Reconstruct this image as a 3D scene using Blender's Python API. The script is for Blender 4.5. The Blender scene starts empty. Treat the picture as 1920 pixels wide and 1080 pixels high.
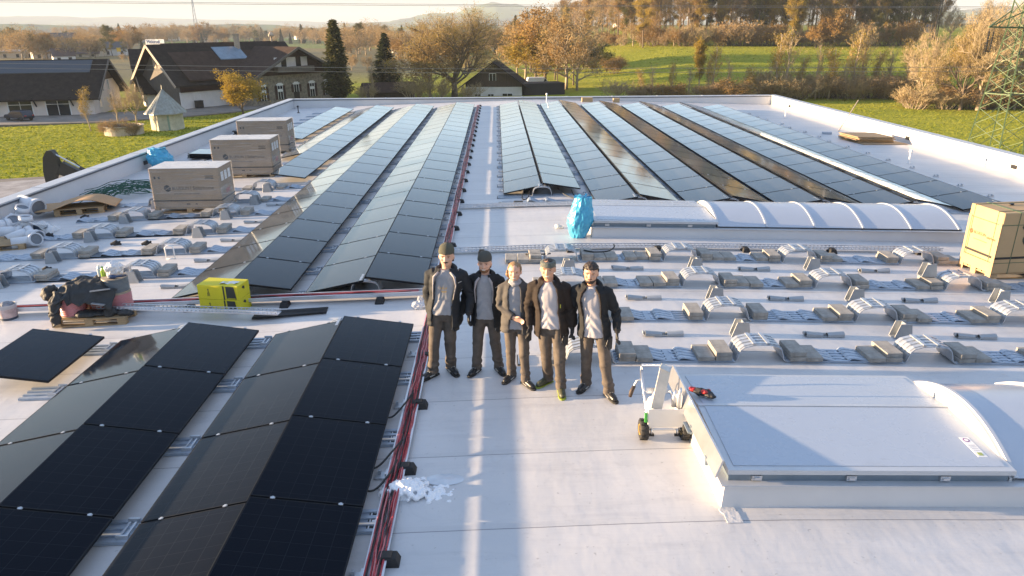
import bpy, math, random
from mathutils import Vector, Matrix, noise as mnoise
R=math.radians
S=bpy.context.scene
C=S.collection
rng=random.Random(7)
# ------------------------------------------------------------------ camera model
IW,IH,F,HC=1920.,1080.,1332.,4.5
def _n(v): return Vector(v).normalized()
_cy=_n((930-960,540-50,F)); _cx=Vector((1,.013,0)); _cx.z=-(_cx.x*_cy.x+_cx.y*_cy.y)/_cy.z; _cx.normalize()
_cz=_cy.cross(_cx)
if _cz.y<0: _cz=-_cz
CAM=Vector((0,0,HC))
def ray(x,y):
    d=Vector((x-960,540-y,F)); return Vector((d.dot(_cx),d.dot(_cy),d.dot(_cz)))
def proj(p):
    p=Vector(p)-CAM; q=_cx*p.x+_cy*p.y+_cz*p.z
    return 960+F*q.x/q.z, 540-F*q.y/q.z
SL=.03; XC=2.3
def zr(X): return -SL*math.sqrt((X-XC)**2+1.44)
def rp(x,y,h=0.):
    """point of the pitched roof (raised by h) seen at a pixel"""
    d=ray(x,y); z=h
    for _ in range(40):
        P=CAM+d*((z-HC)/d.z); z=zr(P.x)+h
    return P
GZ=-8.5
def gp(x,y,z=GZ):
    d=ray(x,y); return CAM+d*((z-HC)/d.z)
def zat(P,ypix):
    """height over P's ground point that lands on image row ypix"""
    lo,hi=-60.,min(400.,abs(P[1])*1.6)
    for _ in range(50):
        m=(lo+hi)/2
        if proj((P[0],P[1],m))[1]>ypix: lo=m
        else: hi=m
    return m
cam=bpy.data.cameras.new('camera'); camo=bpy.data.objects.new('camera',cam); C.objects.link(camo)
cam.sensor_width=36; cam.lens=F/IW*36; cam.clip_start=.1; cam.clip_end=60000
r=Vector((_cx[0],_cy[0],_cz[0])); u=Vector((_cx[1],_cy[1],_cz[1])); f=Vector((_cx[2],_cy[2],_cz[2]))
camo.matrix_world=Matrix(((r.x,u.x,-f.x,0),(r.y,u.y,-f.y,0),(r.z,u.z,-f.z,HC),(0,0,0,1)))
S.camera=camo
# ------------------------------------------------------------------ light
SUN_EL=6.6; SUN_AZ=-2.0
sd=Vector((-math.cos(R(SUN_EL))*math.cos(R(SUN_AZ)),-math.cos(R(SUN_EL))*math.sin(R(SUN_AZ)),math.sin(R(SUN_EL))))
sl=bpy.data.lights.new('sun','SUN'); sl.energy=5.0; sl.angle=R(.5); sl.color=(1,.71,.42)
so=bpy.data.objects.new('sun',sl); C.objects.link(so); so.rotation_euler=sd.to_track_quat('Z','Y').to_euler(); so.location=sd*50
W=bpy.data.worlds.new('World'); S.world=W; W.use_nodes=True
nt=W.node_tree; bg=nt.nodes['Background']
sky=nt.nodes.new('ShaderNodeTexSky'); sky.sky_type='NISHITA'; sky.sun_disc=False
sky.sun_elevation=R(SUN_EL); sky.sun_rotation=math.atan2(sd.x,sd.y)
sky.air_density=1.0; sky.dust_density=0.6; sky.ozone_density=3.0; sky.altitude=450
hs=nt.nodes.new('ShaderNodeHueSaturation'); hs.inputs['Saturation'].default_value=.66
# gentle shoulder so that the horizon next to the low sun does not burn out
rl=nt.nodes.new('ShaderNodeRGBToBW'); ma=nt.nodes.new('ShaderNodeMath'); ma.operation='MULTIPLY_ADD'; ma.inputs[1].default_value=.84; ma.inputs[2].default_value=.12
dv=nt.nodes.new('ShaderNodeVectorMath'); dv.operation='DIVIDE'; cv=nt.nodes.new('ShaderNodeCombineXYZ')
nt.links.new(sky.outputs[0],hs.inputs['Color']); nt.links.new(hs.outputs[0],rl.inputs[0]); nt.links.new(rl.outputs[0],ma.inputs[0])
for i in range(3): nt.links.new(ma.outputs[0],cv.inputs[i])
mr=nt.nodes.new('ShaderNodeMapRange'); mr.inputs[1].default_value=.0; mr.inputs[2].default_value=.15; mr.inputs[3].default_value=.75; mr.inputs[4].default_value=0; tcw=nt.nodes.new('ShaderNodeTexCoord'); szw=nt.nodes.new('ShaderNodeSeparateXYZ'); nt.links.new(tcw.outputs['Generated'],szw.inputs[0]); nt.links.new(szw.outputs[2],mr.inputs[0])
gy=nt.nodes.new('ShaderNodeCombineXYZ')
for i in range(3): nt.links.new(rl.outputs[0],gy.inputs[i])
hzm=nt.nodes.new('ShaderNodeMix'); hzm.data_type='VECTOR'; nt.links.new(mr.outputs[0],hzm.inputs[0]); nt.links.new(hs.outputs[0],hzm.inputs[4]); nt.links.new(gy.outputs[0],hzm.inputs[5])
nt.links.new(hzm.outputs[1],dv.inputs[0]); nt.links.new(cv.outputs[0],dv.inputs[1]); nt.links.new(dv.outputs[0],bg.inputs[0])
bg.inputs[1].default_value=.115
S.view_settings.view_transform='Standard'; S.view_settings.look='None'; S.view_settings.exposure=2.47; S.view_settings.gamma=1
S.render.engine='CYCLES'
try:
    S.cycles.use_denoising=True; S.cycles.denoiser='OPENIMAGEDENOISE'
    S.cycles.max_bounces=6; S.cycles.diffuse_bounces=3; S.cycles.glossy_bounces=3; S.cycles.transparent_max_bounces=6; S.cycles.volume_bounces=0
    S.cycles.sample_clamp_indirect=6
except Exception as e: print(e)
# ------------------------------------------------------------------ materials
MATS={}
def mat(name,col,rough=.7,metal=0.,var=.12,scale=8.,bump=0.,bscale=40.,spec=.5,col2=None,stretch=None,alpha=1.,detail=4.,trans=0.):
    if name in MATS: return MATS[name]
    m=bpy.data.materials.new(name); m.use_nodes=True; MATS[name]=m
    t=m.node_tree; b=t.nodes['Principled BSDF']
    b.inputs['Roughness'].default_value=rough; b.inputs['Metallic'].default_value=metal
    b.inputs['Specular IOR Level'].default_value=spec
    if trans: b.inputs['Transmission Weight'].default_value=trans
    if alpha<1: b.inputs['Alpha'].default_value=alpha
    tc=t.nodes.new('ShaderNodeTexCoord'); mp=t.nodes.new('ShaderNodeMapping'); t.links.new(tc.outputs['Object'],mp.inputs[0])
    if stretch: mp.inputs['Scale'].default_value=stretch
    nz=t.nodes.new('ShaderNodeTexNoise'); nz.inputs['Scale'].default_value=scale; nz.inputs['Detail'].default_value=detail; nz.inputs['Roughness'].default_value=.65
    t.links.new(mp.outputs[0],nz.inputs['Vector'])
    cr=t.nodes.new('ShaderNodeValToRGB'); cr.color_ramp.elements[0].position=.28; cr.color_ramp.elements[1].position=.72
    a=[c*(1-var) for c in col]; d=[min(1,c*(1+var)) for c in (col2 or col)]
    if col2: a=list(col); d=list(col2)
    cr.color_ramp.elements[0].color=(*a,1); cr.color_ramp.elements[1].color=(*d,1)
    t.links.new(nz.outputs[0],cr.inputs[0]); t.links.new(cr.outputs[0],b.inputs['Base Color'])
    if bump:
        n2=t.nodes.new('ShaderNodeTexNoise'); n2.inputs['Scale'].default_value=bscale; n2.inputs['Detail'].default_value=3
        t.links.new(mp.outputs[0],n2.inputs['Vector'])
        bp=t.nodes.new('ShaderNodeBump'); bp.inputs['Strength'].default_value=bump; bp.inputs['Distance'].default_value=.02
        t.links.new(n2.outputs[0],bp.inputs['Height']); t.links.new(bp.outputs[0],b.inputs['Normal'])
    return m
def mth(t,op,a,b=None,c=None):
    n=t.nodes.new('ShaderNodeMath'); n.operation=op
    for i,v in enumerate((a,b,c)):
        if v is None: continue
        if isinstance(v,(int,float)): n.inputs[i].default_value=v
        else: t.links.new(v,n.inputs[i])
    return n.outputs[0]
def mixc(t,fac,a,b):
    n=t.nodes.new('ShaderNodeMix'); n.data_type='RGBA'
    if isinstance(fac,(int,float)): n.inputs[0].default_value=fac
    else: t.links.new(fac,n.inputs[0])
    for i,v in ((6,a),(7,b)):
        if isinstance(v,tuple): n.inputs[i].default_value=(*v,1)
        else: t.links.new(v,n.inputs[i])
    return n.outputs[2]
def noi(t,vec,scale,detail=4,rough=.6,stretch=None):
    if stretch:
        mp=t.nodes.new('ShaderNodeMapping'); mp.inputs['Scale'].default_value=stretch; t.links.new(vec,mp.inputs[0]); vec=mp.outputs[0]
    n=t.nodes.new('ShaderNodeTexNoise'); n.inputs['Scale'].default_value=scale; n.inputs['Detail'].default_value=detail; n.inputs['Roughness'].default_value=rough
    t.links.new(vec,n.inputs['Vector']); return n.outputs[0]
def rng_(t,v,a,b,c=0.,d=1.):
    n=t.nodes.new('ShaderNodeMapRange'); n.inputs[1].default_value=a; n.inputs[2].default_value=b; n.inputs[3].default_value=c; n.inputs[4].default_value=d
    t.links.new(v,n.inputs[0]); return n.outputs[0]
def newmat(name):
    m=bpy.data.materials.new(name); m.use_nodes=True; MATS[name]=m
    t=m.node_tree; tc=t.nodes.new('ShaderNodeTexCoord'); return m,t,t.nodes['Principled BSDF'],tc.outputs['Object']
def sepxyz(t,v):
    n=t.nodes.new('ShaderNodeSeparateXYZ'); t.links.new(v,n.inputs[0]); return n.outputs
def bumpn(t,h,strength,dist,b):
    bp=t.nodes.new('ShaderNodeBump'); bp.inputs['Strength'].default_value=strength; bp.inputs['Distance'].default_value=dist
    t.links.new(h,bp.inputs['Height']); t.links.new(bp.outputs[0],b.inputs['Normal'])
# roof membrane: light grey sheets welded every 1.28 m, with stains, scuffs and ripples
def membrane():
    m,t,b,o=newmat('membrane'); x,y,z=sepxyz(t,o)
    big=noi(t,o,.55,5,.6); fine=noi(t,o,6,6,.7); stre=noi(t,o,1.3,5,.7,(.35,2.6,1))
    base=mixc(t,rng_(t,big,.3,.7),(.50,.50,.51),(.60,.59,.59))
    base=mixc(t,rng_(t,stre,.52,.74,0,.55),base,(.41,.41,.43))
    base=mixc(t,rng_(t,fine,.62,.75,0,.35),base,(.42,.42,.43))
    sp=noi(t,o,23,2,.5); base=mixc(t,rng_(t,sp,.70,.76,0,.55),base,(.27,.27,.27))
    rub=noi(t,o,2.6,6,.75,(1,1.6,1)); base=mixc(t,rng_(t,rub,.60,.70,0,.30),base,(.36,.36,.37))
    base=mixc(t,rng_(t,noi(t,o,.9,3,.5,(.25,1.8,1)),.60,.66,0,.28),base,(.66,.66,.67))
    for sc_,lv_,am_ in ((.75,.52,.09),(1.9,.57,.07)):
        rg_=mth(t,'ABSOLUTE',mth(t,'SUBTRACT',noi(t,o,sc_,3,.5),lv_)); base=mixc(t,rng_(t,rg_,0,.010,am_,0),base,(.33,.33,.33))
    fr=mth(t,'FRACT',mth(t,'DIVIDE',mth(t,'ADD',mth(t,'ADD',y,.72),mth(t,'MULTIPLY',noi(t,o,.7,3),.03)),1.28))
    seam=mth(t,'LESS_THAN',fr,.009)
    lap=mth(t,'LESS_THAN',fr,.07)
    base=mixc(t,mth(t,'MULTIPLY',lap,.10),base,(.35,.35,.36)); base=mixc(t,mth(t,'MULTIPLY',seam,.8),base,(.16,.16,.18))
    t.links.new(base,b.inputs['Base Color'])
    t.links.new(rng_(t,stre,.35,.7,.5,.36),b.inputs['Roughness'])
    b.inputs['Specular IOR Level'].default_value=.35
    h=mth(t,'ADD',mth(t,'ADD',mth(t,'MULTIPLY',noi(t,o,2.2,3,.55,(1,.5,1)),.5),mth(t,'MULTIPLY',noi(t,o,1.6,3,.6,(.35,2.6,1)),.5)),mth(t,'MULTIPLY',lap,.06))
    h=mth(t,'ADD',h,mth(t,'MULTIPLY',fine,.05))
    bumpn(t,h,.35,.05,b); return m
M_MEM=membrane()
M_WALLMEM=mat('wall_membrane',(.60,.60,.61),.42,var=.06,scale=.8,bump=.25,bscale=3)
M_COPE=mat('coping_metal',(.52,.54,.57),.4,metal=.2,var=.06,scale=2)
M_CLAD=mat('cladding',(.45,.46,.48),.5,var=.05)
def panelglass():
    m,t,b,o=newmat('panel_glass'); x,y,z=sepxyz(t,o)
    cx=mth(t,'FRACT',mth(t,'MULTIPLY',x,6/1.10)); cy=mth(t,'FRACT',mth(t,'MULTIPLY',y,9/1.5))
    gx=mth(t,'LESS_THAN',mth(t,'ABSOLUTE',mth(t,'SUBTRACT',cx,.5)),.487); gy=mth(t,'LESS_THAN',mth(t,'ABSOLUTE',mth(t,'SUBTRACT',cy,.5)),.487)
    cell=mth(t,'MULTIPLY',gx,gy)
    fing=mth(t,'LESS_THAN',mth(t,'FRACT',mth(t,'MULTIPLY',y,60)),.12)
    oi=t.nodes.new('ShaderNodeObjectInfo')
    c=mixc(t,cell,(.022,.025,.031),(.007,.009,.014))
    c=mixc(t,mth(t,'MULTIPLY',fing,.35),c,(.02,.024,.03))
    # anti-reflective solar glass: dark head on, mirror-like at grazing angles
    b.inputs['Specular IOR Level'].default_value=0; t.links.new(c,b.inputs['Base Color']); b.inputs['Roughness'].default_value=.5
    gl=t.nodes.new('ShaderNodeBsdfGlossy'); t.links.new(rng_(t,noi(t,o,3,4),.3,.7,.05,.10),gl.inputs['Roughness']); gl.inputs['Color'].default_value=(.90,.96,1,1)
    lw=t.nodes.new('ShaderNodeLayerWeight'); lw.inputs['Blend'].default_value=.5
    fac=mth(t,'MINIMUM',mth(t,'ADD',mth(t,'MULTIPLY',mth(t,'POWER',lw.outputs['Facing'],7.0),2.6),.003),.96)
    mx=t.nodes.new('ShaderNodeMixShader'); t.links.new(fac,mx.inputs[0]); t.links.new(b.outputs[0],mx.inputs[1]); t.links.new(gl.outputs[0],mx.inputs[2])
    du=t.nodes.new('ShaderNodeBsdfDiffuse'); du.inputs['Color'].default_value=(.55,.57,.60,1); m2=t.nodes.new('ShaderNodeMixShader')  # pale dust-like layer at grazing view, put in to brighten the far panels
    df=mth(t,'MULTIPLY',mth(t,'POWER',lw.outputs['Facing'],6.0),rng_(t,noi(t,o,2.3,5,.6),.3,.7,.10,.22)); t.links.new(df,m2.inputs[0]); t.links.new(mx.outputs[0],m2.inputs[1]); t.links.new(du.outputs[0],m2.inputs[2]); mx=m2
    t.links.new(mx.outputs[0],t.nodes['Material Output'].inputs[0])
    return m
M_GLASS=panelglass()
M_PFRAME=mat('panel_frame',(.010,.012,.016),.6,var=.1,spec=.15)
M_ALU=mat('aluminium',(.62,.63,.65),.32,metal=.85,var=.08,scale=5)
M_GALV=mat('galvanised',(.50,.53,.57),.42,metal=.7,var=.18,scale=14)
M_STRIP=mat('rail_coating',(.38,.44,.52),.45,metal=.3,var=.15,scale=6)
M_BLACKP=mat('black_plastic',(.015,.015,.017),.5,var=.2)
M_RUBBER=mat('black_rubber',(.02,.02,.021),.75,var=.3,scale=20)
M_WHITE=mat('white_paint',(.78,.78,.77),.5,var=.05)
M_CONC=mat('paver_concrete',(.30,.285,.26),.9,var=.28,scale=9,bump=.5,bscale=60)
M_WEDGE=mat('wedge_sheet',(.36,.38,.40),.5,metal=.45,var=.1,scale=6)
# ------------------------------------------------------------------ mesh helpers
class MB:
    def __init__(s): s.v=[]; s.f=[]; s.mi=[]; s.cur=0; s.T=None
    def _v(s,p):
        p=Vector(p)
        if s.T: p=s.T@p
        s.v.append(p); return len(s.v)-1
    def add(s,vs,fs):
        k=len(s.v)
        for p in vs: s._v(p)
        for q in fs: s.f.append([k+i for i in q]); s.mi.append(s.cur)
    def mat(s,i): s.cur=i; return s
    def box(s,c,d,rz=0.,ry=0.,rx=0.,taper=1.):
        hx,hy,hz=d[0]/2,d[1]/2,d[2]/2
        M=Matrix.Translation(c)@Matrix.Rotation(rz,4,'Z')@Matrix.Rotation(ry,4,'Y')@Matrix.Rotation(rx,4,'X')
        vs=[M@Vector((a*hx*(taper if g>0 else 1),e*hy*(taper if g>0 else 1),g*hz)) for g in (-1,1) for a,e in ((-1,-1),(1,-1),(1,1),(-1,1))]
        s.add(vs,[(3,2,1,0),(4,5,6,7),(0,1,5,4),(1,2,6,5),(2,3,7,6),(3,0,4,7)]); return s
    def bar(s,a,b,w,h=None,up=(0,0,1)):
        a,b=Vector(a),Vector(b); d=(b-a); L=d.length
        if L<1e-6: return s
        d/=L; sx=d.cross(Vector(up))
        if sx.length<1e-4: sx=d.cross(Vector((0,1,0)))
        sx.normalize(); sy=sx.cross(d); h=h or w
        vs=[p+sx*i*w/2+sy*j*h/2 for p in (a,b) for i,j in ((-1,-1),(1,-1),(1,1),(-1,1))]
        s.add(vs,[(3,2,1,0),(4,5,6,7),(0,1,5,4),(1,2,6,5),(2,3,7,6),(3,0,4,7)]); return s
    def tube(s,path,rad,n=8,cap=True,flat=1.):
        path=[Vector(p) for p in path]; m=len(path)
        if not hasattr(rad,'__len__'): rad=[rad]*m
        up=None; rings=[]
        for i,p in enumerate(path):
            d=(path[min(i+1,m-1)]-path[max(i-1,0)])
            if d.length<1e-9: d=Vector((0,0,1))
            d.normalize()
            if up is None:
                up=Vector((0,0,1)) if abs(d.z)<.9 else Vector((0,1,0))
            sx=d.cross(up)
            if sx.length<1e-5: sx=d.orthogonal()
            sx.normalize(); up=sx.cross(d).normalized()
            rings.append([p+(sx*math.cos(6.28318*j/n)+up*flat*math.sin(6.28318*j/n))*rad[i] for j in range(n)])
        vs=[q for rr in rings for q in rr]; fs=[]
        for i in range(m-1):
            for j in range(n):
                a=i*n+j; b=i*n+(j+1)%n; fs.append((a,b,b+n,a+n))
        if cap: fs.append(tuple(range(n-1,-1,-1))); fs.append(tuple((m-1)*n+j for j in range(n)))
        s.add(vs,fs); return s
    def lathe(s,prof,c=(0,0,0),n=20,axis='Z'):
        vs=[];fs=[];m=len(prof)
        for i,(r_,z) in enumerate(prof):
            for j in range(n):
                a=6.283185*j/n; p=(r_*math.cos(a),r_*math.sin(a),z)
                if axis=='X': p=(p[2],p[0],p[1])
                if axis=='Y': p=(p[0],p[2],p[1])
                vs.append(Vector(c)+Vector(p))
        for i in range(m-1):
            for j in range(n):
                a=i*n+j; b=i*n+(j+1)%n; fs.append((a,b,b+n,a+n))
        fs.append(tuple(range(n-1,-1,-1))); fs.append(tuple((m-1)*n+j for j in range(n)))
        s.add(vs,fs); return s
    def prism(s,poly,h0,h1,axis='Z'):
        n=len(poly)
        def P(a,b,h):
            return {'Z':(a,b,h),'Y':(a,h,b),'X':(h,a,b)}[axis]
        vs=[P(a,b,h0) for a,b in poly]+[P(a,b,h1) for a,b in poly]
        fs=[tuple(range(n-1,-1,-1)),tuple(range(n,2*n))]+[(i,(i+1)%n,(i+1)%n+n,i+n) for i in range(n)]
        s.add(vs,fs); return s
    def grid(s,fn,nu,nv):
        vs=[fn(i/nu,j/nv) for j in range(nv+1) for i in range(nu+1)]
        fs=[(j*(nu+1)+i,j*(nu+1)+i+1,(j+1)*(nu+1)+i+1,(j+1)*(nu+1)+i) for j in range(nv) for i in range(nu)]
        s.add(vs,fs); return s
    def sheet(s,pts,w0,w1,thick,axis='Y'):
        """ribbon: profile pts (a,z) extruded over w0..w1 with thickness"""
        n=len(pts); nr=[]
        for i in range(n):
            a=Vector(pts[max(i-1,0)]); b=Vector(pts[min(i+1,n-1)]); d=(b-a).normalized(); nr.append(Vector((-d.y,d.x)))
        lo=[(p[0],p[1]) for p in pts]; hi=[(p[0]+q.x*thick,p[1]+q.y*thick) for p,q in zip(pts,nr)]
        for i in range(n-1):
            s.prism([lo[i],lo[i+1],hi[i+1],hi[i]],w0,w1,axis)
        return s
    def build(s,name,mats,parent=None,smooth=False,loc=None,rot=None,bevel=0.,weld=False,auto=None):
        me=bpy.data.meshes.new(name)
        me.from_pydata([tuple(v) for v in s.v],[],s.f)
        if not isinstance(mats,(list,tuple)): mats=[mats]
        for m in mats: me.materials.append(m)
        if len(mats)>1: me.polygons.foreach_set('material_index',s.mi)
        if smooth: me.polygons.foreach_set('use_smooth',[True]*len(s.f))
        me.update(); 
        import bmesh
        bm=bmesh.new(); bm.from_mesh(me)
        if weld: bmesh.ops.remove_doubles(bm,verts=bm.verts,dist=1e-4)
        if bevel:
            es=[e for e in bm.edges if len(e.link_faces)==2 and e.calc_face_angle(0)>.6]
            bmesh.ops.bevel(bm,geom=es,offset=bevel,segments=1,affect='EDGES')
        if len(s.f)<60000: bmesh.ops.recalc_face_normals(bm,faces=bm.faces)
        bm.to_mesh(me); bm.free()
        o=bpy.data.objects.new(name,me); C.objects.link(o)
        if parent: o.parent=parent
        if loc is not None: o.location=loc
        if rot is not None: o.rotation_euler=rot
        if auto:
            me.polygons.foreach_set('use_smooth',[True]*len(me.polygons))
            try: me.set_sharp_from_angle(angle=R(auto))
            except Exception: pass
        return o
def tag(o,label=None,cat=None,group=None,kind=None):
    if label: o['label']=label
    if cat: o['category']=cat
    if group: o['group']=group
    if kind: o['kind']=kind
    return o
def thing(name,label,cat,loc=(0,0,0),rz=0.,group=None,rx=0.,ry=0.):
    o=bpy.data.objects.new(name,None); C.objects.link(o); o.location=loc; o.rotation_euler=(rx,ry,rz); o.empty_display_size=.1
    return tag(o,label,cat,group)
KIDS={}
def kids(o): return [c for c in o.children]
def dup(root,loc,rz=None,label=None,group=None,scale=None,rot=None,shallow=False):
    c=root.copy(); C.objects.link(c); c.location=loc
    if rz is not None: c.rotation_euler.z=rz
    if rot is not None: c.rotation_euler=rot
    if label: c['label']=label
    if group: c['group']=group
    if scale is not None: c.scale=scale if hasattr(scale,'__len__') else (scale,)*3
    if not shallow:
        for k in root.children:
            d=k.copy(); C.objects.link(d); d.parent=c
            for g in k.children:
                e=g.copy(); C.objects.link(e); e.parent=d
    return c
ORD=['first','second','third','fourth','fifth','sixth','seventh','eighth','ninth','tenth','eleventh','twelfth','thirteenth','fourteenth','fifteenth','sixteenth','seventeenth','eighteenth','nineteenth','twentieth','twenty-first','twenty-second','twenty-third','twenty-fourth']
# ------------------------------------------------------------------ warehouse under the roof
XL,XR,YF,YB=-13.35,18.2,-6.,48.2; PT=.13
wh=thing('warehouse','large flat-roofed warehouse with a white membrane roof and low parapets','building',(0,0,GZ))
b=MB()
def roofz(x,y): return (x,y,zr(x)-GZ)
xs=[XL,XC,XR]
b.grid(lambda u_,v_: roofz(XL+(XC-XL)*u_,YF+(YB-YF)*v_),30,20)
b.grid(lambda u_,v_: roofz(XC+(XR-XC)*u_,YF+(YB-YF)*v_),30,20)
b.build('roof',M_MEM,wh,weld=True)
pw=.38
def parap(x0,x1,y0,y1):
    z0=zr(XL)-.1-GZ; z1=PT-.04-GZ
    return MB().box(((x0+x1)/2,(y0+y1)/2,(z0+z1)/2),(x1-x0,y1-y0,z1-z0))
def coping(x0,x1,y0,y1):
    m=MB().box(((x0+x1)/2,(y0+y1)/2,PT-.02-GZ),(x1-x0+.05,y1-y0+.05,.04))
    return m
for nm,(x0,x1,y0,y1) in {'left':(XL-pw,XL,YF,YB+pw),'right':(XR,XR+pw,YF,YB+pw),'back':(XL,XR,YB,YB+pw)}.items():
    p=parap(x0,x1,y0,y1).build('parapet',M_WALLMEM,wh)
    c=coping(x0,x1,y0,y1)
    # raised lap plates where coping lengths meet
    n=int(max(x1-x0,y1-y0)/3)
    for i in range(1,n):
        if nm=='back': c.box((x0+i*3.0,(y0+y1)/2,PT+.003-GZ),(.12,y1-y0+.06,.012))
        else: c.box(((x0+x1)/2,y0+i*3.0,PT+.003-GZ),(x1-x0+.06,.12,.012))
    q=c.build('coping',M_COPE,p)
    if nm!='right':
        # dark drip strip under the inner edge of the coping
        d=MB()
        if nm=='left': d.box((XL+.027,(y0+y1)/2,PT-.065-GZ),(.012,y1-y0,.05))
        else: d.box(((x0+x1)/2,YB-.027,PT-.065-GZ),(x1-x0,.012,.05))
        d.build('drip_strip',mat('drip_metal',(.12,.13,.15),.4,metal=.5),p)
w=MB()
for x0,x1,y0,y1 in ((XL-pw,XR+pw,YF-.3,YF),(XL-pw,XL-pw+.3,YF,YB+pw-.3),(XR+pw-.3,XR+pw,YF,YB+pw-.3),(XL-pw,XR+pw,YB+pw-.3,YB+pw)):
    w.box(((x0+x1)/2,(y0+y1)/2,3.9),(x1-x0,y1-y0,7.8))
w.build('wall',M_CLAD,wh)
# scuppers in the parapets
for P in ((XL+.012,27.2),(XL+.012,20.5),(XR-.012,45.),(XR-.012,31.5),(XR-.012,24.6)):
    MB().box((P[0],P[1],zr(XL)+.22-GZ),(.02,.3,.14)).build('scupper',M_BLACKP,wh)
# ------------------------------------------------------------------ solar panels
PL,PWD,PT_=1.505,1.095,.035; PITCH=1.53
RIDGES=[1.25+2.47*k for k in range(6)]; RL=[-2.47,-4.92,-7.36,-9.8]
TOPR,LOWR=.375,.197   # slopes that fall to the right
TOPL,LOWL=.305,.115   # slopes that fall to the left
def slope_tf(ridge,side):
    xt=ridge+side*.035; xl=ridge+side*1.085
    zt,zl=(TOPR,LOWR) if side>0 else (TOPL,LOWL)
    zt+=zr(xt); zl+=zr(xl)
    ang=math.atan2(zt-zl,abs(xl-xt))
    return (xt+xl)/2,(zt+zl)/2,(ang if side>0 else -ang)
g=MB().box((0,0,0),(PWD-.024,PL-.024,.006))
fm=MB()
for s_ in (-1,1):
    fm.box((s_*(PWD/2-.006),0,-.0135),(.012,PL,.035)); fm.box((0,s_*(PL/2-.006),-.0135),(PWD-.024,.012,.035))
fm.box((0,0,-.028),(PWD-.024,PL-.024,.004))
p0=g.build('solar_panel',M_GLASS); fo=fm.build('frame',M_PFRAME,p0)
cl=MB().box((0,0,0),(.045,.022,.010)).box((0,0,.005),(.022,.036,.004))
c0=cl.build('clamp',M_GALV,p0,loc=(.33,PL/2+.012,.006)); c1=c0.copy(); C.objects.link(c1); c1.parent=p0; c1.location.x=-.33
far0=p0.copy(); C.objects.link(far0)
f2=fo.copy(); C.objects.link(f2); f2.parent=far0
first={'n':True,'f':True}; NP=0
def row(ridge,side,ynear,n,where,start,near=6):
    global NP
    cx_,cz_,an=slope_tf(ridge,side)
    for i in range(n):
        y=ynear+PITCH*(i+.5)
        lab=f'black panel, {ORD[i]} from {start}, {where}'
        k='n' if (i<near and y<22) else 'f'
        src=p0 if k=='n' else far0
        loc=(cx_,y,cz_); rot=(rng.uniform(-.002,.002),an+rng.uniform(-.0025,.0025),0)
        if first[k]: o=src; o.location=loc; o.rotation_euler=rot; first[k]=False; tag(o,lab,'solar panel','solar panels of the roof array')
        else: o=dup(src,loc,rot=rot,label=lab,group='solar panels of the roof array')
        o['category']='solar panel'; NP+=1
YN=12.28; YE=YN+21*PITCH; YFL=10.43
def flrow(ridge,side,n,where):
    global NP
    cx_,cz_,an=slope_tf(ridge,side)
    for i in range(n):
        loc=(cx_,YFL-PITCH*(i+.5),cz_); rot=(0,an,0)
        lab=f'black panel, {ORD[i]} from the rear, {where}'
        if first['n']: o=p0; o.location=loc; o.rotation_euler=rot; first['n']=False; tag(o,lab,'solar panel','solar panels of the roof array')
        else: o=dup(p0,loc,rot=rot,label=lab,group='solar panels of the roof array')
        o['category']='solar panel'; NP+=1
flrow(RL[0],1,5,'front block slope along the red cable tray')
flrow(RL[0],-1,5,'front block slope second from the cable tray')
flrow(RL[1],1,5,'front block slope third from the cable tray')
flrow(RL[1],-1,4,'front block slope fourth from the cable tray')
flrow(RL[2],1,1,'front block slope farthest from the cable tray')
row(RL[0],1,YN,21,'rear block slope along the red cable tray','the front')
row(RL[0],-1,YN,21,'rear block slope second from the cable tray','the front')
row(RL[1],1,YN,21,'rear block slope third from the cable tray','the front')
row(RL[1],-1,YN,21,'rear block slope fourth from the cable tray','the front')
row(RL[2],1,YE-14*PITCH,14,'rear block slope fifth from the cable tray','the front')
row(RL[2],-1,YE-11*PITCH,11,'rear block slope beside the wrapped pallet boxes','the front')
row(RL[3],1,YE-8*PITCH,8,'outermost slope by the shaded parapet','the front')
row(RIDGES[0],-1,YE-16*PITCH,16,'far slope bordering the open walkway','the front')
row(RIDGES[0],1,YE-16*PITCH,16,'far slope second from the walkway','the front')
names=['third','fourth','fifth','sixth','seventh','eighth','ninth','tenth']
q_=0
for k in range(1,5):
    for s_ in (-1,1):
        row(RIDGES[k],s_,YE-17*PITCH,17,f'far slope {names[q_]} from the walkway','the skylight'); q_+=1
row(RIDGES[5],-1,YE-17*PITCH,17,'far slope along the sunlit parapet','the skylight')
print('panels',NP)
# ------------------------------------------------------------------ mounting rails
def strip_mesh(x0,x1,wd=.42,ribs=4):
    m=MB(); L=x1-x0; n=max(1,int(L/2.4))
    for i in range(n):
        a=x0+L*i/n; e=x0+L*(i+1)/n
        za,ze=zr(a),zr(e); 
        def q(xx,yy,zz): return (xx,yy,zz+(za if xx==a else ze))
        def bb(y0,y1,z0,z1):
            m.add([q(a,y0,z0),q(e,y0,z0),q(e,y1,z0),q(a,y1,z0),q(a,y0,z1),q(e,y0,z1),q(e,y1,z1),q(a,y1,z1)],
                  [(3,2,1,0),(4,5,6,7),(0,1,5,4),(1,2,6,5),(2,3,7,6),(3,0,4,7)])
        bb(-wd/2,wd/2,.006,.016)
        for k in range(ribs+1):
            y=-wd/2+.03+(wd-.06)*k/ribs
            bb(y-.022,y+.022,.017,.036)
    return m
ap=[(-.40,.012),(-.355,.018),(-.33,.05),(-.315,.12),(-.29,.19),(-.24,.235),(-.13,.262),(0,.27),(.13,.262),(.24,.235),(.29,.19),(.315,.12),(.33,.05),(.355,.018),(.40,.012)]
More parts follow.
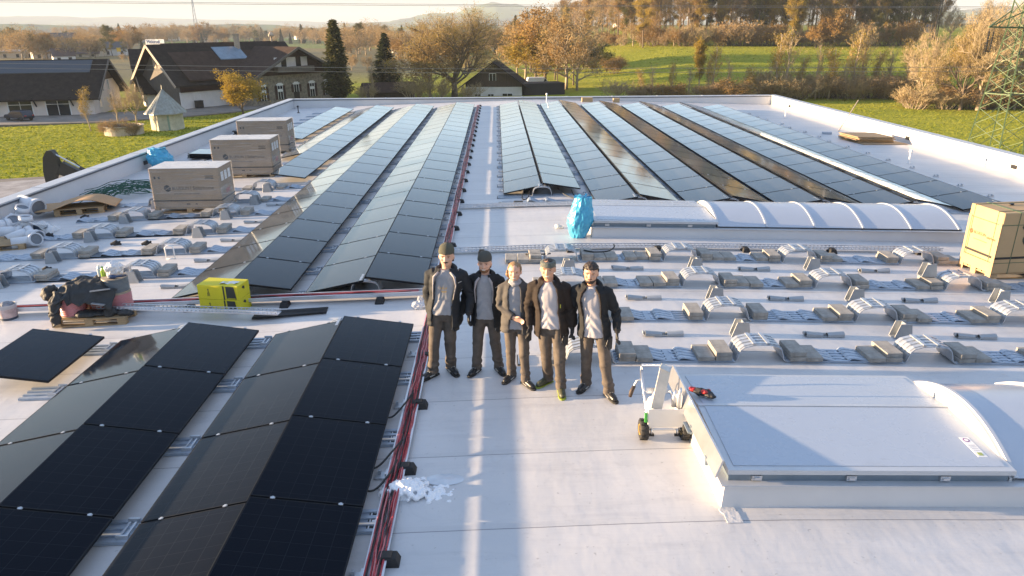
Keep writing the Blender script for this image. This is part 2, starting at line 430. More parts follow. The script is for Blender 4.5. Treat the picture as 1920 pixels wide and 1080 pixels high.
def arch_mesh(wd=.42):
    m=MB().sheet(ap,-wd/2,wd/2,.012)
    for k in range(4):
        y=-wd/2+.06+(wd-.12)*k/3
        m.sheet([(a*1.0,z+.012) for a,z in ap[2:13]],y-.025,y+.025,.016)
    for s_ in (-1,1):
        m.box((s_*.1,0,.292),(.05,wd*.9,.02))
    return m
def flap_mesh(wd=.40):
    m=MB()
    for pr in ([(-.50,.02),(-.455,.105),(-.40,.115),(-.14,.03)],[(.10,.05),(.135,.095),(.19,.10),(.50,.02)]):
        m.sheet(pr,-wd/2,wd/2,.008)
        for k in range(4):
            y=-wd/2+.05+(wd-.1)*k/3
            m.sheet([(a,z+.008) for a,z in pr],y-.03,y+.03,.012)
    m.box((-.03,0,.03),(.16,wd*.8,.03)).box((.02,-.1,.05),(.05,.08,.02)).box((.02,.1,.05),(.05,.08,.02))
    return m
def endplate_mesh():
    m=MB().box((0,0,.012),(.17,.34,.012))
    m.mat(1)
    for k in range(5): m.box((0.0,-.13+.065*k,.0215),(.085,.028,.007))
    m.box((-.062,0,.0215),(.014,.30,.007)).box((.062,.0,.0215),(.014,.22,.007))
    return m
def vbr_mesh():
    return MB().box((0,0,.02),(.14,.30,.02)).box((0,-.13,.05),(.12,.02,.06)).box((0,.13,.05),(.12,.02,.06)).box((-.03,0,.045),(.02,.2,.03)).box((.03,0,.045),(.02,.2,.03))
ARCH=arch_mesh().build('arch',M_GALV,auto=35); FLAP=flap_mesh().build('spring_flap',M_STRIP,auto=30)
ENDP=endplate_mesh().build('end_plate',[M_BLACKP,M_ALU]); VBR=vbr_mesh().build('valley_bracket',M_GALV)
protos=[ARCH,FLAP,ENDP,VBR]; used=set()
def inst(pr,parent,loc,rz=0,s=None):
    if pr.name not in used: used.add(pr.name); o=pr
    else: o=pr.copy(); C.objects.link(o)
    o.parent=parent; o.location=loc; o.rotation_euler=(0,0,rz)
    if s: o.scale=s
    return o
# open rails right of the walkway and behind the boxes
def paver_geo():
    return MB().box((0,0,.034),(.236,.44,.068)).build('paver',M_CONC,bevel=.006)
PAV=paver_geo(); pv=[0]
def paver(x,y,z,label,rz=0):
    global PAV
    if pv[0]==0: o=PAV; o.location=(x,y,z)
    else: o=PAV.copy(); C.objects.link(o); o.location=(x,y,z)
    pv[0]+=1
    o.rotation_euler=(0,0.0,rz+rng.uniform(-.035,.035)); o.scale=(1,1,rng.uniform(.95,1.06))
    tag(o,label,'paver','concrete pavers weighting the open rails'); return o
def wedge_geo():
    m=MB(); t=.012
    front=[(-.15,0),(.15,0),(.105,.25),(-.075,.25)]
    m.prism(front,-.10,-.10+t,'Y'); m.prism([(a*.96,z) for a,z in front],.06,.06+t,'Y')
    m.box((0,-.02,.007),(.29,.16,.01))
    m.prism([(-.0,.02),(.018,.02),(.04,.24),(.022,.24)],-.087,.06,'Y')
    return m.build('support_wedge',M_WEDGE,bevel=.003)
WED=wedge_geo(); wd_=[0]
def wedge(x,y,z,label,rz=0):
    if wd_[0]==0: o=WED
    else: o=WED.copy(); C.objects.link(o)
    wd_[0]+=1; o.location=(x,y,z); o.rotation_euler=(0,0,rz+rng.uniform(-.08,.08)); tag(o,label,'support wedge','loose support wedges on the open roof')
def bow_geo():
    m=MB()
    for s_ in (-1,1):
        for k in range(5):
            a=k/4; 
        prof=[(-.055,.008),(-.05,.055),(-.02,.082),(.02,.08),(.05,.05),(.06,.008)]
        x0,x1=(-.30,-.035) if s_<0 else (.04,.30)
        n=len(prof)
        vs=[];
        for xx,sc_ in ((x0,1.0 if s_<0 else .75),(x1,.72 if s_<0 else 1.05)):
            vs+=[(xx,p[0],p[1]*sc_) for p in prof]+[(xx,p[0]*.86,max(.003,p[1]*sc_-.007)) for p in prof]
        N=2*n; fs=[]
        for i in range(n-1): fs+=[(i,i+1,N+i+1,N+i),(n+i+1,n+i,N+n+i,N+n+i+1),(i+1,i,n+i,n+i+1),(N+i,N+i+1,N+n+i+1,N+n+i)]
        fs+=[(0,N,N+n,n),(n-1,2*n-1,N+2*n-1,N+n-1)]
        m.add(vs,fs)
    m.box((0,0,.012),(.62,.10,.006)).box((-.315,.02,.05),(.03,.05,.04)).box((0,.02,.035),(.05,.03,.03))
    return m.build('valley_clip',M_WEDGE)
BOW=bow_geo(); bw_=[0]
def bow(x,y,label):
    if bw_[0]==0: o=BOW
    else: o=BOW.copy(); C.objects.link(o)
    bw_[0]+=1; o.location=(x,y,zr(x)); o.rotation_euler=(0,SL if x>XC else -SL,rng.uniform(-.05,.05)); tag(o,label,'valley clip','loose valley clips between the open rails')
rname=['front','second','third','rear']
def openrail(x0,x1,Y,arches,flaps,label,pavs,rn,sidename,endp=None):
    t=thing('mounting_rail',label,'mounting rail',(0,Y,0),0,'open mounting rails on the bare roof')
    cuts=[x0]+[v for a in arches for v in (a-.385,a+.385)]+[x1]
    m=MB()
    for i in range(0,len(cuts),2):
        if cuts[i+1]-cuts[i]>.05:
            q=strip_mesh(cuts[i],cuts[i+1]); m.add(q.v,q.f)
    m.build('base_strip',M_STRIP,t)
    for a in arches: inst(ARCH,t,(a,0,zr(a)))
    for a in flaps: inst(FLAP,t,(a,0,zr(a)),s=(.78,1,.62))
    if endp is not None: inst(ENDP,t,(endp,0,zr(endp)))
    for ai,(l,r_) in pavs.items():
        a=arches[ai]
        for side,cnt in ((-1,l),(1,r_)):
            sn='sunlit' if side<0 else 'shaded'
            where=f'{sn} side of {ORD[ai]} arch, {rn} {sidename} rail'
            x=a+side*.535
            for j,hh in enumerate(cnt):
                for k in range(hh):
                    pos=('top of its stack' if k else ('bottom of its stack' if hh>1 else ['lone inner one','single one','outermost single one'][j]))
                    paver(x,Y+rng.uniform(-.02,.02)-.01,zr(x)+.037+k*.071,f'concrete paver, {pos}, {where}')
                x+=side*.247
    return t
RA=[1.28,3.73,6.20,8.66,11.12]; RF=[2.48,4.95,7.42,9.9]
openrail(.95,12.2,9.34,RA,RF,'ribbed grey-blue rail nearest the front skylight, with hump arches',{0:((1,),(2,1)),1:((2,1),(2,1)),2:((2,1),(2,1)),3:((2,1),(2,))},'front','open',endp=.33)
openrail(.95,12.2,10.86,RA,RF,'ribbed grey-blue rail second from the front skylight',{0:((1,),(1,1)),1:((2,),(2,)),2:((2,1),(2,1)),3:((2,1),(2,))},'second','open',endp=.85)
openrail(.95,12.2,12.46,RA,RF,'ribbed grey-blue rail behind the five workers, under the brown carton',{0:((1,),(1,1)),1:((2,1,1),(2,1,1)),2:((2,1),(2,)),3:((2,1),(2,1))},'third','open',endp=.85)
openrail(.35,10.0,14.02,RA[:4],RF[:3],'ribbed grey-blue rail nearest the long rear skylight',{0:((2,1,1),(2,1,1)),1:((2,1,1),(2,1,1)),2:((2,1),(2,1)),3:((2,),(2,1))},'rear','open',endp=.26)
LA=[-7.38,-9.86]; LF=[-8.6,-6.2,-11.0]
LY=[14.06,15.66,17.32,19.05,20.7,22.4]
ln=['front','second','third','fourth','fifth','sixth']
lx0=[-12.2,-12.0,-11.45,-11.4,-11.4,-10.2]
for k,Y in enumerate(LY):
    ars=LA if k<5 else LA[:1]
    pv_={0:((2,),(2,)),1:((2,),(2,))} if k not in (4,5) else ({0:((1,),(1,))} if k==4 else {0:((1,),(1,))})
    openrail(lx0[k],-5.9 if k<5 else -6.3,Y,ars,[f_ for f_ in LF if f_>lx0[k]],f'ribbed rail on the pallet-box side, {ln[k]} from the jacket-draped cable reels',pv_,ln[k],'box-side')
# loose wedges and clips
for i,(x,y) in enumerate(((3.75,10.12),(6.3,10.12))): wedge(x,y,zr(x),f'grey sheet-metal wedge before the {ORD[i+1]} arch, front and second rails')
for i,(x,y) in enumerate(((3.8,11.66),(6.32,11.69),(8.95,11.7))): wedge(x,y,zr(x),f'grey sheet-metal wedge between second and third rails, {ORD[i]} from the workers')
for i,(x,y) in enumerate(((1.36,13.3),(3.89,13.33),(6.29,13.44))): wedge(x,y,zr(x),f'grey sheet-metal wedge facing the rear skylight, {ORD[i]} from the blue bag')
wedge(8.12,12.6,zr(8.12)+.185,'grey sheet-metal wedge standing upon pavers beside the brown carton')
for i,(k,a,dx) in enumerate(((0,0,.02),(0,1,-.2),(1,1,-.05),(2,0,0.05),(2,1,-.1),(3,0,.1),(3,1,-.1),(4,1,0),(4,0,.35),(5,0,.2))):
    x=LA[a]+dx; y=LY[k]-.42
    wedge(x,y,zr(x),f'grey sheet-metal wedge at the {ln[k]} box-side rail, {("near" if a==0 else "away from")} the panel edge',rz=math.pi)
nb=0
for j,(y,rn_) in enumerate(((10.09,'front and second'),(11.66,'second and third'),(13.3,'third and rear'))):
    for i,x in enumerate((2.55,5.08,7.5)): bow(x,y,f'folded grey clip between {rn_} open rails, {ORD[i]} from the workers')
for j,y in enumerate((13.2,14.85,16.4,18.1,20.0)): bow(-6.3,y,f'folded grey clip beside the rear panels, {ORD[j]} from the yellow boxes')
# rails under the panel blocks: only their gaps and ends show
def underrail(x0,x1,Y,ridges,valleys,label,endx=None,archs=True,ends=None):
    t=thing('mounting_rail',label,'mounting rail',(0,Y,0),0,'mounting rails under the panels')
    strip_mesh(x0,x1,.36,3).build('base_strip',M_STRIP,t)
    if endx is not None: inst(ENDP,t,(endx,0,zr(endx)))
    for v in valleys: inst(VBR,t,(v,0,zr(v)))
    if archs:
        for v in ridges: inst(ARCH,t,(v,.1,zr(v)),s=(.8,.9,1.0))
for k in range(5):
    Y=YFL-PITCH*k-(.12 if k==0 else 0)
    underrail(-7.9 if k==0 else (-6.6 if k<4 else -5.2),-1.24,Y,RL[:2] if k==0 else [],[-3.69]+([-6.15] if k<3 else []),f'rail under the front panel block, {ORD[k]} seam from the rear',endx=-1.25,archs=(k==0))
for k in range(22):
    Y=YN+PITCH*k+(.12 if k==0 else 0)
    lx=-5.9 if k<7 else (-7.4 if k<12 else -11.2)
    vs=[-3.69]+([-6.15] if k>=7 else [])+([-8.6] if k>=11 else [])
    underrail(lx,-1.24,Y,RL[:2] if k==0 else [],vs,f'rail under the rear panel block, {ORD[k]} seam from the front',endx=-1.25,archs=(k==0))
for k in range(18):
    Y=YE-17*PITCH+PITCH*k+(.12 if k==0 else 0)
    x0=2.6 if k==0 else .0
    underrail(x0,14.2,Y,RIDGES[1:] if k==0 else ([RIDGES[0]] if k==1 else []),[2.49,4.96,7.43,9.9,12.37] if k else [4.96,7.43,9.9],f'rail under the far panel block, {ORD[k]} seam from the skylight',endx=(.06 if k else None),archs=k<2)
# short rail stub in front of the first far ridge
t=thing('mounting_rail','short bare rail stub in front of the first far ridge, holding loops of black cable','mounting rail',(0,19.15,0),0,'mounting rails under the panels')
strip_mesh(.1,2.4,.36,3).build('base_strip',M_STRIP,t); inst(FLAP,t,(1.2,0,zr(1.2)),s=(.8,.8,.9)); inst(ENDP,t,(.1,0,zr(.1)))
# small half-seam brackets along the walkway edges
hb=MB().box((0,0,.015),(.16,.12,.02)).box((.05,0,.05),(.03,.1,.05)).box((-.04,.03,.045),(.03,.03,.05)).build('edge_bracket',M_GALV)
n=0
def hbr(x,y,lab):
    global n
    o=hb if n==0 else hb.copy()
    if n: C.objects.link(o)
    n+=1; o.location=(x,y,zr(x)); o.rotation_euler=(0,0,rng.uniform(-.1,.1)); tag(o,lab,'bracket','small brackets along the walkway edges')
for k in range(4): hbr(-1.30,YFL-PITCH*(k+.5),f'small galvanised bracket by the red cable tray, front block, {ORD[k]} from the rear')
for k in range(21): hbr(-1.30,YN+PITCH*(k+.5),f'small galvanised bracket by the red cable tray, rear block, {ORD[k]} from the front')
for k in range(16): hbr(.10,YE-16*PITCH+PITCH*(k+.5),f'small galvanised bracket on the far block edge, {ORD[k]} from the front')
# row of free rail ends along the sunlit parapet and beyond the outermost ridge
for k in range(16):
    hbr(14.75+rng.uniform(-.15,.25),YE-17*PITCH+PITCH*(k+.45),f'small bracket on the frosted strip by the sunlit parapet, {ORD[k]} from the front')
# ------------------------------------------------------------------ cable trays
M_TRAY=mat('tray_zinc',(.62,.64,.68),.38,metal=.55,var=.08,scale=5)
M_RED=mat('red_cable',(.36,.03,.04),.38,var=.3,scale=30); M_PINK=mat('pink_cable',(.48,.16,.17),.4,var=.15,scale=30); M_BLKC=mat('black_cable',(.012,.012,.014),.45,var=.2)
def tray(name,label,a,b,w,cables=None,feet=0,perf=False,z=.10,wallh=.06,group='cable trays'):
    a=Vector(a); b=Vector(b); d=(b-a); L=d.length; ang=math.atan2(d.y,d.x)
    t=thing(name,label,'cable tray',(a.x,a.y,0),ang,group)
    dirv=d/L; N=Vector((-dirv.y,dirv.x,0))
    nseg=max(1,int(L/2.2))
    ch=MB()
    def W(s_,o,zz):
        p=a+dirv*s_+N*o; return (s_,o,zr(p.x)+zz)
    def bb(s0,s1,o0,o1,z0,z1):
        ch.add([W(s0,o0,z0),W(s1,o0,z0),W(s1,o1,z0),W(s0,o1,z0),W(s0,o0,z1),W(s1,o0,z1),W(s1,o1,z1),W(s0,o1,z1)],[(3,2,1,0),(4,5,6,7),(0,1,5,4),(1,2,6,5),(2,3,7,6),(3,0,4,7)])
    for i in range(nseg):
        s0=L*i/nseg; s1=L*(i+1)/nseg
        bb(s0,s1,-w/2,w/2,z,z+.004)
        for s_ in (-1,1):
            o0,o1=sorted((s_*w/2,s_*(w/2+.006)))
            if not perf: bb(s0,s1,o0,o1,z-.002,z+wallh)
            else: bb(s0,s1,o0,o1,z-.002,z+.018); bb(s0,s1,o0,o1,z+wallh-.016,z+wallh)
            r0,r1=sorted((s_*(w/2-.012),s_*(w/2+.012)))
            bb(s0,s1,r0,r1,z+wallh+.001,z+wallh+.007)
    if perf:
        k=0; s_=0
        while s_<L-.05:
            for q in (-1,1):
                o0,o1=sorted((q*w/2,q*(w/2+.006))); bb(s_,s_+.035,o0,o1,z+.0185,z+wallh-.0165)
            s_+=.085
    ch.build('channel',M_TRAY,t)
    if cables:
        for ci in range(cables):
            o=(ci-(cables-1)/2)*(w-.03)/max(1,cables-1); pts=[]; s_=0; ph=rng.uniform(0,6)
            zz=z+.03+rng.uniform(0,.02)
            while s_<=L:
                pts.append(W(s_,max(-w/2+.012,min(w/2-.012,o+.022*math.sin(s_*1.3+ph)+rng.uniform(-.012,.012))),zz+rng.uniform(-.008,.012))); s_+=.22
            m_=(M_RED,M_RED,M_PINK,M_BLKC)[ci%4] if ci else M_RED
            MB().tube(pts,.0085 if cables>9 else .011,5).build('cable',m_,t,smooth=True)
    if feet:
        ft=MB().box((0,0,.045),(.24,.16,.09),taper=.72).box((0,0,.095),(.1,.1,.012)).build('foot',M_RUBBER,None,bevel=.006)
        sp=feet; s_=.65; k=0
        while s_<L:
            o_=ft if k==0 else ft.copy()
            if k: C.objects.link(o_)
            o_.parent=t; p=a+dirv*s_; o_.location=(s_,-.09 if abs(dirv.y)>.5 else -.1,zr(p.x)); o_.rotation_euler=(0,0,math.pi/2)
            s_+=sp; k+=1
    return t
tray('cable_tray','long zinc cable tray full of red cables along the open walkway',(-1.15,3.2,0),(-1.15,45.2,0),.17,cables=15,feet=1.42,wallh=.032,z=.036)
tray('cable_tray','zinc cable tray with red and pink cables running behind the yellow boxes',(-9.6,12.05,0),(-1.28,12.05,0),.17,cables=7,feet=1.7,wallh=.06)
tray('cable_tray','empty perforated tray crossing the walkway in front of the far panels',(-1.02,18.72,0),(2.1,18.68,0),.14,cables=0,perf=True,wallh=.06,z=.05)
tray('cable_tray','empty perforated tray running past the front of the rear skylight',(-1.02,14.68,0),(9.7,14.72,0),.14,cables=0,perf=True,feet=1.9,wallh=.06,z=.06)
# loose length of tray lying across the reel pallet
lt=thing('loose_tray','unused perforated zinc tray lying loose in front of the yellow boxes','cable tray',(0,0,0),group='cable trays')
A=rp(178,576,.22); B_=rp(524,588,.12)
m=MB(); d=B_-A; L=d.length; dn=d/L; N=dn.cross(Vector((0,0,1))).normalized(); UP=N.cross(dn)
m.bar(A,B_,.15,.005)
for s_ in (-1,1):
    o=N*s_*.075
    m.bar(A+o+UP*.012,B_+o+UP*.012,.005,.02); m.bar(A+o+UP*.055,B_+o+UP*.055,.014,.012)
    k=0.02
    while k<L-.03:
        p=A+dn*k+o; m.bar(p+UP*.0225,p+UP*.0485,.004,.035,up=tuple(N)); k+=.075
m.build('channel',M_TRAY,lt)
# cable tails and loops
def hose(label,pts,r_=.012,matl=None,cat='cable',name='loose_cable',grp='loose black cables'):
    # Catmull-Rom through pts
    P=[Vector(p) for p in pts]; out=[]
    for i in range(len(P)-1):
        p0_,p1_,p2_,p3_=P[max(i-1,0)],P[i],P[i+1],P[min(i+2,len(P)-1)]
        for k in range(6):
            q=k/6; out.append(.5*((2*p1_)+(p2_-p0_)*q+(2*p0_-5*p1_+4*p2_-p3_)*q*q+(3*p1_-p0_-3*p2_+p3_)*q**3))
    out.append(P[-1])
    return tag(MB().tube(out,r_,7).build(name,matl or M_BLKC,smooth=True),label,cat,grp)
def z_(x,h): return zr(x)+h
hose('black cable tail between panel edge and tray, nearer the snow',[(-1.55,6.28,z_(-1.5,.1)),(-1.35,6.3,z_(-1.3,.05)),(-1.2,6.5,z_(-1.2,.12)),(-1.15,6.7,z_(-1.1,.15))])
hose('black cable tail crossing from panel edge into the tray, beyond the snow',[(-1.55,6.66,z_(-1.5,.1)),(-1.38,6.72,z_(-1.3,.05)),(-1.22,6.95,z_(-1.2,.12)),(-1.14,7.1,z_(-1.1,.15))])
hose('black cable tail by the knees of the left worker',[(-1.5,7.75,z_(-1.5,.1)),(-1.36,7.8,z_(-1.3,.05)),(-1.22,8.0,z_(-1.2,.12)),(-1.15,8.2,z_(-1.1,.15))])
hose('black hose hooked over the pavers behind the woman',[(.55,14.2,.02),(.62,14.0,.1),(.9,13.95,.1),(1.05,14.1,.06),(1.08,14.3,.0)],.016)
hose('black hose curled on the pavers behind the bearded worker',[(1.75,14.0,.16),(1.95,13.9,.15),(2.25,13.95,.15),(2.4,14.15,.17),(2.42,14.3,.18)],.016)
hose('black cable hanging from the first far ridge, nearer the walkway',[(.75,20.0,.16),(.68,19.8,.0),(.7,19.5,-.04),(.85,19.7,-.03),(.9,20.0,.14)],.014)
hose('black cable sagging under the first far ridge',[(1.7,20.0,.16),(1.9,19.75,.02),(2.15,19.5,-.02),(2.4,19.35,-.02)],.014)
hose('black cable dropping beside the blue bag',[(2.1,20.05,.1),(2.15,19.8,.0),(2.3,19.6,-.02),(2.6,19.45,-.02)],.014)
b=MB().box((0,0,.05),(.3,.22,.1),taper=.8).build('connector_block',M_RUBBER,bevel=.01); b.location=(.55,18.95,zr(.55)); tag(b,'black rubber block on the tray crossing before the far panels','rubber block')
# ------------------------------------------------------------------ skylights
M_DOME=mat('opal_acrylic',(.44,.48,.55),.22,var=.04,scale=1.2,spec=.5)
M_LID,t,b,o=newmat('lid_polycarbonate'); x,y,z=sepxyz(t,o)
ln_=mth(t,'LESS_THAN',mth(t,'FRACT',mth(t,'MULTIPLY',x,30)),.16); c=mixc(t,mth(t,'MULTIPLY',ln_,.10),(.43,.475,.545),(.30,.34,.40))
c=mixc(t,rng_(t,noi(t,o,2.2,6,.75,(1,2.2,1)),.58,.74,0,.35),c,(.30,.32,.35)); c=mixc(t,rng_(t,noi(t,o,16,3,.6,(.5,2,1)),.68,.74,0,.5),c,(.24,.25,.27))
t.links.new(c,b.inputs['Base Color']); t.links.new(rng_(t,noi(t,o,3,4),.3,.7,.2,.4),b.inputs['Roughness'])
M_SEAL=mat('profile_grey',(.20,.25,.30),.35,metal=.5,var=.1)
def skylight(name,label,x0,xl,x1,y0,y1,hc,rib0,ribp,h0,big):
    t=thing(name,label,'skylight',(x0,y0,zr(x0)))
    W_=y1-y0; dz=lambda x: zr(x0+x)-zr(x0)
    # curb: continuous frustum following the roof pitch
    LX=x1-x0
    def frus(xa,xb,ya,yb,za,zb,inset):
        return [(xa,ya,za),(xb,ya,za),(xb,yb,za),(xa,yb,za),(xa+inset,ya+inset,zb),(xb,ya+inset,zb),(xb,yb-inset,zb),(xa+inset,yb-inset,zb)],[(3,2,1,0),(4,5,6,7),(0,1,5,4),(1,2,6,5),(2,3,7,6),(3,0,4,7)]
    m=MB(); xm=LX
    vs,fs=frus(0,LX,0,W_,-.12,hc,.03)
    vs=[(p[0],p[1],p[2]+dz(p[0]) if i>=4 else p[2]+dz(p[0])) for i,p in enumerate(vs)]
    m.add(vs,fs); m.build('curb',M_WALLMEM,t)
    tilt=(dz(LX)-dz(0))/LX
    sub=bpy.data.objects.new('x',None)
    def Z(x,z): return z+dz(0)+tilt*x
    XLd=xl-x0
    pr=MB()
    def bx(m,xa,xb,ya,yb,za,zb):
        m.add([(xa,ya,Z(xa,za)),(xb,ya,Z(xb,za)),(xb,yb,Z(xb,za)),(xa,yb,Z(xa,za)),(xa,ya,Z(xa,zb)),(xb,ya,Z(xb,zb)),(xb,yb,Z(xb,zb)),(xa,yb,Z(xa,zb))],[(3,2,1,0),(4,5,6,7),(0,1,5,4),(1,2,6,5),(2,3,7,6),(3,0,4,7)])
    bx(pr,-.02,LX,-.02,W_+.02,hc+.002,hc+.016)
    pr.build('ledge',M_COPE,t)
    sp=MB(); bx(sp,.07,XLd-.04,.07,W_-.07,hc+.017,hc+.10)
    sp.build('seal_profile',M_SEAL,t)
    hh=MB(); k=.3
    while k<XLd-.2:
        bx(hh,k,k+.10,.045,.069,hc+.03,hc+.085); bx(hh,k+.02,k+.08,.03,.044,hc+.045,hc+.07); k+=.95
    hh.build('hinge',M_ALU,t)
    # gabled vent lid
    e=hc+.11; rg=e+h0; ya,yb=.03,W_-.03; ym=W_*.56; xa,xb=.05,XLd
    lf=MB()
    lf.add([(xa,ya,Z(xa,e)),(xb,ya,Z(xb,e)),(xb,ya,Z(xb,e+.05)),(xa,ya,Z(xa,e+.05)),(xa,yb,Z(xa,e)),(xb,yb,Z(xb,e)),(xb,yb,Z(xb,e+.05)),(xa,yb,Z(xa,e+.05)),(xa,ym,Z(xa,rg+.05)),(xb,ym,Z(xb,rg+.05)),(xa,ym,Z(xa,rg)),(xb,ym,Z(xb,rg))],
        [(0,1,2,3),(5,4,7,6),(3,2,9,8),(8,9,6,7),(0,3,8,10),(10,8,7,4),(1,11,9,2),(11,5,6,9),(0,10,11,1),(10,4,5,11)])
    lid=lf.build('lid',M_COPE,t)
    pn=MB(); i_=.07
    for (p,q,zp,zq) in ((ya,ym,e+.05,rg+.05),(ym,yb,rg+.05,e+.05)):
        def at(y_): return zp+(zq-zp)*(y_-p)/(q-p)
        a0,a1=p+i_*(1 if p==ya else .4),q-i_*(1 if q==yb else .4)
        pn.add([(xa+i_,a0,Z(xa,at(a0)+.006)),(xb-i_,a0,Z(xb,at(a0)+.006)),(xb-i_,a1,Z(xb,at(a1)+.006)),(xa+i_,a1,Z(xa,at(a1)+.006)),
                (xa+i_,a0,Z(xa,at(a0)+.001)),(xb-i_,a0,Z(xb,at(a0)+.001)),(xb-i_,a1,Z(xb,at(a1)+.001)),(xa+i_,a1,Z(xa,at(a1)+.001))],
               [(0,1,2,3),(7,6,5,4),(0,4,5,1),(1,5,6,2),(2,6,7,3),(3,7,4,0)])
    pn.build('glazing',M_LID,lid)
    br=MB(); 
    br.add([(xa,ym-.022,Z(xa,rg+.049)),(xb,ym-.022,Z(xb,rg+.049)),(xb,ym+.022,Z(xb,rg+.049)),(xa,ym+.022,Z(xa,rg+.049)),(xa,ym-.022,Z(xa,rg+.063)),(xb,ym-.022,Z(xb,rg+.063)),(xb,ym+.022,Z(xb,rg+.063)),(xa,ym+.022,Z(xa,rg+.063))],[(3,2,1,0),(4,5,6,7),(0,1,5,4),(1,2,6,5),(2,3,7,6),(3,0,4,7)])
    br.build('ridge_bar',M_COPE,lid)
    if big:
        # level side plate at the open end, slightly ajar, with a deflector flap
        sp=MB()
        for (dx0,dx1,z0,z1,ya_,yb_) in ((-.055,-.035,hc+.08,rg+.10,.02,W_-.02),):
            sp.add([(dx0-.03,ya_,Z(0,z0)),(dx1-.03,ya_,Z(0,z0)),(dx1-.03,yb_,Z(0,z0)),(dx0-.03,yb_,Z(0,z0)),(dx0+.03,ya_,Z(0,z1)),(dx1+.03,ya_,Z(0,z1)),(dx1+.03,yb_,Z(0,z1)),(dx0+.03,yb_,Z(0,z1))],[(3,2,1,0),(4,5,6,7),(0,1,5,4),(1,2,6,5),(2,3,7,6),(3,0,4,7)])
        sp.build('side_plate',M_ALU,t)
        br=MB()
        for y_ in (.35,.95,1.55): br.box((-.07,y_,hc+.06),(.03,.04,.10))
        br.box((-.10,1.0,hc+.055),(.05,.22,.02))
        br.build('latch',M_SEAL,t)
        st=MB().box((0,0,0),(.10,.34,.002)); st.mat(1).lathe([(.033,.0012),(.033,.0024)],(0,.12,0),20).mat(2).lathe([(.022,.0026),(.022,.0032)],(0,.12,0),16).mat(3).box((0,-.12,.002),(.05,.05,.002)).mat(4)
        for q in range(4): st.box((0,.03-.03*q,.002),(.07,.006,.002))
        tilt_=math.atan2(h0,ym-ya)
        so_=st.build('warning_sticker',[M_WHITE,mat('sticker_violet',(.18,.02,.22),.5),M_WHITE,mat('sticker_green',(.3,.36,.1),.5),mat('sticker_grey',(.45,.45,.47),.5)],lid)
        so_.location=(XLd-.2,.42,Z(XLd,e+.05+h0*(.42-ya)/(ym-ya)+.010)); so_.rotation_euler=(tilt_,-tilt,.0)
    # barrel vault bays
    def vault(u_,off=0):
        a=math.pi*(.0+u_); 
        s_=u_*2-1; y=W_/2+s_*(W_/2-.07+off); z=hc+.05+off+(rg-e+(.28 if big else .24))*(1-s_*s_)
        return y,z
    xv=XLd+.03; nr=24
    vm=MB()
    vm.add([p for i in range(nr+1) for p in ((xv,vault(i/nr)[0],Z(xv,vault(i/nr)[1])),(LX-.05,vault(i/nr)[0],Z(LX-.05,vault(i/nr)[1])))],
           [(2*i,2*i+1,2*i+3,2*i+2) for i in range(nr)])
    k0=len(vm.v)
    for xx in (xv,LX-.05):
        k0=len(vm.v)
        pts=[(xx,vault(i/nr)[0],Z(xx,vault(i/nr)[1])) for i in range(nr+1)]+[(xx,W_-.07,Z(xx,hc+.017)),(xx,.07,Z(xx,hc+.017))]
        vm.v+= [Vector(p) for p in pts]; vm.f.append(list(range(k0,k0+len(pts)))); vm.mi.append(0)
    vm.build('vault',M_DOME,t,auto=40)
    xx=xv
    first_=True
    while xx<LX:
        rb=MB()
        vs=[];
        for i in range(nr+1):
            y,z=vault(i/nr); y2,z2=vault(i/nr,.025 if big else .014)
            vs+=[(xx-.02,y,Z(xx,z)),(xx+.02,y,Z(xx,z)),(xx+.02,y2,Z(xx,z2)),(xx-.02,y2,Z(xx,z2))]
        fs=[]
        for i in range(nr):
            a=4*i
            for p in range(4): fs.append((a+p,a+(p+1)%4,a+4+(p+1)%4,a+4+p))
        fs+=[(3,2,1,0),tuple(4*nr+q for q in range(4))]
        rb.add(vs,fs); rb.build('rib',M_COPE,t,auto=40)
        xx+=ribp
    if big:
        gb=MB()
        # curved end gable sheet of the vault, standing proud beside the lid
        pts=[vault(i/nr,.0) for i in range(nr+1)]
        gb.prism([(y,Z(xv,z)) for y,z in pts]+[(W_-.07,Z(xv,hc+.017)),(.07,Z(xv,hc+.017))],xv-.05,xv-.022,'X'); gb.build('end_gable',M_COPE,t)
    return t
skylight('skylight','large front skylight with an opal gabled vent lid, tools resting on it',2.18,5.12,9.5,5.86,7.98,.27,0,1.15,.07,True)
skylight('skylight','long rear skylight with arched opal bays behind the open rails',2.12,5.0,10.75,15.56,17.75,.24,0,1.12,.07,False)
M_PATCH=mat('patch_membrane',(.55,.55,.56),.35,var=.05,scale=3,bump=.4,bscale=10)
pt=MB().lathe([(.12,0),(.118,.006),(.0,.007)],(0,0,0),18).box((.03,-.16,.003),(.22,.24,.006)).build('membrane_patch',M_PATCH); pt.scale=(.7,.7,1); pt.location=(2.24,5.83,zr(2.24)+.002); tag(pt,'welded round-cornered membrane patch at the near corner of the front skylight','patch')
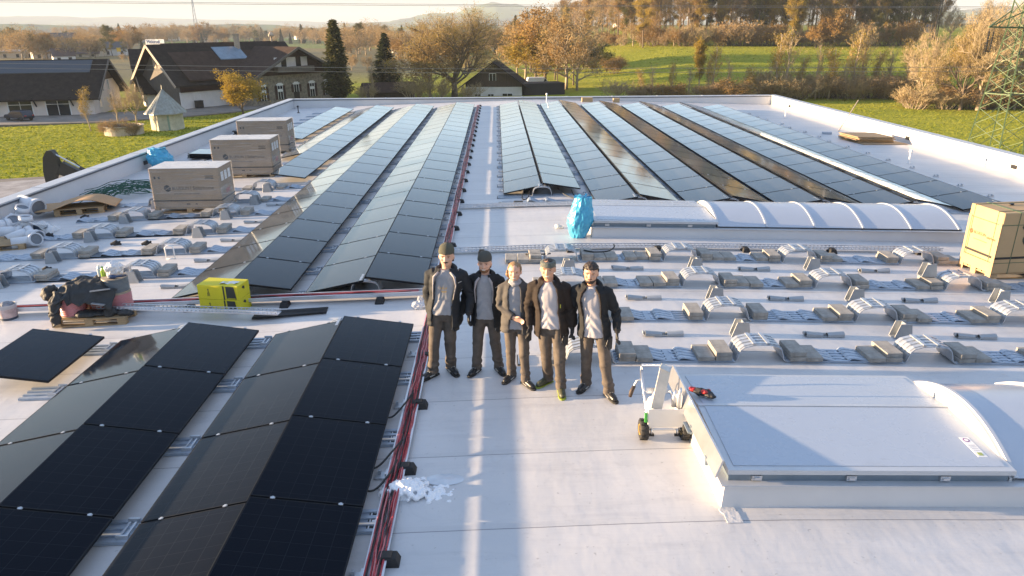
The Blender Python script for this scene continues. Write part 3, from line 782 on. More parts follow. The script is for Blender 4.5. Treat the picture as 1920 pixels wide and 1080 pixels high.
# ------------------------------------------------------------------ people
def solid(mb,voxel,name,matl,parent=None,smooth=4,wr=None):
    o=mb.build('tmp',[M_WHITE]); md=o.modifiers.new('r','REMESH'); md.mode='VOXEL'; md.voxel_size=voxel; md.adaptivity=0
    if smooth: sm=o.modifiers.new('s','SMOOTH'); sm.factor=.5; sm.iterations=smooth
    bpy.context.view_layer.update()
    dg=bpy.context.evaluated_depsgraph_get(); me=bpy.data.meshes.new_from_object(o.evaluated_get(dg)); me.name=name
    bpy.data.objects.remove(o)
    if wr:
        me.update(); ns=[v.normal.copy() for v in me.vertices]
        for v,n in zip(me.vertices,ns):
            v.co+=n*wr(v.co)
    me.materials.clear(); me.materials.append(matl); me.polygons.foreach_set('use_smooth',[True]*len(me.polygons)); me.update()
    q=bpy.data.objects.new(name,me); C.objects.link(q)
    if parent: q.parent=parent
    return q
def vl(mb,pts,n=20,sup=2.):
    """loft of horizontal ellipses (x,y,z,rx,ry)"""
    vs=[];fs=[];m=len(pts)
    for x,y,z,a,b_ in pts:
        for j in range(n):
            t=6.283185*j/n; c,s_=math.cos(t),math.sin(t)
            k=(abs(c)**sup+abs(s_)**sup)**(-1/sup)
            vs.append((x+a*c*k,y+b_*s_*k,z))
    for i in range(m-1):
        for j in range(n): fs.append((i*n+j,i*n+(j+1)%n,(i+1)*n+(j+1)%n,(i+1)*n+j))
    fs+=[tuple(range(n-1,-1,-1)),tuple((m-1)*n+j for j in range(n))]
    mb.add(vs,fs); return mb
def ell(mb,c,r_,n=14):
    prof=[]
    vs=[];fs=[];m=n//2+2
    for i in range(m+1):
        a=math.pi*i/m; z=-math.cos(a); rr=math.sin(a)+1e-4
        for j in range(n):
            t=6.283185*j/n; vs.append((c[0]+r_[0]*rr*math.cos(t),c[1]+r_[1]*rr*math.sin(t),c[2]+r_[2]*z))
    for i in range(m):
        for j in range(n): fs.append((i*n+j,i*n+(j+1)%n,(i+1)*n+(j+1)%n,(i+1)*n+j))
    fs+=[tuple(range(n-1,-1,-1)),tuple(m*n+j for j in range(n))]
    mb.add(vs,fs); return mb
def lerp3(a,b_,t): return Vector(a).lerp(Vector(b_),t)
def hand(mb,w,d,side,fwd,g=0.,curl=.5):
    """palm, four curled fingers of unequal length and a thumb. w wrist, d hand direction, fwd thumb side direction"""
    d=Vector(d).normalized(); fwd=Vector(fwd); fwd=(fwd-d*fwd.dot(d)).normalized(); nrm=d.cross(fwd)*side  # palm faces the body
    w=Vector(w)
    kn=w+d*.085
    for k in range(5):
        pass
    # palm as a flat tube
    pal=MB()
    for t0,t1 in ((0,.5),(.5,1)):
        pass
    for o_ in (-.026,-.009,.009,.026):
        mb.tube([w+fwd*o_*.65,w+d*.045+fwd*o_,kn+fwd*o_*1.05],[.0135+g,.0145+g,.0125+g],8)
    for i,o_ in enumerate((.029,.0098,-.0095,-.028)):
        L=(.072,.08,.074,.058)[i]; b0=kn+fwd*o_; c_=curl*(1+.15*i)
        a1=(d*math.cos(c_*.5)-nrm*math.sin(c_*.5)); a2=(d*math.cos(c_*1.25)-nrm*math.sin(c_*1.25)); a3=(d*math.cos(c_*1.9)-nrm*math.sin(c_*1.9))
        p1=b0+a1*L*.45; p2=p1+a2*L*.33; p3=p2+a3*L*.27
        mb.tube([b0-d*.012,b0,p1,p2,p3],[.0105+g,.0102+g,.0095+g,.0088+g,.0068+g],8)
    tb=w+d*.022+fwd*.024; td=(d*.62+fwd*.62-nrm*.3).normalized()
    mb.tube([tb-td*.012,tb+td*.022,tb+td*.045,tb+td*.058+d*.012],[.0135+g,.0125+g,.0105+g,.008+g],8)
SKIN=mat('skin',(.58,.32,.21),.5,var=.06,scale=30); SKINP=mat('skin_pale',(.62,.37,.265),.5,var=.06,scale=30)
M_EYE=mat('eye',(.03,.022,.02),.2); M_LIP=mat('lips',(.33,.13,.11),.5); M_TEETH=mat('teeth',(.62,.58,.52),.4)
M_GLOVE=mat('glove',(.014,.014,.016),.6,var=.3,scale=60); M_SHOE=mat('shoe_black',(.016,.016,.017),.35,var=.3,scale=40); M_SHOEG=mat('shoe_olive',(.06,.062,.035),.5,var=.3,scale=40); M_SOLE=mat('sole',(.02,.02,.02),.7); M_SOLEG=mat('sole_green',(.24,.30,.03),.6); M_SHOET=mat('shoe_trim',(.42,.40,.36),.5)
M_TROU=mat('trousers_taupe',(.092,.075,.062),.85,var=.32,scale=9,bump=.06,bscale=140); M_TROUK=mat('trousers_dark',(.03,.029,.029),.8,var=.15,scale=25)
M_JACK=mat('jacket_black',(.017,.018,.020),.8,var=.2,scale=20,bump=.2,bscale=90,spec=.3); M_JACKN=mat('jacket_navy',(.018,.021,.026),.75,var=.2,scale=20,spec=.3); M_JACKB=mat('jacket_brownblack',(.028,.021,.018),.85,var=.2,scale=20,spec=.25); M_JACKG=mat('fleece_grey',(.065,.06,.058),.85,var=.2,scale=30)
M_LIN=mat('lining_grey',(.33,.31,.32),.8,var=.1,scale=20); M_SHG=mat('shirt_grey',(.30,.305,.33),.85,var=.1,scale=12); M_SHL=mat('shirt_light',(.42,.40,.42),.85,var=.08,scale=12)
M_HAIRD=mat('hair_dark',(.03,.02,.016),.6,var=.4,scale=60,stretch=(1,1,.2)); M_HAIRB=mat('hair_blond',(.26,.16,.075),.55,var=.35,scale=60,stretch=(1,1,.2)); M_BEARD=mat('beard_ginger',(.20,.095,.045),.8,var=.3,scale=80)
M_BEAN=mat('beanie_olive',(.085,.085,.062),.95,var=.2,scale=60,bump=.5,bscale=120,stretch=(3,3,.3)); M_BEAN2=mat('beanie_grey',(.075,.076,.068),.95,var=.25,scale=60,bump=.5,bscale=120,stretch=(3,3,.3)); M_BAND=mat('headband',(.05,.06,.055),.9,var=.6,scale=40,col2=(.17,.18,.16))
def person(label,loc,rz,ht,feet,lean,arms,look,lower=1.,broad=1.,female=False):
    """feet: two (x,y,turn); arms: two (elbow,wrist) offsets from shoulder; lean: (dx,dy) of the head over the feet"""
    k=ht/1.80
    t=thing('person',label,'person',loc,rz,None)
    S3=lambda p: tuple(c*k for c in p)
    wz=.94*k
    hipc=Vector((lean[0]*.45,lean[1]*.4,.94*k)); sh=Vector((lean[0]*.85,lean[1]*.8,1.46*k)); hd=Vector((lean[0],lean[1]-.015*k,1.655*k))
    hips=[hipc+Vector((s_*.09*k,0,0)) for s_ in (-1,1)]
    ank=[Vector((f_[0],f_[1],.085*k)) for f_ in feet]
    knee=[]
    for h_,a in zip(hips,ank):
        m_=h_.lerp(a,.52); m_.y-=.035*k; knee.append(m_)
    shs=[sh+Vector((s_*.178*k*broad,.01*k,-.02*k)) for s_ in (-1,1)]
    elb=[s_+Vector(a[0])*k for s_,a in zip(shs,arms)]; wri=[s_+Vector(a[1])*k for s_,a in zip(shs,arms)]
    # --- body: one continuous surface
    B=MB()
    vl(B,[(hipc.x,hipc.y,hipc.z-.1*k,.13*k,.1*k),(hipc.x,hipc.y,hipc.z,.155*k,.11*k),(hipc.x+lean[0]*.2,hipc.y,1.1*k,.135*k,.1*k),(sh.x,sh.y,1.3*k,.16*k*broad,.115*k),(sh.x,sh.y,1.42*k,.165*k*broad,.1*k),(sh.x,sh.y,1.49*k,.08*k,.07*k)])
    B.tube([sh+Vector((0,.015*k,0)),hd+Vector((0,.02*k,-.06*k))],[.058*k,.053*k],12)
    for i in (0,1):
        B.tube([hips[i],hips[i].lerp(knee[i],.5),knee[i],knee[i].lerp(ank[i],.4)+Vector((0,.015,0)),ank[i],ank[i]-Vector((0,0,.04*k))],[.085*k,.075*k,.055*k,.056*k,.037*k,.036*k],12)
        B.tube([ank[i]-Vector((0,0,.03*k)),ank[i]+Vector((math.sin(feet[i][2])*.12,-math.cos(feet[i][2])*.12,-.055*k))],[.038*k,.03*k],10)
        B.tube([shs[i]+Vector(((.03,-.03)[i]*k,0,0)),shs[i],elb[i],elb[i].lerp(wri[i],.35),wri[i]],[.055*k,.052*k,.042*k,.04*k,.027*k],12)
        hand(B,wri[i],arms[i][2] if len(arms[i])>2 else (0,-.12,-1),(-1,1)[i],(0,-1,0) if len(arms[i])<4 else arms[i][3],0.,.55)
    ell(B,hd+Vector((0,.012,.03))*k if False else (hd.x,hd.y+.012*k,hd.z+.03*k),(.075*k,.094*k,.105*k),20)
    vl(B,[(hd.x,hd.y-.03*k,hd.z-.105*k,.026*k,.03*k),(hd.x,hd.y-.025*k,hd.z-.092*k,.045*k,.055*k),(hd.x,hd.y-.012*k,hd.z-.05*k,.062*k,.078*k),(hd.x,hd.y,hd.z+.0*k,.07*k,.088*k)],18)
    fy=hd.y-.083*k
    B.tube([(hd.x,fy+.012*k,hd.z+.03*k),(hd.x,fy-.006*k,hd.z+.005*k),(hd.x,fy-.022*k,hd.z-.018*k),(hd.x,fy+.0*k,hd.z-.028*k)],[.009*k,.012*k,.0155*k,.011*k],8)
    for s_ in (-1,1):
        ell(B,(hd.x+s_*.076*k,hd.y+.012*k,hd.z-.0*k),(.011*k,.02*k,.032*k),10)
        ell(B,(hd.x+s_*.036*k,fy+.014*k,hd.z-.012*k),(.024*k,.016*k,.018*k),10)   # cheeks
        ell(B,(hd.x+s_*.03*k,fy+.012*k,hd.z+.037*k),(.026*k,.012*k,.007*k),10)   # brow
    body=solid(B,.0062,'body',look['skin'],t,smooth=3)
    # --- face
    for s_ in (-1,1):
        e=MB(); ell(e,(hd.x+s_*.031*k,fy+.0105*k,hd.z+.02*k),(.0095*k,.005*k,.0042*k),12); e.build('eye',M_EYE,body,smooth=True)
        e=MB(); e.tube([(hd.x+s_*.014*k,fy-.003*k,hd.z+.037*k),(hd.x+s_*.032*k,fy-.004*k,hd.z+.043*k),(hd.x+s_*.05*k,fy+.008*k,hd.z+.037*k)],[.0025*k,.003*k,.002*k],6); e.build('eyebrow',look['hair'],body,smooth=True)
    mo=MB()
    if look.get('smile'):
        mo.tube([(hd.x-.027*k,fy+.012*k,hd.z-.047*k),(hd.x-.012*k,fy-.002*k,hd.z-.056*k),(hd.x+.012*k,fy-.002*k,hd.z-.056*k),(hd.x+.027*k,fy+.012*k,hd.z-.047*k)],[.004*k,.009*k,.009*k,.004*k],8); mo.build('mouth',M_TEETH,body,smooth=True)
    else:
        mo.tube([(hd.x-.024*k,fy+.009*k,hd.z-.052*k),(hd.x,fy-.003*k,hd.z-.052*k),(hd.x+.024*k,fy+.009*k,hd.z-.052*k)],[.003*k,.007*k,.003*k],8); mo.build('mouth',M_LIP,body,smooth=True)
    if look.get('moustache'):
        mm=MB(); mm.tube([(hd.x-.034*k,fy+.012*k,hd.z-.046*k),(hd.x-.012*k,fy-.006*k,hd.z-.038*k),(hd.x+.012*k,fy-.006*k,hd.z-.038*k),(hd.x+.034*k,fy+.012*k,hd.z-.046*k)],[.004*k,.009*k,.009*k,.004*k],8); mm.build('moustache',look['moustache'],body,smooth=True)
    if look.get('beard'):
        bd=MB()
        vl(bd,[(hd.x,hd.y-.032*k,hd.z-.116*k,.024*k,.03*k),(hd.x,hd.y-.03*k,hd.z-.108*k,.036*k,.042*k),(hd.x,hd.y-.026*k,hd.z-.09*k,.050*k,.062*k),(hd.x,hd.y-.014*k,hd.z-.066*k,.063*k,.078*k),(hd.x,hd.y-.0*k,hd.z-.052*k,.0665*k,.078*k),(hd.x,hd.y+.012*k,hd.z-.02*k,.0715*k,.07*k),(hd.x,hd.y+.014*k,hd.z+.02*k,.0725*k,.06*k)],20)
        bd.tube([(hd.x-.034*k,fy+.012*k,hd.z-.05*k),(hd.x-.014*k,fy-.003*k,hd.z-.037*k),(hd.x+.014*k,fy-.003*k,hd.z-.037*k),(hd.x+.034*k,fy+.012*k,hd.z-.05*k)],[.004*k,.007*k,.007*k,.004*k],8)
        solid(bd,.0065,'beard',look['beard'],body,smooth=2,wr=lambda c:.003*mnoise.noise(c*90))
    # --- hair and headwear
    cap=lambda z0,rad,top,nm,matl,wr=None: None
    hc=(hd.x,hd.y+.014*k,hd.z)
    if look.get('beanie'):
        bm_=MB(); prof=[(.95,.060),(.968,.066),(.968,.098),(.95,.102),(.94,.112),(.885,.136),(.78,.160),(.61,.181),(.40,.195),(.18,.203),(.02,.205)]
        vl(bm_,[(hc[0],hc[1]-(.006*k if z<.09 else 0)+.02*k*(z>.1)*(z-.1)*5,hc[2]+z*k,.088*k*s_,.106*k*s_) for s_,z in prof],24); bm_.build('beanie',look['beanie'],body,auto=50)
        hb_=MB(); vl(hb_,[(hc[0],hc[1]+.02*k,hc[2]-.06*k,.072*k,.075*k),(hc[0],hc[1]+.018*k,hc[2]-.0*k,.08*k,.085*k),(hc[0],hc[1]+.01*k,hc[2]+.05*k,.08*k,.09*k)],18); 
        hb_.v=[Vector((v.x,max(v.y,hc[1]+.012*k),v.z)) for v in hb_.v]; hb_.build('hair',look['hair'],body,smooth=True)
    if look.get('band'):
        bm_=MB(); vl(bm_,[(hc[0],hc[1]-.004,hc[2]+z*k,.085*k*s_,.105*k*s_) for s_,z in ((.95,.05),(.965,.054),(.975,.085),(.95,.108),(.9,.112))],24); bm_.build('headband',look['band'],body,auto=50)
        hh=MB(); ell(hh,(hc[0],hc[1]+.004,hc[2]+.035*k),(.081*k,.099*k,.104*k),20)
        hh.v=[v for v in hh.v]; o=solid(hh,.008,'hair',look['hair'],body,smooth=1,wr=lambda c:.009*mnoise.noise(c*70)); 
        for v in o.data.vertices:
            if v.co.y<hc[1]+.02*k and v.co.z<hc[2]+.06*k: v.co.y=hc[1]+.02*k+(v.co.y-hc[1]-.02*k)*.05
    if look.get('crop'):
        hh=MB(); ell(hh,(hc[0],hc[1]+.008*k,hc[2]+.05*k),(.082*k,.098*k,.102*k),20)
        o=solid(hh,.007,'hair',look['hair'],body,smooth=1,wr=lambda c:.012*mnoise.noise(c*55)+.004)
        for v in o.data.vertices:
            lim=hc[2]+.072*k-.0*abs(v.co.x)
            if v.co.z<lim and v.co.y<hc[1]+.012*k: v.co.y=hc[1]+.012*k+(v.co.y-hc[1]-.012*k)*.02; v.co.x=hc[0]+(v.co.x-hc[0])*.99
    if look.get('bun'):
        hh=MB(); ell(hh,(hc[0],hc[1]+.012*k,hc[2]+.04*k),(.08*k,.096*k,.1*k),20); ell(hh,(hc[0]-.05*k,hc[1]+.07*k,hc[2]-.03*k),(.045*k,.04*k,.06*k),14)
        hh.tube([(hc[0]-.075*k,hc[1]-.03*k,hc[2]+.03*k),(hc[0]-.085*k,hc[1]+.0*k,hc[2]-.04*k),(hc[0]-.07*k,hc[1]+.04*k,hc[2]-.09*k)],[.018*k,.02*k,.015*k],8)
        o=solid(hh,.007,'hair',look['hair'],body,smooth=1,wr=lambda c:.006*mnoise.noise(c*60)+.003)
        for v in o.data.vertices:
            lim=hc[2]+.085*k
            if v.co.z<lim and v.co.y<hc[1]-.0*k and abs(v.co.x-hc[0])<.066*k: v.co.y=hc[1]+(v.co.y-hc[1])*.05
    # broaden the head a little, flatten the cap
    for o in [body]+list(body.children):
        for v in o.data.vertices:
            tt=max(0,min(1,(v.co.z-(hd.z-.14*k))/(.06*k)))
            if o is body and tt<=0: continue
            v.co.x=hd.x+(v.co.x-hd.x)*(1+.17*tt); v.co.y=hd.y+(v.co.y-hd.y)*(1+.08*tt)
            z0_=hd.z+.06*k
            if o is not body and v.co.z>z0_: v.co.z=z0_+(v.co.z-z0_)*(.86 if look.get('beanie') else 1.)
        o.data.update()
    # --- trousers
    T=MB(); 
    for i in (0,1):
        h_,kn_,a_=hips[i],knee[i],ank[i]; lo=a_+Vector((0,.01,.0))
        P=[h_+Vector((0,0,.02)),h_.lerp(kn_,.45),kn_,kn_.lerp(lo,.5),lo+Vector((0,0,.04*k)),lo-Vector((0,-.005,.035*k))]
        rr=[(.10,.12),(.095,.105),(.079,.085),(.071,.078),(.070,.078),(.076,.085)]
        vl(T,[(p.x,p.y,p.z,a*k*lower,e*k*lower) for p,(a,e) in zip(P,rr)][::-1],20)
    vl(T,[(hipc.x,hipc.y,hipc.z-.13*k,.12*k,.11*k),(hipc.x,hipc.y,hipc.z-.03*k,.185*k*lower,.135*k),(hipc.x,hipc.y,hipc.z+.06*k,.172*k*lower,.128*k),(hipc.x,hipc.y,hipc.z+.12*k,.165*k,.12*k)],24)
    kz=[kn_.z for kn_ in knee]
    def wrT(c):
        fold=math.sin(c.z*44+6*mnoise.noise(c*5)+c.x*9)*.5+.5
        low=max(0,1-abs(c.z-.16*k)/.17)+.6*max(0,1-abs(c.z-kz[0])/.12)+.35*max(0,1-abs(c.z-hipc.z+.12)/.1)
        return .009*mnoise.noise((c.x*11,c.y*11,c.z*7))+.017*low*fold-.005
    tr=solid(T,.011,'trousers',look['trousers'],t,smooth=4,wr=wrT)
    # thigh tool pocket with zip
    sidep=hips[1].lerp(knee[1],.42)+Vector((.088*k*lower,-.03,0))
    pk=MB().box((0,0,0),(.035*k,.10*k,.19*k),taper=.9); pk.box((-.0,-.068*k,.02*k),(.012,.006,.15*k)); po=pk.build('tool_pocket',M_TROUK,tr,bevel=.012); po.location=sidep; po.rotation_euler=(0,.05,-.5)
    zp=MB().bar((-.03*k,-.068*k,-.06*k),(.0*k,-.072*k,.07*k),.008,.004).build('zip',M_SHOET,tr); zp.location=sidep; zp.rotation_euler=(0,.05,-.35)
    bl=MB(); vl(bl,[(hipc.x,hipc.y,hipc.z+z*k,.168*k*lower,.126*k) for z in (.055,.06,.09,.095)],24); bl.build('belt',M_TROUK,tr,smooth=True)
    # --- shoes
    for i in (0,1):
        a_=ank[i]; sh_=MB(); so_=MB()
        for (y0,z0,rx_,rz_) in (): pass
        sh_.tube([(0,.055,.055),(0,.03,.06),(0,-.04,.058),(0,-.11,.047),(0,-.165,.038),(0,-.195,.032)],[.03,.045,.047,.047,.04,.02],12,flat=.95)
        vl(sh_,[(0,.018,.03,.045,.06),(0,.02,.09,.046,.055),(0,.022,.135,.048,.055)],14)
        so_.prism([(-.032,.085),(.032,.085),(.042,.03),(.04,-.05),(.05,-.12),(.042,-.19),(.015,-.222),(-.02,-.222),(-.044,-.19),(-.05,-.12),(-.04,-.05),(-.042,.03)],0.,(.016 if look['sole'] is M_SOLEG else .026),'Z')
        ro=solid(sh_,.008,'shoe',look['shoe'],t,smooth=3); ro.location=(a_.x,a_.y,feet[i][3] if len(feet[i])>3 else 0); ro.rotation_euler=(0,0,feet[i][2]); ro.scale=(k*1.05,k*1.05,k)
        so_.build('sole',look['sole'],ro,bevel=.006)
        lc=MB()
        for q in range(4): lc.bar((-.024,-.045-.028*q,.108-.014*q),(.024,-.045-.028*q,.108-.014*q),.008,.006)
        if look['shoe'] is not M_SHOEG: lc.bar((-.05,-.02,.05),(-.052,-.10,.045),.02,.006); lc.bar((.05,-.02,.05),(.052,-.10,.045),.02,.006)
        lc.build('laces',M_SHOET if look['shoe'] is not M_SHOEG else M_SHOEG,ro)
    # --- shirt
    Sm=MB(); sb=hipc.z-.085*k+look.get('shirt_drop',.0)*k
    vl(Sm,[(hipc.x,hipc.y,sb,.199*k*lower,.152*k),(hipc.x,hipc.y,sb+.09*k,.193*k*lower,.147*k),(hipc.x+lean[0]*.2,hipc.y,1.12*k,.165*k,.130*k),(sh.x,sh.y,1.32*k,.172*k*broad,.128*k),(sh.x,sh.y,1.43*k,.17*k*broad,.112*k),(sh.x,sh.y-.0,1.475*k,.11*k,.085*k),(sh.x,sh.y-.01*k,1.505*k,.068*k,.068*k)],24,2.3)
    def wrS(c):
        return .005*mnoise.noise((c.x*13,c.y*9,c.z*6))+.006*math.sin(abs(c.x-sh.x)*60+c.z*34+5*mnoise.noise(c*5))*(.4+.6*max(0,1-abs(c.z-1.0*k)/.2))-.002
    so_=solid(Sm,.011,'shirt',look['shirt'],t,smooth=4,wr=wrS)
    if look.get('print'):
        pr=MB(); 
        fy2=hipc.y-.155*k
        for (a,e) in (((-.045,.035),(-.045,.06)),((-.02,.035),(-.015,.06)),((.01,.035),(.01,.055)),((.03,.04),(.03,.06)),((-.03,.0),(.02,.0)),((-.03,0),(-.035,.012)),((.02,0),(.025,.012))): pr.bar((a[0]*k,0,a[1]*k),(e[0]*k,0,e[1]*k),.007,.01)
        o=pr.build('shirt_print',mat('print_gold',(.45,.30,.08),.6),so_); o.location=(sh.x+.0,sh.y-.146*k,1.24*k); o.rotation_euler=(-.06,0,0)
    if look.get('snood'):
        sn=MB(); vl(sn,[(sh.x,sh.y-.005*k,1.475*k,.105*k,.095*k),(sh.x,sh.y-.01*k,1.51*k,.09*k,.09*k),(hd.x*.5+sh.x*.5,sh.y-.01*k,1.545*k,.078*k,.082*k),(hd.x*.5+sh.x*.5,sh.y-.005*k,1.56*k,.07*k,.072*k)],20)
        solid(sn,.01,'snood',look['snood'],t,smooth=2,wr=lambda c:.006*math.sin(c.z*140+5*mnoise.noise(c*15)))
    # --- open jacket: thick shell, sleeves, hood roll
    J=MB(); op=look['open']; jl=look['jlen']
    rings=[(hipc.x,hipc.y,hipc.z-jl*k,.226,.180,op[0]),(hipc.x,hipc.y,hipc.z+.04*k,.213,.170,op[1]),(hipc.x+lean[0]*.2,hipc.y,1.13*k,.190,.152,op[2]),(sh.x,sh.y,1.32*k,.202*broad,.152,op[3]),(sh.x,sh.y,1.43*k,.195*broad,.134,op[4]),(sh.x,sh.y+.01*k,1.485*k,.135,.105,op[5]),(sh.x,sh.y+.015*k,1.52*k,.095,.092,op[5]*1.1)]
    n=36; vs=[]
    for (x,y,z,a,e,o_) in rings:
        for off in (0,-.022):
            for j in range(n+1):
                th=-math.pi/2+o_+(2*math.pi-2*o_)*j/n; c,s_=math.cos(th),math.sin(th); kk=(abs(c)**2.3+abs(s_)**2.3)**(-1/2.3)
                vs.append((x+(a*k+off)*c*kk,y+(e*k+off)*s_*kk,z))
    W_=n+1; fs=[]
    for i in range(len(rings)-1):
        o0=i*2*W_; o1=(i+1)*2*W_
        for j in range(n):
            fs.append((o0+j,o0+j+1,o1+j+1,o1+j)); fs.append((o0+W_+j+1,o0+W_+j,o1+W_+j,o1+W_+j+1))
        fs.append((o0,o1,o1+W_,o0+W_)); fs.append((o0+n,o0+W_+n,o1+W_+n,o1+n))
    for j in range(n):
        fs.append((j+1,j,W_+j,W_+j+1)); b0=(len(rings)-1)*2*W_; fs.append((b0+j,b0+j+1,b0+W_+j+1,b0+W_+j))
    J.add(vs,fs)
    for i in (0,1):
        cu=elb[i].lerp(wri[i],.93)
        J.tube([shs[i]+Vector(((.05,-.05)[i]*k,0,.0)),shs[i]+Vector(((-.012,.012)[i]*k,0,-.03*k)),shs[i].lerp(elb[i],.6),elb[i],elb[i].lerp(wri[i],.5),cu],[.078*k,.082*k,.072*k,.065*k,.059*k,.052*k],14)
    ar=[]
    for q in range(13):
        th=math.pi*(-.12+1.24*q/12); ar.append((sh.x+math.cos(th)*.105*k*(1.15 if q in(0,12) else 1),sh.y+.015*k+math.sin(th)*.10*k-(.05*k if q in (0,12) else 0),1.515*k-.035*k*abs(math.cos(th))-(.05*k if q in (0,12) else 0)+.02*k))
    J.tube(ar,[.02*k]+[.034*k]*11+[.02*k],10)
    if look.get('hood'): ell(J,(sh.x,sh.y+.12*k,1.47*k),(.13*k,.065*k,.085*k),14)
    def wrJ(c):
        el=min((c-elb[0]).length,(c-elb[1]).length)
        return .009*mnoise.noise((c.x*9,c.y*9,c.z*6))+.010*max(0,1-el/.22)*math.sin(c.z*58+8*mnoise.noise(c*5))+.004*math.sin(c.z*35+7*mnoise.noise(c*4))
    ja=solid(J,.0105,'jacket',look['jacket'],t,smooth=4,wr=wrJ)
    # lining shown along the open fronts
    if look.get('lining'):
        for s_ in (-1,1):
            ln_=MB(); pts=[]
            for (x,y,z,a,e,o_) in rings[2:6]:
                th=-math.pi/2+s_*(o_+.05); c,sn_=math.cos(th),math.sin(th); kk=(abs(c)**2.3+abs(sn_)**2.3)**(-1/2.3)
                pts.append(Vector((x+a*k*c*kk,y+e*k*sn_*kk-.012,z)))
            ln_.tube(pts,[.006,.009,.018,.014],6); ln_.build('lining',look['lining'],ja,smooth=True)
    if look.get('zip'):
        zz_=MB().box((0,0,0),(.008,.006,.05)).build('zip_pull',look['zip'],ja); x,y,z,a,e,o_=rings[3]; th=-math.pi/2+o_+.25; zz_.location=(x+a*k*math.cos(th),y+e*k*math.sin(th)-.02,1.22*k)
    if look.get('mark'):
        lg=MB().bar((-.03,0,0),(.025,0,.012),.012,.004).build('chest_mark',M_SHOET,ja); x,y,z,a,e,o_=rings[3]; th=-math.pi/2+.95; lg.location=(x+a*k*math.cos(th)*1.12,y+e*k*math.sin(th)*1.12-.016,1.36*k); lg.rotation_euler=(0,0,.75)
    # --- gloves
    for i in (0,1):
        if look.get('bare',())and i in look['bare']: continue
        G=MB(); d=Vector(arms[i][2] if len(arms[i])>2 else (0,-.12,-1)).normalized()
        G.tube([wri[i]-d*.06*k,wri[i]],[.041*k,.036*k],12)
        hand(G,wri[i],d,(-1,1)[i],(0,-1,0) if len(arms[i])<4 else arms[i][3],.0035,.55)
        solid(G,.0055,'glove',M_GLOVE,t,smooth=2)
    return t
FRZ=0.
def foot(wx,wy,c,turn):
    dx,dy=wx-c[0],wy-c[1]; a=.16
    return (dx*math.cos(a)-dy*math.sin(a),dx*math.sin(a)+dy*math.cos(a),turn+a*.6,zr(wx)-zr(c[0]))
def place(c): return (c[0],c[1],zr(c[0]))
c=(-.82,8.99)
person('tall man with moustache, olive beanie, open black jacket over a grey printed shirt',place(c),-.12,1.90,[foot(-.945,8.97,c,-.75),foot(-.70,9.10,c,.5)],(.13,0),
    [((-.075,.06,-.295),(-.035,-.02,-.55)),((.115,.04,-.28),(.10,-.09,-.53))],
    dict(skin=SKINP,hair=M_HAIRD,beanie=M_BEAN,moustache=M_HAIRD,trousers=M_TROU,shoe=M_SHOE,sole=M_SOLE,shirt=M_SHG,jacket=M_JACKN,lining=M_LIN,open=(.62,.62,.66,.66,.6,.5),jlen=.19,hood=True,print=True,mark=True,shirt_drop=.06),broad=1.06)
c=(-.18,9.03)
person('man with ginger beard, grey knitted beanie, open black jacket and grey shirt',place(c),-.16,1.75,[foot(-.335,9.05,c,-.45),foot(-.03,9.06,c,.5)],(-.01,0),
    [((-.12,.02,-.27),(-.15,-.10,-.52)),((.09,.09,-.28),(.13,.08,-.53))],
    dict(skin=SKINP,hair=M_BEARD,beanie=M_BEAN2,beard=M_BEARD,smile=True,trousers=M_TROU,shoe=M_SHOE,sole=M_SOLE,shirt=M_SHG,jacket=M_JACK,lining=M_LIN,open=(.62,.58,.6,.6,.5,.42),jlen=.175,hood=True,mark=True,shirt_drop=.02),lower=1.02)
c=(.24,8.72)
person('smiling woman with tied blond hair, grey fleece jacket and snood, one arm across her waist',place(c),-.12,1.72,[foot(.155,8.80,c,-.55),foot(.335,8.60,c,.6)],(-.04,0),
    [((-.055,-.02,-.29),(.16,-.20,-.385),(.95,-.10,-.28),(0,-.25,1)),((.09,.05,-.28),(.17,.02,-.50))],
    dict(skin=SKINP,hair=M_HAIRB,bun=True,smile=True,trousers=M_TROU,shoe=M_SHOE,sole=M_SOLE,shirt=M_SHG,snood=M_SHG,jacket=M_JACKG,open=(.42,.40,.42,.5,.5,.45),jlen=.14,bare=(0,1),shirt_drop=.0),broad=.88,lower=.95,female=True)
c=(.715,8.46)
person('laughing man with patterned headband, open black jacket and green-soled olive shoes',place(c),-.2,1.83,[foot(.635,8.62,c,-.75),foot(.80,8.36,c,.15)],(-.10,0),
    [((-.075,.03,-.29),(-.055,-.05,-.555)),((.085,.03,-.29),(.115,-.03,-.55))],
    dict(skin=SKIN,hair=M_HAIRD,band=M_BAND,smile=True,trousers=M_TROU,shoe=M_SHOEG,sole=M_SOLEG,shirt=M_SHL,jacket=M_JACKB,open=(.62,.58,.6,.62,.56,.45),jlen=.15,zip=M_SOLEG,shirt_drop=.05),broad=1.04)
c=(1.27,8.33)
person('bareheaded man with short dark hair and beard, open black hooded jacket, light grey shirt',place(c),-.24,1.79,[foot(1.13,8.45,c,-.45),foot(1.415,8.21,c,.5)],(-.13,0),
    [((-.07,.08,-.29),(-.05,.04,-.55)),((.13,.01,-.27),(.165,-.10,-.52))],
    dict(skin=SKIN,hair=M_HAIRD,crop=True,beard=M_HAIRD,smile=False,trousers=M_TROU,shoe=M_SHOE,sole=M_SOLE,shirt=M_SHL,jacket=M_JACK,lining=M_JACKB,open=(.6,.56,.58,.6,.52,.42),jlen=.12,hood=True,shirt_drop=-.02),broad=1.03)
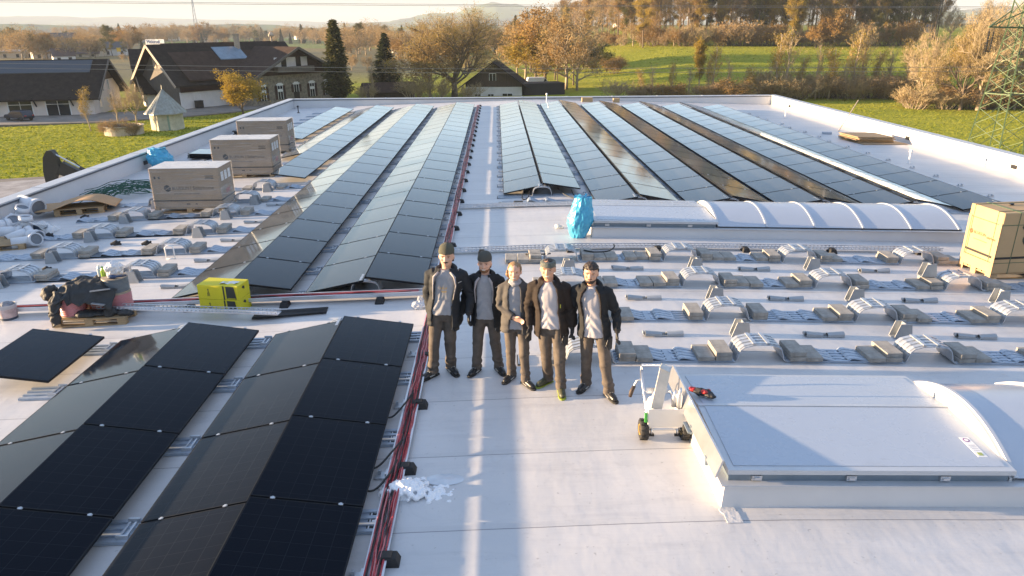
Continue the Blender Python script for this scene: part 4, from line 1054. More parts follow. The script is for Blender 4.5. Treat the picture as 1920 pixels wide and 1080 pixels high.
# ------------------------------------------------------------------ terrain
def sst(a,b,x):
    t=max(0,min(1,(x-a)/(b-a))); return t*t*(3-2*t)
def tz(x,y):
    r_=math.hypot(x,y)
    z=GZ
    hill=.045*max(0,y-128)
    hill=min(hill,8.5)+ .02*max(0,min(y,620)-330)
    z+=hill*sst(8,60,x-.06*max(0,y-140))
    z+=sst(300,900,r_)*(-2.0+1.6*mnoise.noise((x/420,y/420,0)))
    z+=sst(60,140,r_)*.18*mnoise.noise((x/22,y/22,3))
    z+=sst(1500,5000,r_)*18*mnoise.noise((x/1500,y/1500,7))
    return z
def onterr(x,y):
    d=ray(x,y).normalized(); t=20.
    while t<9000:
        P=CAM+d*t
        if P.z<tz(P.x,P.y): break
        t*=1.004
    return Vector((P.x,P.y,tz(P.x,P.y)))
m=MB(); NA=220; radii=[6*1.0715**k for k in range(112)]
vs=[(0,0,GZ)]
for r_ in radii:
    for j in range(NA):
        a=6.283185*j/NA; x,y=r_*math.sin(a),r_*math.cos(a); vs.append((x,y,tz(x,y)))
fs=[(0,1+(j+1)%NA,1+j) for j in range(NA)]
for i in range(len(radii)-1):
    for j in range(NA):
        a=1+i*NA+j; b_=1+i*NA+(j+1)%NA; fs.append((a,b_,b_+NA,a+NA))
m.add(vs,fs)
def groundmat():
    mm,t,b,o=newmat('meadow'); x,y,z=sepxyz(t,o)
    n1=noi(t,o,.05,5,.6); n2=noi(t,o,1.1,4,.7); n3=noi(t,o,.35,4,.65,(.35,1.6,1))
    c=mixc(t,rng_(t,n1,.35,.65),(.26,.275,.028),(.37,.35,.04))
    c=mixc(t,rng_(t,n3,.52,.7,0,.6),c,(.20,.24,.012))
    c=mixc(t,rng_(t,n2,.58,.75,0,.5),c,(.30,.28,.05))
    # mown and trodden lines
    lines=mth(t,'LESS_THAN',mth(t,'FRACT',mth(t,'ADD',mth(t,'MULTIPLY',y,.145),mth(t,'MULTIPLY',n1,1.2))),.10)
    c=mixc(t,mth(t,'MULTIPLY',lines,.3),c,(.07,.11,.012))
    r_=t.nodes.new('ShaderNodeVectorMath'); r_.operation='LENGTH'; t.links.new(o,r_.inputs[0]); dist=r_.outputs['Value']
    vo=t.nodes.new('ShaderNodeTexVoronoi'); vo.inputs['Scale'].default_value=.0065; mp=t.nodes.new('ShaderNodeMapping'); mp.inputs['Scale'].default_value=(1,.45,1); t.links.new(o,mp.inputs[0]); t.links.new(mp.outputs[0],vo.inputs['Vector'])
    cr=t.nodes.new('ShaderNodeValToRGB'); cr.color_ramp.interpolation='CONSTANT'
    els=cr.color_ramp.elements; els[0].color=(.17,.16,.10,1); els[1].position=.3; els[1].color=(.14,.15,.07,1)
    for p_,cc in ((.5,(.20,.17,.09,1)),(.62,(.13,.18,.04,1)),(.8,(.04,.05,.025,1)),(.9,(.17,.2,.07,1))):
        e_=els.new(p_); e_.color=cc
    sp_=t.nodes.new('ShaderNodeSeparateColor'); t.links.new(vo.outputs['Color'],sp_.inputs[0]); t.links.new(sp_.outputs[0],cr.inputs[0])
    c=mixc(t,mth(t,'MAXIMUM',rng_(t,dist,420,620),mth(t,'MULTIPLY',rng_(t,dist,150,240),rng_(t,x,30,-30))),c,cr.outputs[0])
    t.links.new(c,b.inputs['Base Color']); b.inputs['Roughness'].default_value=1; b.inputs['Specular IOR Level'].default_value=.1
    # blades stand upright: fine random normals instead of the flat face normal
    nx=t.nodes.new('ShaderNodeTexNoise'); nx.inputs['Scale'].default_value=2.6; nx.inputs['Detail'].default_value=9; nx.inputs['Roughness'].default_value=.9; t.links.new(o,nx.inputs['Vector'])
    vm=t.nodes.new('ShaderNodeVectorMath'); vm.operation='MULTIPLY_ADD'; t.links.new(nx.outputs['Color'],vm.inputs[0]); vm.inputs[1].default_value=(5.5,5.5,0); vm.inputs[2].default_value=(-2.75,-2.75,.55)
    vn=t.nodes.new('ShaderNodeVectorMath'); vn.operation='NORMALIZE'; t.links.new(vm.outputs[0],vn.inputs[0]); t.links.new(vn.outputs[0],b.inputs['Normal']); return mm
tag(m.build('ground',groundmat(),smooth=True),kind='structure')
# grass: upright tufts over the lawn and the meadow
def inside(px,py,poly):
    c=False; n=len(poly)
    for i in range(n):
        x1,y1=poly[i]; x2,y2=poly[i-1]
        if (y1>py)!=(y2>py) and px<(x2-x1)*(py-y1)/(y2-y1)+x1: c=not c
    return c
ROADS=[[(-400,243),(0,237),(200,231),(330,222),(432,213),(520,200),(470,180),(420,190),(350,205),(230,212),(0,217),(-400,220)],[(-300,352),(0,340),(100,334),(240,318),(330,300),(420,360),(200,420),(-300,420)],[(-200,440),(-50,352),(30,344),(120,338),(160,400),(100,470)]]
RP=[[(gp(*p).x,gp(*p).y) for p in poly] for poly in ROADS]
gm=MB(); rg=random.Random(5)
for a0,a1,r0,r1,n in ((-42,-14,54,128,26000),(8,47,60,300,26000)):
    for i in range(n):
        a=R(rg.uniform(a0,a1)); D=r0*(r1/r0)**rg.random(); x,y=D*math.sin(a),D*math.cos(a)
        if any(inside(x,y,p) for p in RP): continue
        z=tz(x,y); s_=D/100; hh=rg.uniform(.05,.11)*(.6+.5*s_); ww=rg.uniform(.05,.13)*(.5+.6*s_); b_=rg.gauss(1.571,.75)
        cx,sx=math.cos(b_)*ww,math.sin(b_)*ww; lx,ly=rg.uniform(-.1,.1)*s_,rg.uniform(-.1,.1)*s_
        gm.add([(x-cx,y-sx,z-.03),(x+cx,y+sx,z-.03),(x+cx*.7+lx,y+sx*.7+ly,z+hh*rg.uniform(.7,1)),(x-cx*.6+lx,y-sx*.6+ly,z+hh)],[(0,1,2,3)])
gmm,t,b,o=newmat('grass_blades'); n1=noi(t,o,.06,4,.6); n2=noi(t,o,.9,3,.6)
c=mixc(t,rng_(t,n1,.35,.65),(.17,.20,.013),(.25,.255,.022)); c=mixc(t,rng_(t,n2,.5,.75,0,.6),c,(.13,.17,.012))
t.links.new(c,b.inputs['Base Color']); b.inputs['Roughness'].default_value=.7; b.inputs['Specular IOR Level'].default_value=.2
tl=t.nodes.new('ShaderNodeBsdfTranslucent'); t.links.new(c,tl.inputs[0]); mx=t.nodes.new('ShaderNodeMixShader'); mx.inputs[0].default_value=.45
t.links.new(b.outputs[0],mx.inputs[1]); t.links.new(tl.outputs[0],mx.inputs[2]); t.links.new(mx.outputs[0],t.nodes['Material Output'].inputs[0])
tag(gm.build('grass',gmm),kind='stuff')
# far hills: ridges with depth
def hillmat(nm,a,b_,c_,sc):
    mm,t,b,o=newmat(nm)
    n=noi(t,o,sc,5,.6,(1,.6,1)); n2=noi(t,o,sc*3.3,4,.6)
    c=mixc(t,rng_(t,n,.46,.54),a,b_); c=mixc(t,rng_(t,n2,.56,.62),c,c_)
    t.links.new(c,b.inputs['Base Color']); b.inputs['Roughness'].default_value=1; b.inputs['Specular IOR Level'].default_value=0; return mm
HM=hillmat('hill_forest_fields',(.05,.06,.045),(.13,.17,.05),(.04,.05,.04),.0022)
def hills(name,D,pts,lab,depth=.22,matl=HM):
    ms=MB(); n=len(pts)*6; prof=[(-1,0),(-.75,.12),(-.5,.38),(-.25,.75),(-.08,.96),(0,1),(.3,.8),(.8,.3),(1.2,0)]
    P=[]
    for i in range(n+1):
        f_=i/n*(len(pts)-1); k=min(int(f_),len(pts)-2); q=f_-k; q=q*q*(3-2*q)
        px=pts[k][0]+(pts[k+1][0]-pts[k][0])*(f_-k); py=pts[k][1]+(pts[k+1][1]-pts[k][1])*q
        py+=1.0*mnoise.noise((i*.9,D*.01,0))
        d=ray(px,py); dh=math.hypot(d.x,d.y); T=CAM+d*(D/dh); P.append((Vector((d.x/dh,d.y/dh)),T.z))
    base=-22
    vs=[]
    for dr,z in P:
        for s_,h in prof:
            rr=D*(1+depth*s_); wob=1+.12*mnoise.noise((dr.x*60,s_*3,D))
            hh=base+(z-base)*h*(wob if 0<h<1 else 1); vs.append((dr.x*rr,dr.y*rr,hh))
    K=len(prof); fs=[(i*K+j,(i+1)*K+j,(i+1)*K+j+1,i*K+j+1) for i in range(n) for j in range(K-1)]
    ms.add(vs,fs); tag(ms.build(name,matl,smooth=True),kind='structure')
hills('hills',8500,[(-900,34),(-300,28),(0,31),(100,30),(170,33),(220,31),(330,35),(420,37),(520,39),(640,42),(760,45),(900,46),(1100,40),(1500,30),(2200,22),(3000,30)],'')
hills('hills',5200,[(600,52),(660,44),(720,41),(765,34),(785,29),(812,24),(850,26),(880,14),(925,5),(960,8),(1000,13),(1040,20),(1100,27),(1200,36),(1300,40),(1450,40),(1700,26),(1900,12),(2100,4),(2600,10)],'',depth=.3)
hills('hills',3000,[(-900,50),(-100,45),(40,45),(140,48),(230,52),(300,53),(370,47),(450,45),(500,46),(580,52),(640,56),(700,54),(800,47),(860,45),(960,50),(1050,55)],'',depth=.12)
# haze
hz=MB().box((0,0,95),(26000,26000,252)).build('haze',bpy.data.materials.new('haze_air')); hm=hz.data.materials[0]; hm.use_nodes=True
t=hm.node_tree; t.nodes.remove(t.nodes['Principled BSDF']); pvn=t.nodes.new('ShaderNodeVolumePrincipled')
pvn.inputs['Color'].default_value=(.60,.70,.81,1); pvn.inputs['Density'].default_value=.00018; pvn.inputs['Anisotropy'].default_value=0
t.links.new(pvn.outputs[0],t.nodes['Material Output'].inputs['Volume']); tag(hz,kind='stuff')
# ------------------------------------------------------------------ roads
M_GRAVEL=mat('gravel',(.20,.175,.15),.95,var=.3,scale=.5,bump=.6,bscale=8)
M_ASPH=mat('asphalt',(.085,.085,.09),.9,var=.25,scale=.8)
def flat(name,pix,m_,dz=.03):
    pts=[gp(*p) for p in pix]; ms=MB(); n=len(pts); ms.prism([(p.x,p.y) for p in pts],GZ-.6,GZ+dz); return tag(ms.build(name,m_),kind='structure')
G_=lambda x,y:(x,y)
def sheetw(name,pts,m_,dz,z=GZ):
    ms=MB(); n=len(pts)
    # triangulated fan densified so that it follows the ground
    ms.add([(p[0],p[1],tz(p[0],p[1])+dz) for p in pts],[tuple(range(n))]); return tag(ms.build(name,m_),kind='structure')
flat('road',[(-400,243),(0,237),(200,231),(330,222),(432,213),(520,200),(470,180),(420,190),(350,205),(230,212),(0,217),(-400,220)],M_GRAVEL,.2)
flat('path',[(-300,352),(0,340),(100,334),(240,318),(330,300),(420,360),(200,420),(-300,420)],M_GRAVEL,.2)
flat('paving',[(-200,440),(-50,352),(30,344),(120,338),(160,400),(100,470)],mat('flagstones',(.33,.31,.30),.9,var=.35,scale=.8,bump=.3,bscale=3),.24)
# ------------------------------------------------------------------ buildings
M_TILE=mat('dark_tiles',(.030,.024,.021),.95,spec=.12,var=.35,scale=1.2,bump=.4,bscale=6,stretch=(1,1,1))
M_TILE2=mat('brown_tiles',(.055,.036,.028),.95,spec=.12,var=.3,scale=1.2,bump=.4,bscale=6)
M_PLASTER=mat('white_plaster',(.72,.70,.68),.9,var=.1,scale=.5)
M_PINKP=mat('cream_plaster',(.70,.63,.58),.9,var=.08,scale=.4)
M_WOOD=mat('old_boards',(.085,.06,.042),.85,var=.4,scale=3,stretch=(4,4,.25))
M_GREYW=mat('grey_boards',(.13,.115,.10),.85,var=.4,scale=3,stretch=(4,4,.25))
M_REDW=mat('red_brown_boards',(.045,.022,.016),.85,var=.35,scale=3,stretch=(4,4,.25))
M_STONE=mat('rubble_stone',(.24,.21,.165),.95,var=.5,scale=2.4,bump=.6,bscale=5,detail=6)
M_WIN=mat('window_dark',(.02,.025,.03),.12,var=.3,scale=.6)
M_DARK=mat('dark_timber',(.025,.02,.017),.8,var=.3)
M_PALE=mat('pale_boards',(.42,.34,.26),.8,var=.2,scale=4)
def quadface(ms,O,A,Bv,pts,off):
    pass
def house(name,label,cat,O,A,Bv,L,w,he,hr,over=.8,wall=M_PLASTER,roof=M_TILE,clad=None,clad_z=None,wins=(),rw=.22,trim=None,z0=None,group=None,detail=True):
    """gable face at A=0 spans O..O+B*w; ridge runs along A for L"""
    A=Vector((A[0],A[1],0)).normalized(); Bv=Vector((Bv[0],Bv[1],0)).normalized()
    z0=tz(O[0],O[1]) if z0 is None else z0
    t=thing(name,label,cat,(O[0],O[1],z0),0,group)
    P=lambda a,b_,z: A*a+Bv*b_+Vector((0,0,z))
    ms=MB(); zb=-1.0
    zc=he if clad_z is None else clad_z
    pent=lambda a,lo: [P(a,0,lo),P(a,w,lo),P(a,w,he),P(a,w/2,hr),P(a,0,he)]
    ms.add(pent(0,zb)+pent(L,zb),[(0,1,2,3,4),(9,8,7,6,5),(0,5,6,1),(1,6,7,2),(4,9,5,0)]); ms.build('wall',wall,t)
    if clad:
        e=.06
        for a in (-e,L+e):
            cm=MB()
            a2=a+(e*.9 if a<0 else -e*.9)
            s_=lambda z: max(0,(z-he)/(hr-he))*w/2
            pts=[P(a,s_(zc),zc),P(a,w-s_(zc),zc)]+([P(a,w,he)] if zc<he else [])+[P(a,w/2,hr-.05)]+([P(a,0,he)] if zc<he else [])
            p2=[q+A*(a2-a) for q in pts]; n=len(pts)
            cm.add(pts+p2,[tuple(range(n)),tuple(range(2*n-1,n-1,-1))]+[(i,(i+1)%n,(i+1)%n+n,i+n) for i in range(n)])
            cm.build('gable_board_wall',clad,t)
    rf=MB(); sl_=(hr-he)/(w/2); ov=over; zl=he-sl_*ov
    for s_ in (0,1):
        b0,b1=(-ov,w/2) if s_==0 else (w+ov,w/2)
        lo=[P(-ov,b0,zl),P(L+ov,b0,zl),P(L+ov,b1,hr),P(-ov,b1,hr)]
        up=[q+Vector((0,0,rw)) for q in lo]
        rf.add(lo+up,[(3,2,1,0),(4,5,6,7),(0,1,5,4),(1,2,6,5),(2,3,7,6),(3,0,4,7)])
    ro=rf.build('roof',roof,t)
    if trim:
        tm=MB()
        for b0,b1 in ((-ov,w/2),(w+ov,w/2)):
            tm.bar(P(-ov-.05,b0,zl+.02),P(-ov-.05,b1,hr+.05),.10,.42,up=(0,0,1))
        tm.build('barge_board',trim,ro)
    for (face,s_,z,ww,hh,kind) in wins:
        if face=='g': o=lambda a,b_,z_: P(-a,b_,z_)
        elif face=='f': o=lambda a,b_,z_: P(b_,-a,z_)
        elif face=='r': o=lambda a,b_,z_: P(b_,0,0)*0+P(b_,w/2,0)*0+A*b_+Bv*(w/2-(hr-z_)/sl_)+Vector((0,0,z_+rw+a))
        wm=MB(); e0,e1=.03,.07
        def boxy(mb,s0,s1,z_0,z_1,a0,a1):
            vs=[o(a,b_,zz) for a in (a0,a1) for b_,zz in ((s0,z_0),(s1,z_0),(s1,z_1),(s0,z_1))]
            mb.add(vs,[(3,2,1,0),(4,5,6,7),(0,1,5,4),(1,2,6,5),(2,3,7,6),(3,0,4,7)])
        boxy(wm,s_-ww/2,s_+ww/2,z,z+hh,e0 if face!='r' else .02,e1)
        nm={'w':'window','s':'window','d':'door','g':'garage_door','k':'skylight_window','p':'solar_collector'}[kind]
        wo=wm.build(nm,{'d':M_DARK,'k':M_ALU,'p':mat('collector',(.10,.14,.19),.15)}.get(kind,M_WIN),t)
        if kind in 'wsgp' and detail:
            fr=MB(); f_=.09 if kind!='g' else .16
            boxy(fr,s_-ww/2-f_,s_+ww/2+f_,z+hh,z+hh+f_,e0,e1+.04); boxy(fr,s_-ww/2-f_,s_-ww/2,z,z+hh,e0,e1+.04); boxy(fr,s_+ww/2,s_+ww/2+f_,z,z+hh,e0,e1+.04)
            boxy(fr,s_-.04,s_+.04,z,z+hh,e1,e1+.03)
            if kind in 'gp': boxy(fr,s_-ww/2,s_+ww/2,z+hh*.62,z+hh*.62+.08,e1,e1+.035)
            fr.build('frame',M_WHITE if kind!='p' else M_ALU,wo)
            if kind=='s':
                sh=MB(); boxy(sh,s_-ww/2-.1-ww*.5,s_-ww/2-.1,z,z+hh,e1,e1+.06); boxy(sh,s_+ww/2+.1,s_+ww/2+.1+ww*.5,z,z+hh,e1,e1+.06); sh.build('shutters',M_REDW,wo)
                ar=MB(); boxy(ar,s_-ww*.75,s_+ww*.75,z+hh+.1,z+hh+.32,e1,e1+.05); boxy(ar,s_-ww*.45,s_+ww*.45,z+hh+.32,z+hh+.5,e1,e1+.05); ar.build('lintel',M_WHITE,wo)
    t['_']=0; del t['_']
    return t,P,z0
# farmhouse with garages
O=(-64.5,118.2); A_=(-.98,-.18); B_=(-.18,.98)
ridge=zat((-66.,125.2),113)-GZ; eave=zat((-66,118),176)-GZ
wins=[('f',5.2+5.4*i,.15,3.3,2.75,'g') for i in range(3)]+[('f',21.0,.05,1.1,2.2,'d'),('f',24.4,.15,4.2,3.0,'g'),('f',30.5,.15,3,3.0,'g')]
wins+=[('g',2.6+2.9*i,eave+.0,.55,1.6,'w') for i in range(3)]+[('g',3.2,1.0,.75,1.5,'w'),('g',8.5,1.2,.8,1.4,'w')]
wins+=[('r',27.8,ridge-3.1,1.0,.8,'k'),('r',25.0,ridge-3.1,1.0,.8,'k')]
h,P,z0=house('farmhouse','long white farmhouse with garage doors and a broad dark tiled roof','house',O,A_,B_,46,14,eave,ridge,1.3,M_PINKP,M_TILE,M_WOOD,eave+1.7,wins,trim=M_GREYW)
pm=MB(); sl_=(ridge-eave)/7
for (a0,a1) in ((1.,17.),(17.4,44)):
    q=[P(a_,7-(ridge-z_)/sl_,z_+.22) for a_,z_ in ((a0,ridge-2.0),(a1,ridge-2.0),(a1,ridge-.25),(a0,ridge-.25))]
    pm.add(q+[p_+Vector((0,0,.10)) for p_ in q],[(3,2,1,0),(4,5,6,7),(0,1,5,4),(1,2,6,5),(2,3,7,6),(3,0,4,7)])
pm.build('roof_solar_strip',mat('roof_collector',(.03,.04,.055),.3),h)
for a in (3,8.3,13.6): MB().bar(P(a,0,eave-1.8),P(a,-1.2,eave-.35),.16).build('eave_brace',M_DARK,h)
dm=MB()
dm.add([P(22.5,-.9,eave-.4),P(44,-.9,eave-.4),P(44,-.9,eave+1.9),P(22.5,-.9,eave+1.9),P(22.5,3.5,eave-.4),P(44,3.5,eave-.4),P(44,3.5,eave+1.9),P(22.5,3.5,eave+1.9)],[(3,2,1,0),(4,5,6,7),(0,1,5,4),(1,2,6,5),(2,3,7,6),(3,0,4,7)])
dm.build('upper_storey',M_PINKP,h)
wm=MB()
wm.add([P(25,-.95,eave+.1),P(26.8,-.95,eave+.1),P(26.8,-.95,eave+1.6),P(25,-.95,eave+1.6),P(25,-.9,eave+.1),P(26.8,-.9,eave+.1),P(26.8,-.9,eave+1.6),P(25,-.9,eave+1.6)],[(3,2,1,0),(4,5,6,7),(0,1,5,4),(1,2,6,5),(2,3,7,6),(3,0,4,7)]); wm.build('window',M_WIN,h)
# barn
A_=(.6,.8); B_=(-.8,.6); O=(-53.2,124.6)
eb=zat(O,146)-GZ; rb=zat((-57.5,127.8),86)-GZ
wins=[('f',2.9,1.0,1.1,1.3,'w'),('f',5.9,.05,1.0,2.2,'d')]
h,P,z0=house('barn','big old timber barn with a steep dark roof and sunlit gable edge','barn',O,A_,B_,25,11.2,eb,rb,1.6,M_GREYW,M_TILE,M_GREYW,3.,wins,trim=M_PALE)
lw=MB(); lw.add([P(-.1,-.1,-.5),P(13,-.1,-.5),P(13,-.1,2.9),P(-.1,-.1,2.9),P(-.1,.2,-.5),P(13,.2,-.5),P(13,.2,2.9),P(-.1,.2,2.9)],[(3,2,1,0),(4,5,6,7),(0,1,5,4),(1,2,6,5),(2,3,7,6),(3,0,4,7)]); lw.build('lower_wall',M_PLASTER,h)
lw=MB(); lw.add([P(.0,-.35,2.9),P(13,-.35,2.9),P(13,-.35,eb-.4),P(.0,-.35,eb-.4),P(.0,.1,2.9),P(13,.1,2.9),P(13,.1,eb-.4),P(.0,.1,eb-.4)],[(3,2,1,0),(4,5,6,7),(0,1,5,4),(1,2,6,5),(2,3,7,6),(3,0,4,7)]); lw.build('board_wall',M_REDW,h)
sh=MB()
for s_ in (4.3,6.0): sh.add([P(-.12,s_,rb-3.6),P(-.12,s_+1,rb-3.6),P(-.12,s_+1,rb-1.9),P(-.12,s_,rb-1.9),P(-.07,s_,rb-3.6),P(-.07,s_+1,rb-3.6),P(-.07,s_+1,rb-1.9),P(-.07,s_,rb-1.9)],[(3,2,1,0),(4,5,6,7),(0,1,5,4),(1,2,6,5),(2,3,7,6),(3,0,4,7)])
sh.build('hatch',M_PALE,h)
bn=MB().box((0,0,.6),(1.2,.8,1.1)).box((0,0,1.2),(1.3,.9,.12)).build('waste_bin',M_DARK,bevel=.04); bn.location=(-51.,126.2,GZ+.2); bn.rotation_euler=(0,0,.9); tag(bn,'dark waste bin against the white barn wall','bin')
# stone house, its gable towards the warehouse
O2=(-42.5,128.5); A2=(-.8,.6); B2=(.6,.8); wS=19.
es=zat(O2,146)-GZ; rs=zat((-36.8,136.1),90)-GZ
wins=[('g',2.2+3.6*i,es-3.0,1.0,1.3,'s') for i in range(5)]+[('g',2.2+3.6*i,.9,1.0,1.3,'s') for i in (0,1,3,4)]+[('g',9.4,.2,1.2,2.0,'d')]
h,P,z0=house('stone_house','old rubble-stone farmhouse with shuttered windows and a dark timber gable','house',O2,A2,B2,18,wS,es,rs,1.7,M_STONE,M_TILE2,M_REDW,es+.1,wins,trim=M_GREYW)
bal=MB(); bal.add([P(-1.3,5.,es+.6),P(-1.3,13.,es+.6),P(-1.3,13.,es+1.5),P(-1.3,5.,es+1.5),P(-.1,5.,es+.6),P(-.1,13.,es+.6),P(-.1,13.,es+1.5),P(-.1,5.,es+1.5)],[(3,2,1,0),(4,5,6,7),(0,1,5,4),(1,2,6,5),(2,3,7,6),(3,0,4,7)]); bal.build('balcony',M_GREYW,h)
wp=MB(); wp.add([P(-.14,5.2,es+1.5),P(-.14,12.4,es+1.5),P(-.14,12.4,es+3.1),P(-.14,5.2,es+3.1),P(-.05,5.2,es+1.5),P(-.05,12.4,es+1.5),P(-.05,12.4,es+3.1),P(-.05,5.2,es+3.1)],[(3,2,1,0),(4,5,6,7),(0,1,5,4),(1,2,6,5),(2,3,7,6),(3,0,4,7)]); wp.build('upper_wall',M_PLASTER,h)
for s_ in (6.6,9.8):
    wp=MB(); wp.add([P(-.20,s_,es+1.5),P(-.20,s_+1.1,es+1.5),P(-.20,s_+1.1,es+3.1),P(-.20,s_,es+3.1),P(-.15,s_,es+1.5),P(-.15,s_+1.1,es+1.5),P(-.15,s_+1.1,es+3.1),P(-.15,s_,es+3.1)],[(3,2,1,0),(4,5,6,7),(0,1,5,4),(1,2,6,5),(2,3,7,6),(3,0,4,7)]); wp.build('window',M_WIN,h)
# long roof that joins stone house and barn, with collector and chimney
h2,P2,_=house('farm_wing','long dark-roofed wing between barn and stone house, with solar collector and chimney','house',(-39.,143.5),(-.6,-.8),(-.8,.6),21,12,eb+.4,rb+.1,1.4,M_REDW,M_TILE2,None,None,[('f',0,0,.1,.1,'d')])
slw=(rb+.1-eb-.4)/6
q=[P2(a_,6-(rb+.1-z_)/slw,z_+.30) for a_,z_ in ((8.2,rb-2.9),(13.8,rb-2.9),(13.8,rb-.9),(8.2,rb-.9))]
cm=MB(); cm.add(q+[p_+Vector((0,0,.15)) for p_ in q],[(3,2,1,0),(4,5,6,7),(0,1,5,4),(1,2,6,5),(2,3,7,6),(3,0,4,7)]); co=cm.build('solar_collector',mat('collector_glass',(.16,.22,.28),.25,var=.15,scale=.8),h2)
ch=MB().box(tuple(P2(8.5,4.6,rb+.3)),(.8,.8,2.6)).box(tuple(P2(8.5,4.6,rb+1.65)),(1.,1.,.18)); ch.build('chimney',M_PALE,h2)
cu=MB().lathe([(.18,0),(.14,.9),(.5,.95),(.55,1.2),(.05,1.9)],tuple(P2(-.2,6,rb+.2)),6); cu.build('bell_turret',M_PALE,h2)
# small gabled annex and lean-to in front of the barn
g1=gp(300,206)
h3,P3,_=house('annex','small white gabled annex with a dark roof in front of the barn','shed',(g1.x-3.2,g1.y+3),(.85,.53),(-.53,.85),9,6.5,3.0,5.6,.9,M_PLASTER,M_TILE,M_WOOD,3.2,[('g',1.6,.8,1.1,1.5,'w'),('g',3.6,.8,1.1,1.5,'w'),('f',5.5,1.2,2.2,1.2,'w')],trim=M_PALE)
h4,P4,_=house('timber_shed','red-brown timber shed between farmhouse and barn','shed',(-66.,138.),(.9,.45),(-.45,.9),14,13,6.0,9.2,1,M_REDW,M_TILE,None,None,[])
# garden hut with tin pyramid roof
c=gp(316,242); t=thing('garden_hut','six-sided pale garden hut with a pointed patinated tin roof','hut',(c.x,c.y,GZ),.35)
M_TIN=mat('patina_tin',(.22,.21,.18),.45,metal=.3,var=.5,scale=2.2,col2=(.34,.36,.33))
MB().lathe([(2.1,-.5),(2.1,2.35)],n=6).build('wall',mat('flaking_cream',(.50,.47,.36),.9,var=.25,scale=1.5),t)
rm=MB(); rm.lathe([(2.75,2.15),(2.72,2.25),(.06,5.3)],n=6)
for k in range(18):
    a=6.283185*k/18; rr=2.72*math.cos(math.pi/6)/math.cos((a%(math.pi/3))-math.pi/6)
    rm.bar((rr*math.cos(a),rr*math.sin(a),2.28),(.05*math.cos(a),.05*math.sin(a),5.3),.05)
rm.build('roof',M_TIN,t); MB().box((1.83,-.0,1.0),(.05,.95,2.0)).build('door',mat('green_door',(.24,.32,.26),.7),t,rot=(0,0,-1.0472/2-.7))
MB().lathe([(.06,0),(.05,.35),(.02,.7)],(0,0,5.2),6).build('finial',M_TIN,t)
# pool
c=gp(234,251); t=thing('garden_pool','round above-ground garden pool with pale wooden sides','pool',(c.x,c.y,GZ))
MB().lathe([(2.35,-.4),(2.35,1.05),(2.5,1.05),(2.5,1.13),(2.15,1.13),(2.15,.9)],n=28).build('pool_wall',mat('pool_boards',(.50,.42,.32),.8,var=.2,scale=6,stretch=(6,6,.3)),t)
MB().lathe([(2.14,.86),(.01,.87)],n=28).build('water',mat('pool_cover',(.06,.26,.48),.2,var=.1),t)
# white house to the right of the big bare tree
O5=(-6.2,146.5); e5=zat((0,146),157)-GZ; r5=zat((0,146),118)-GZ
h5,P5,_=house('chalet','white chalet with a shallow dark gable behind the rear parapet','house',O5,(.05,1),(1,-.05),12,11.2,e5,r5,1.5,M_PLASTER,M_TILE,M_WOOD,e5-.6,[('g',2.4,e5-3.6,1.1,1.6,'w'),('g',5,e5-3.6,1.1,1.6,'w'),('g',8.3,e5-3.6,1.9,1.7,'w'),('g',5.4,e5+.6,1.2,1.3,'w')])
# black boarded enclosure with a white van behind
f0,f1=gp(983,180),gp(1059,178); zt=zat(f0,157)
bf=MB().bar((f0.x,f0.y,(GZ+zt)/2-.3),(f1.x,f1.y,(GZ+zt)/2-.3),.25,zt-GZ+.6,up=(0,0,1)); bf.v=[Vector((v.x,v.y,v.z)) for v in bf.v]
bfm=MB(); d=(f1-f0); n_=Vector((-d.y,d.x,0)).normalized()
bfm.prism([(f0.x,f0.y),(f1.x,f1.y),(f1.x+n_.x*5,f1.y+n_.y*5),(f0.x+n_.x*5,f0.y+n_.y*5)],GZ-.5,zt)
tag(bfm.build('board_fence',mat('black_boards',(.012,.010,.011),.7,var=.4,scale=2,stretch=(5,5,.2))),'black boarded enclosure beside the white chalet','fence')
# shed roof peeping over the rear parapet
g2=gp(735,182)
house('garden_shed','low brown shed roof between tall conifer and bare tree','shed',(g2.x-4.,g2.y-3),(.95,.3),(-.3,.95),9,7,zat((g2.x,g2.y),170)-GZ,zat((g2.x,g2.y),157)-GZ,.8,M_WOOD,M_TILE2)
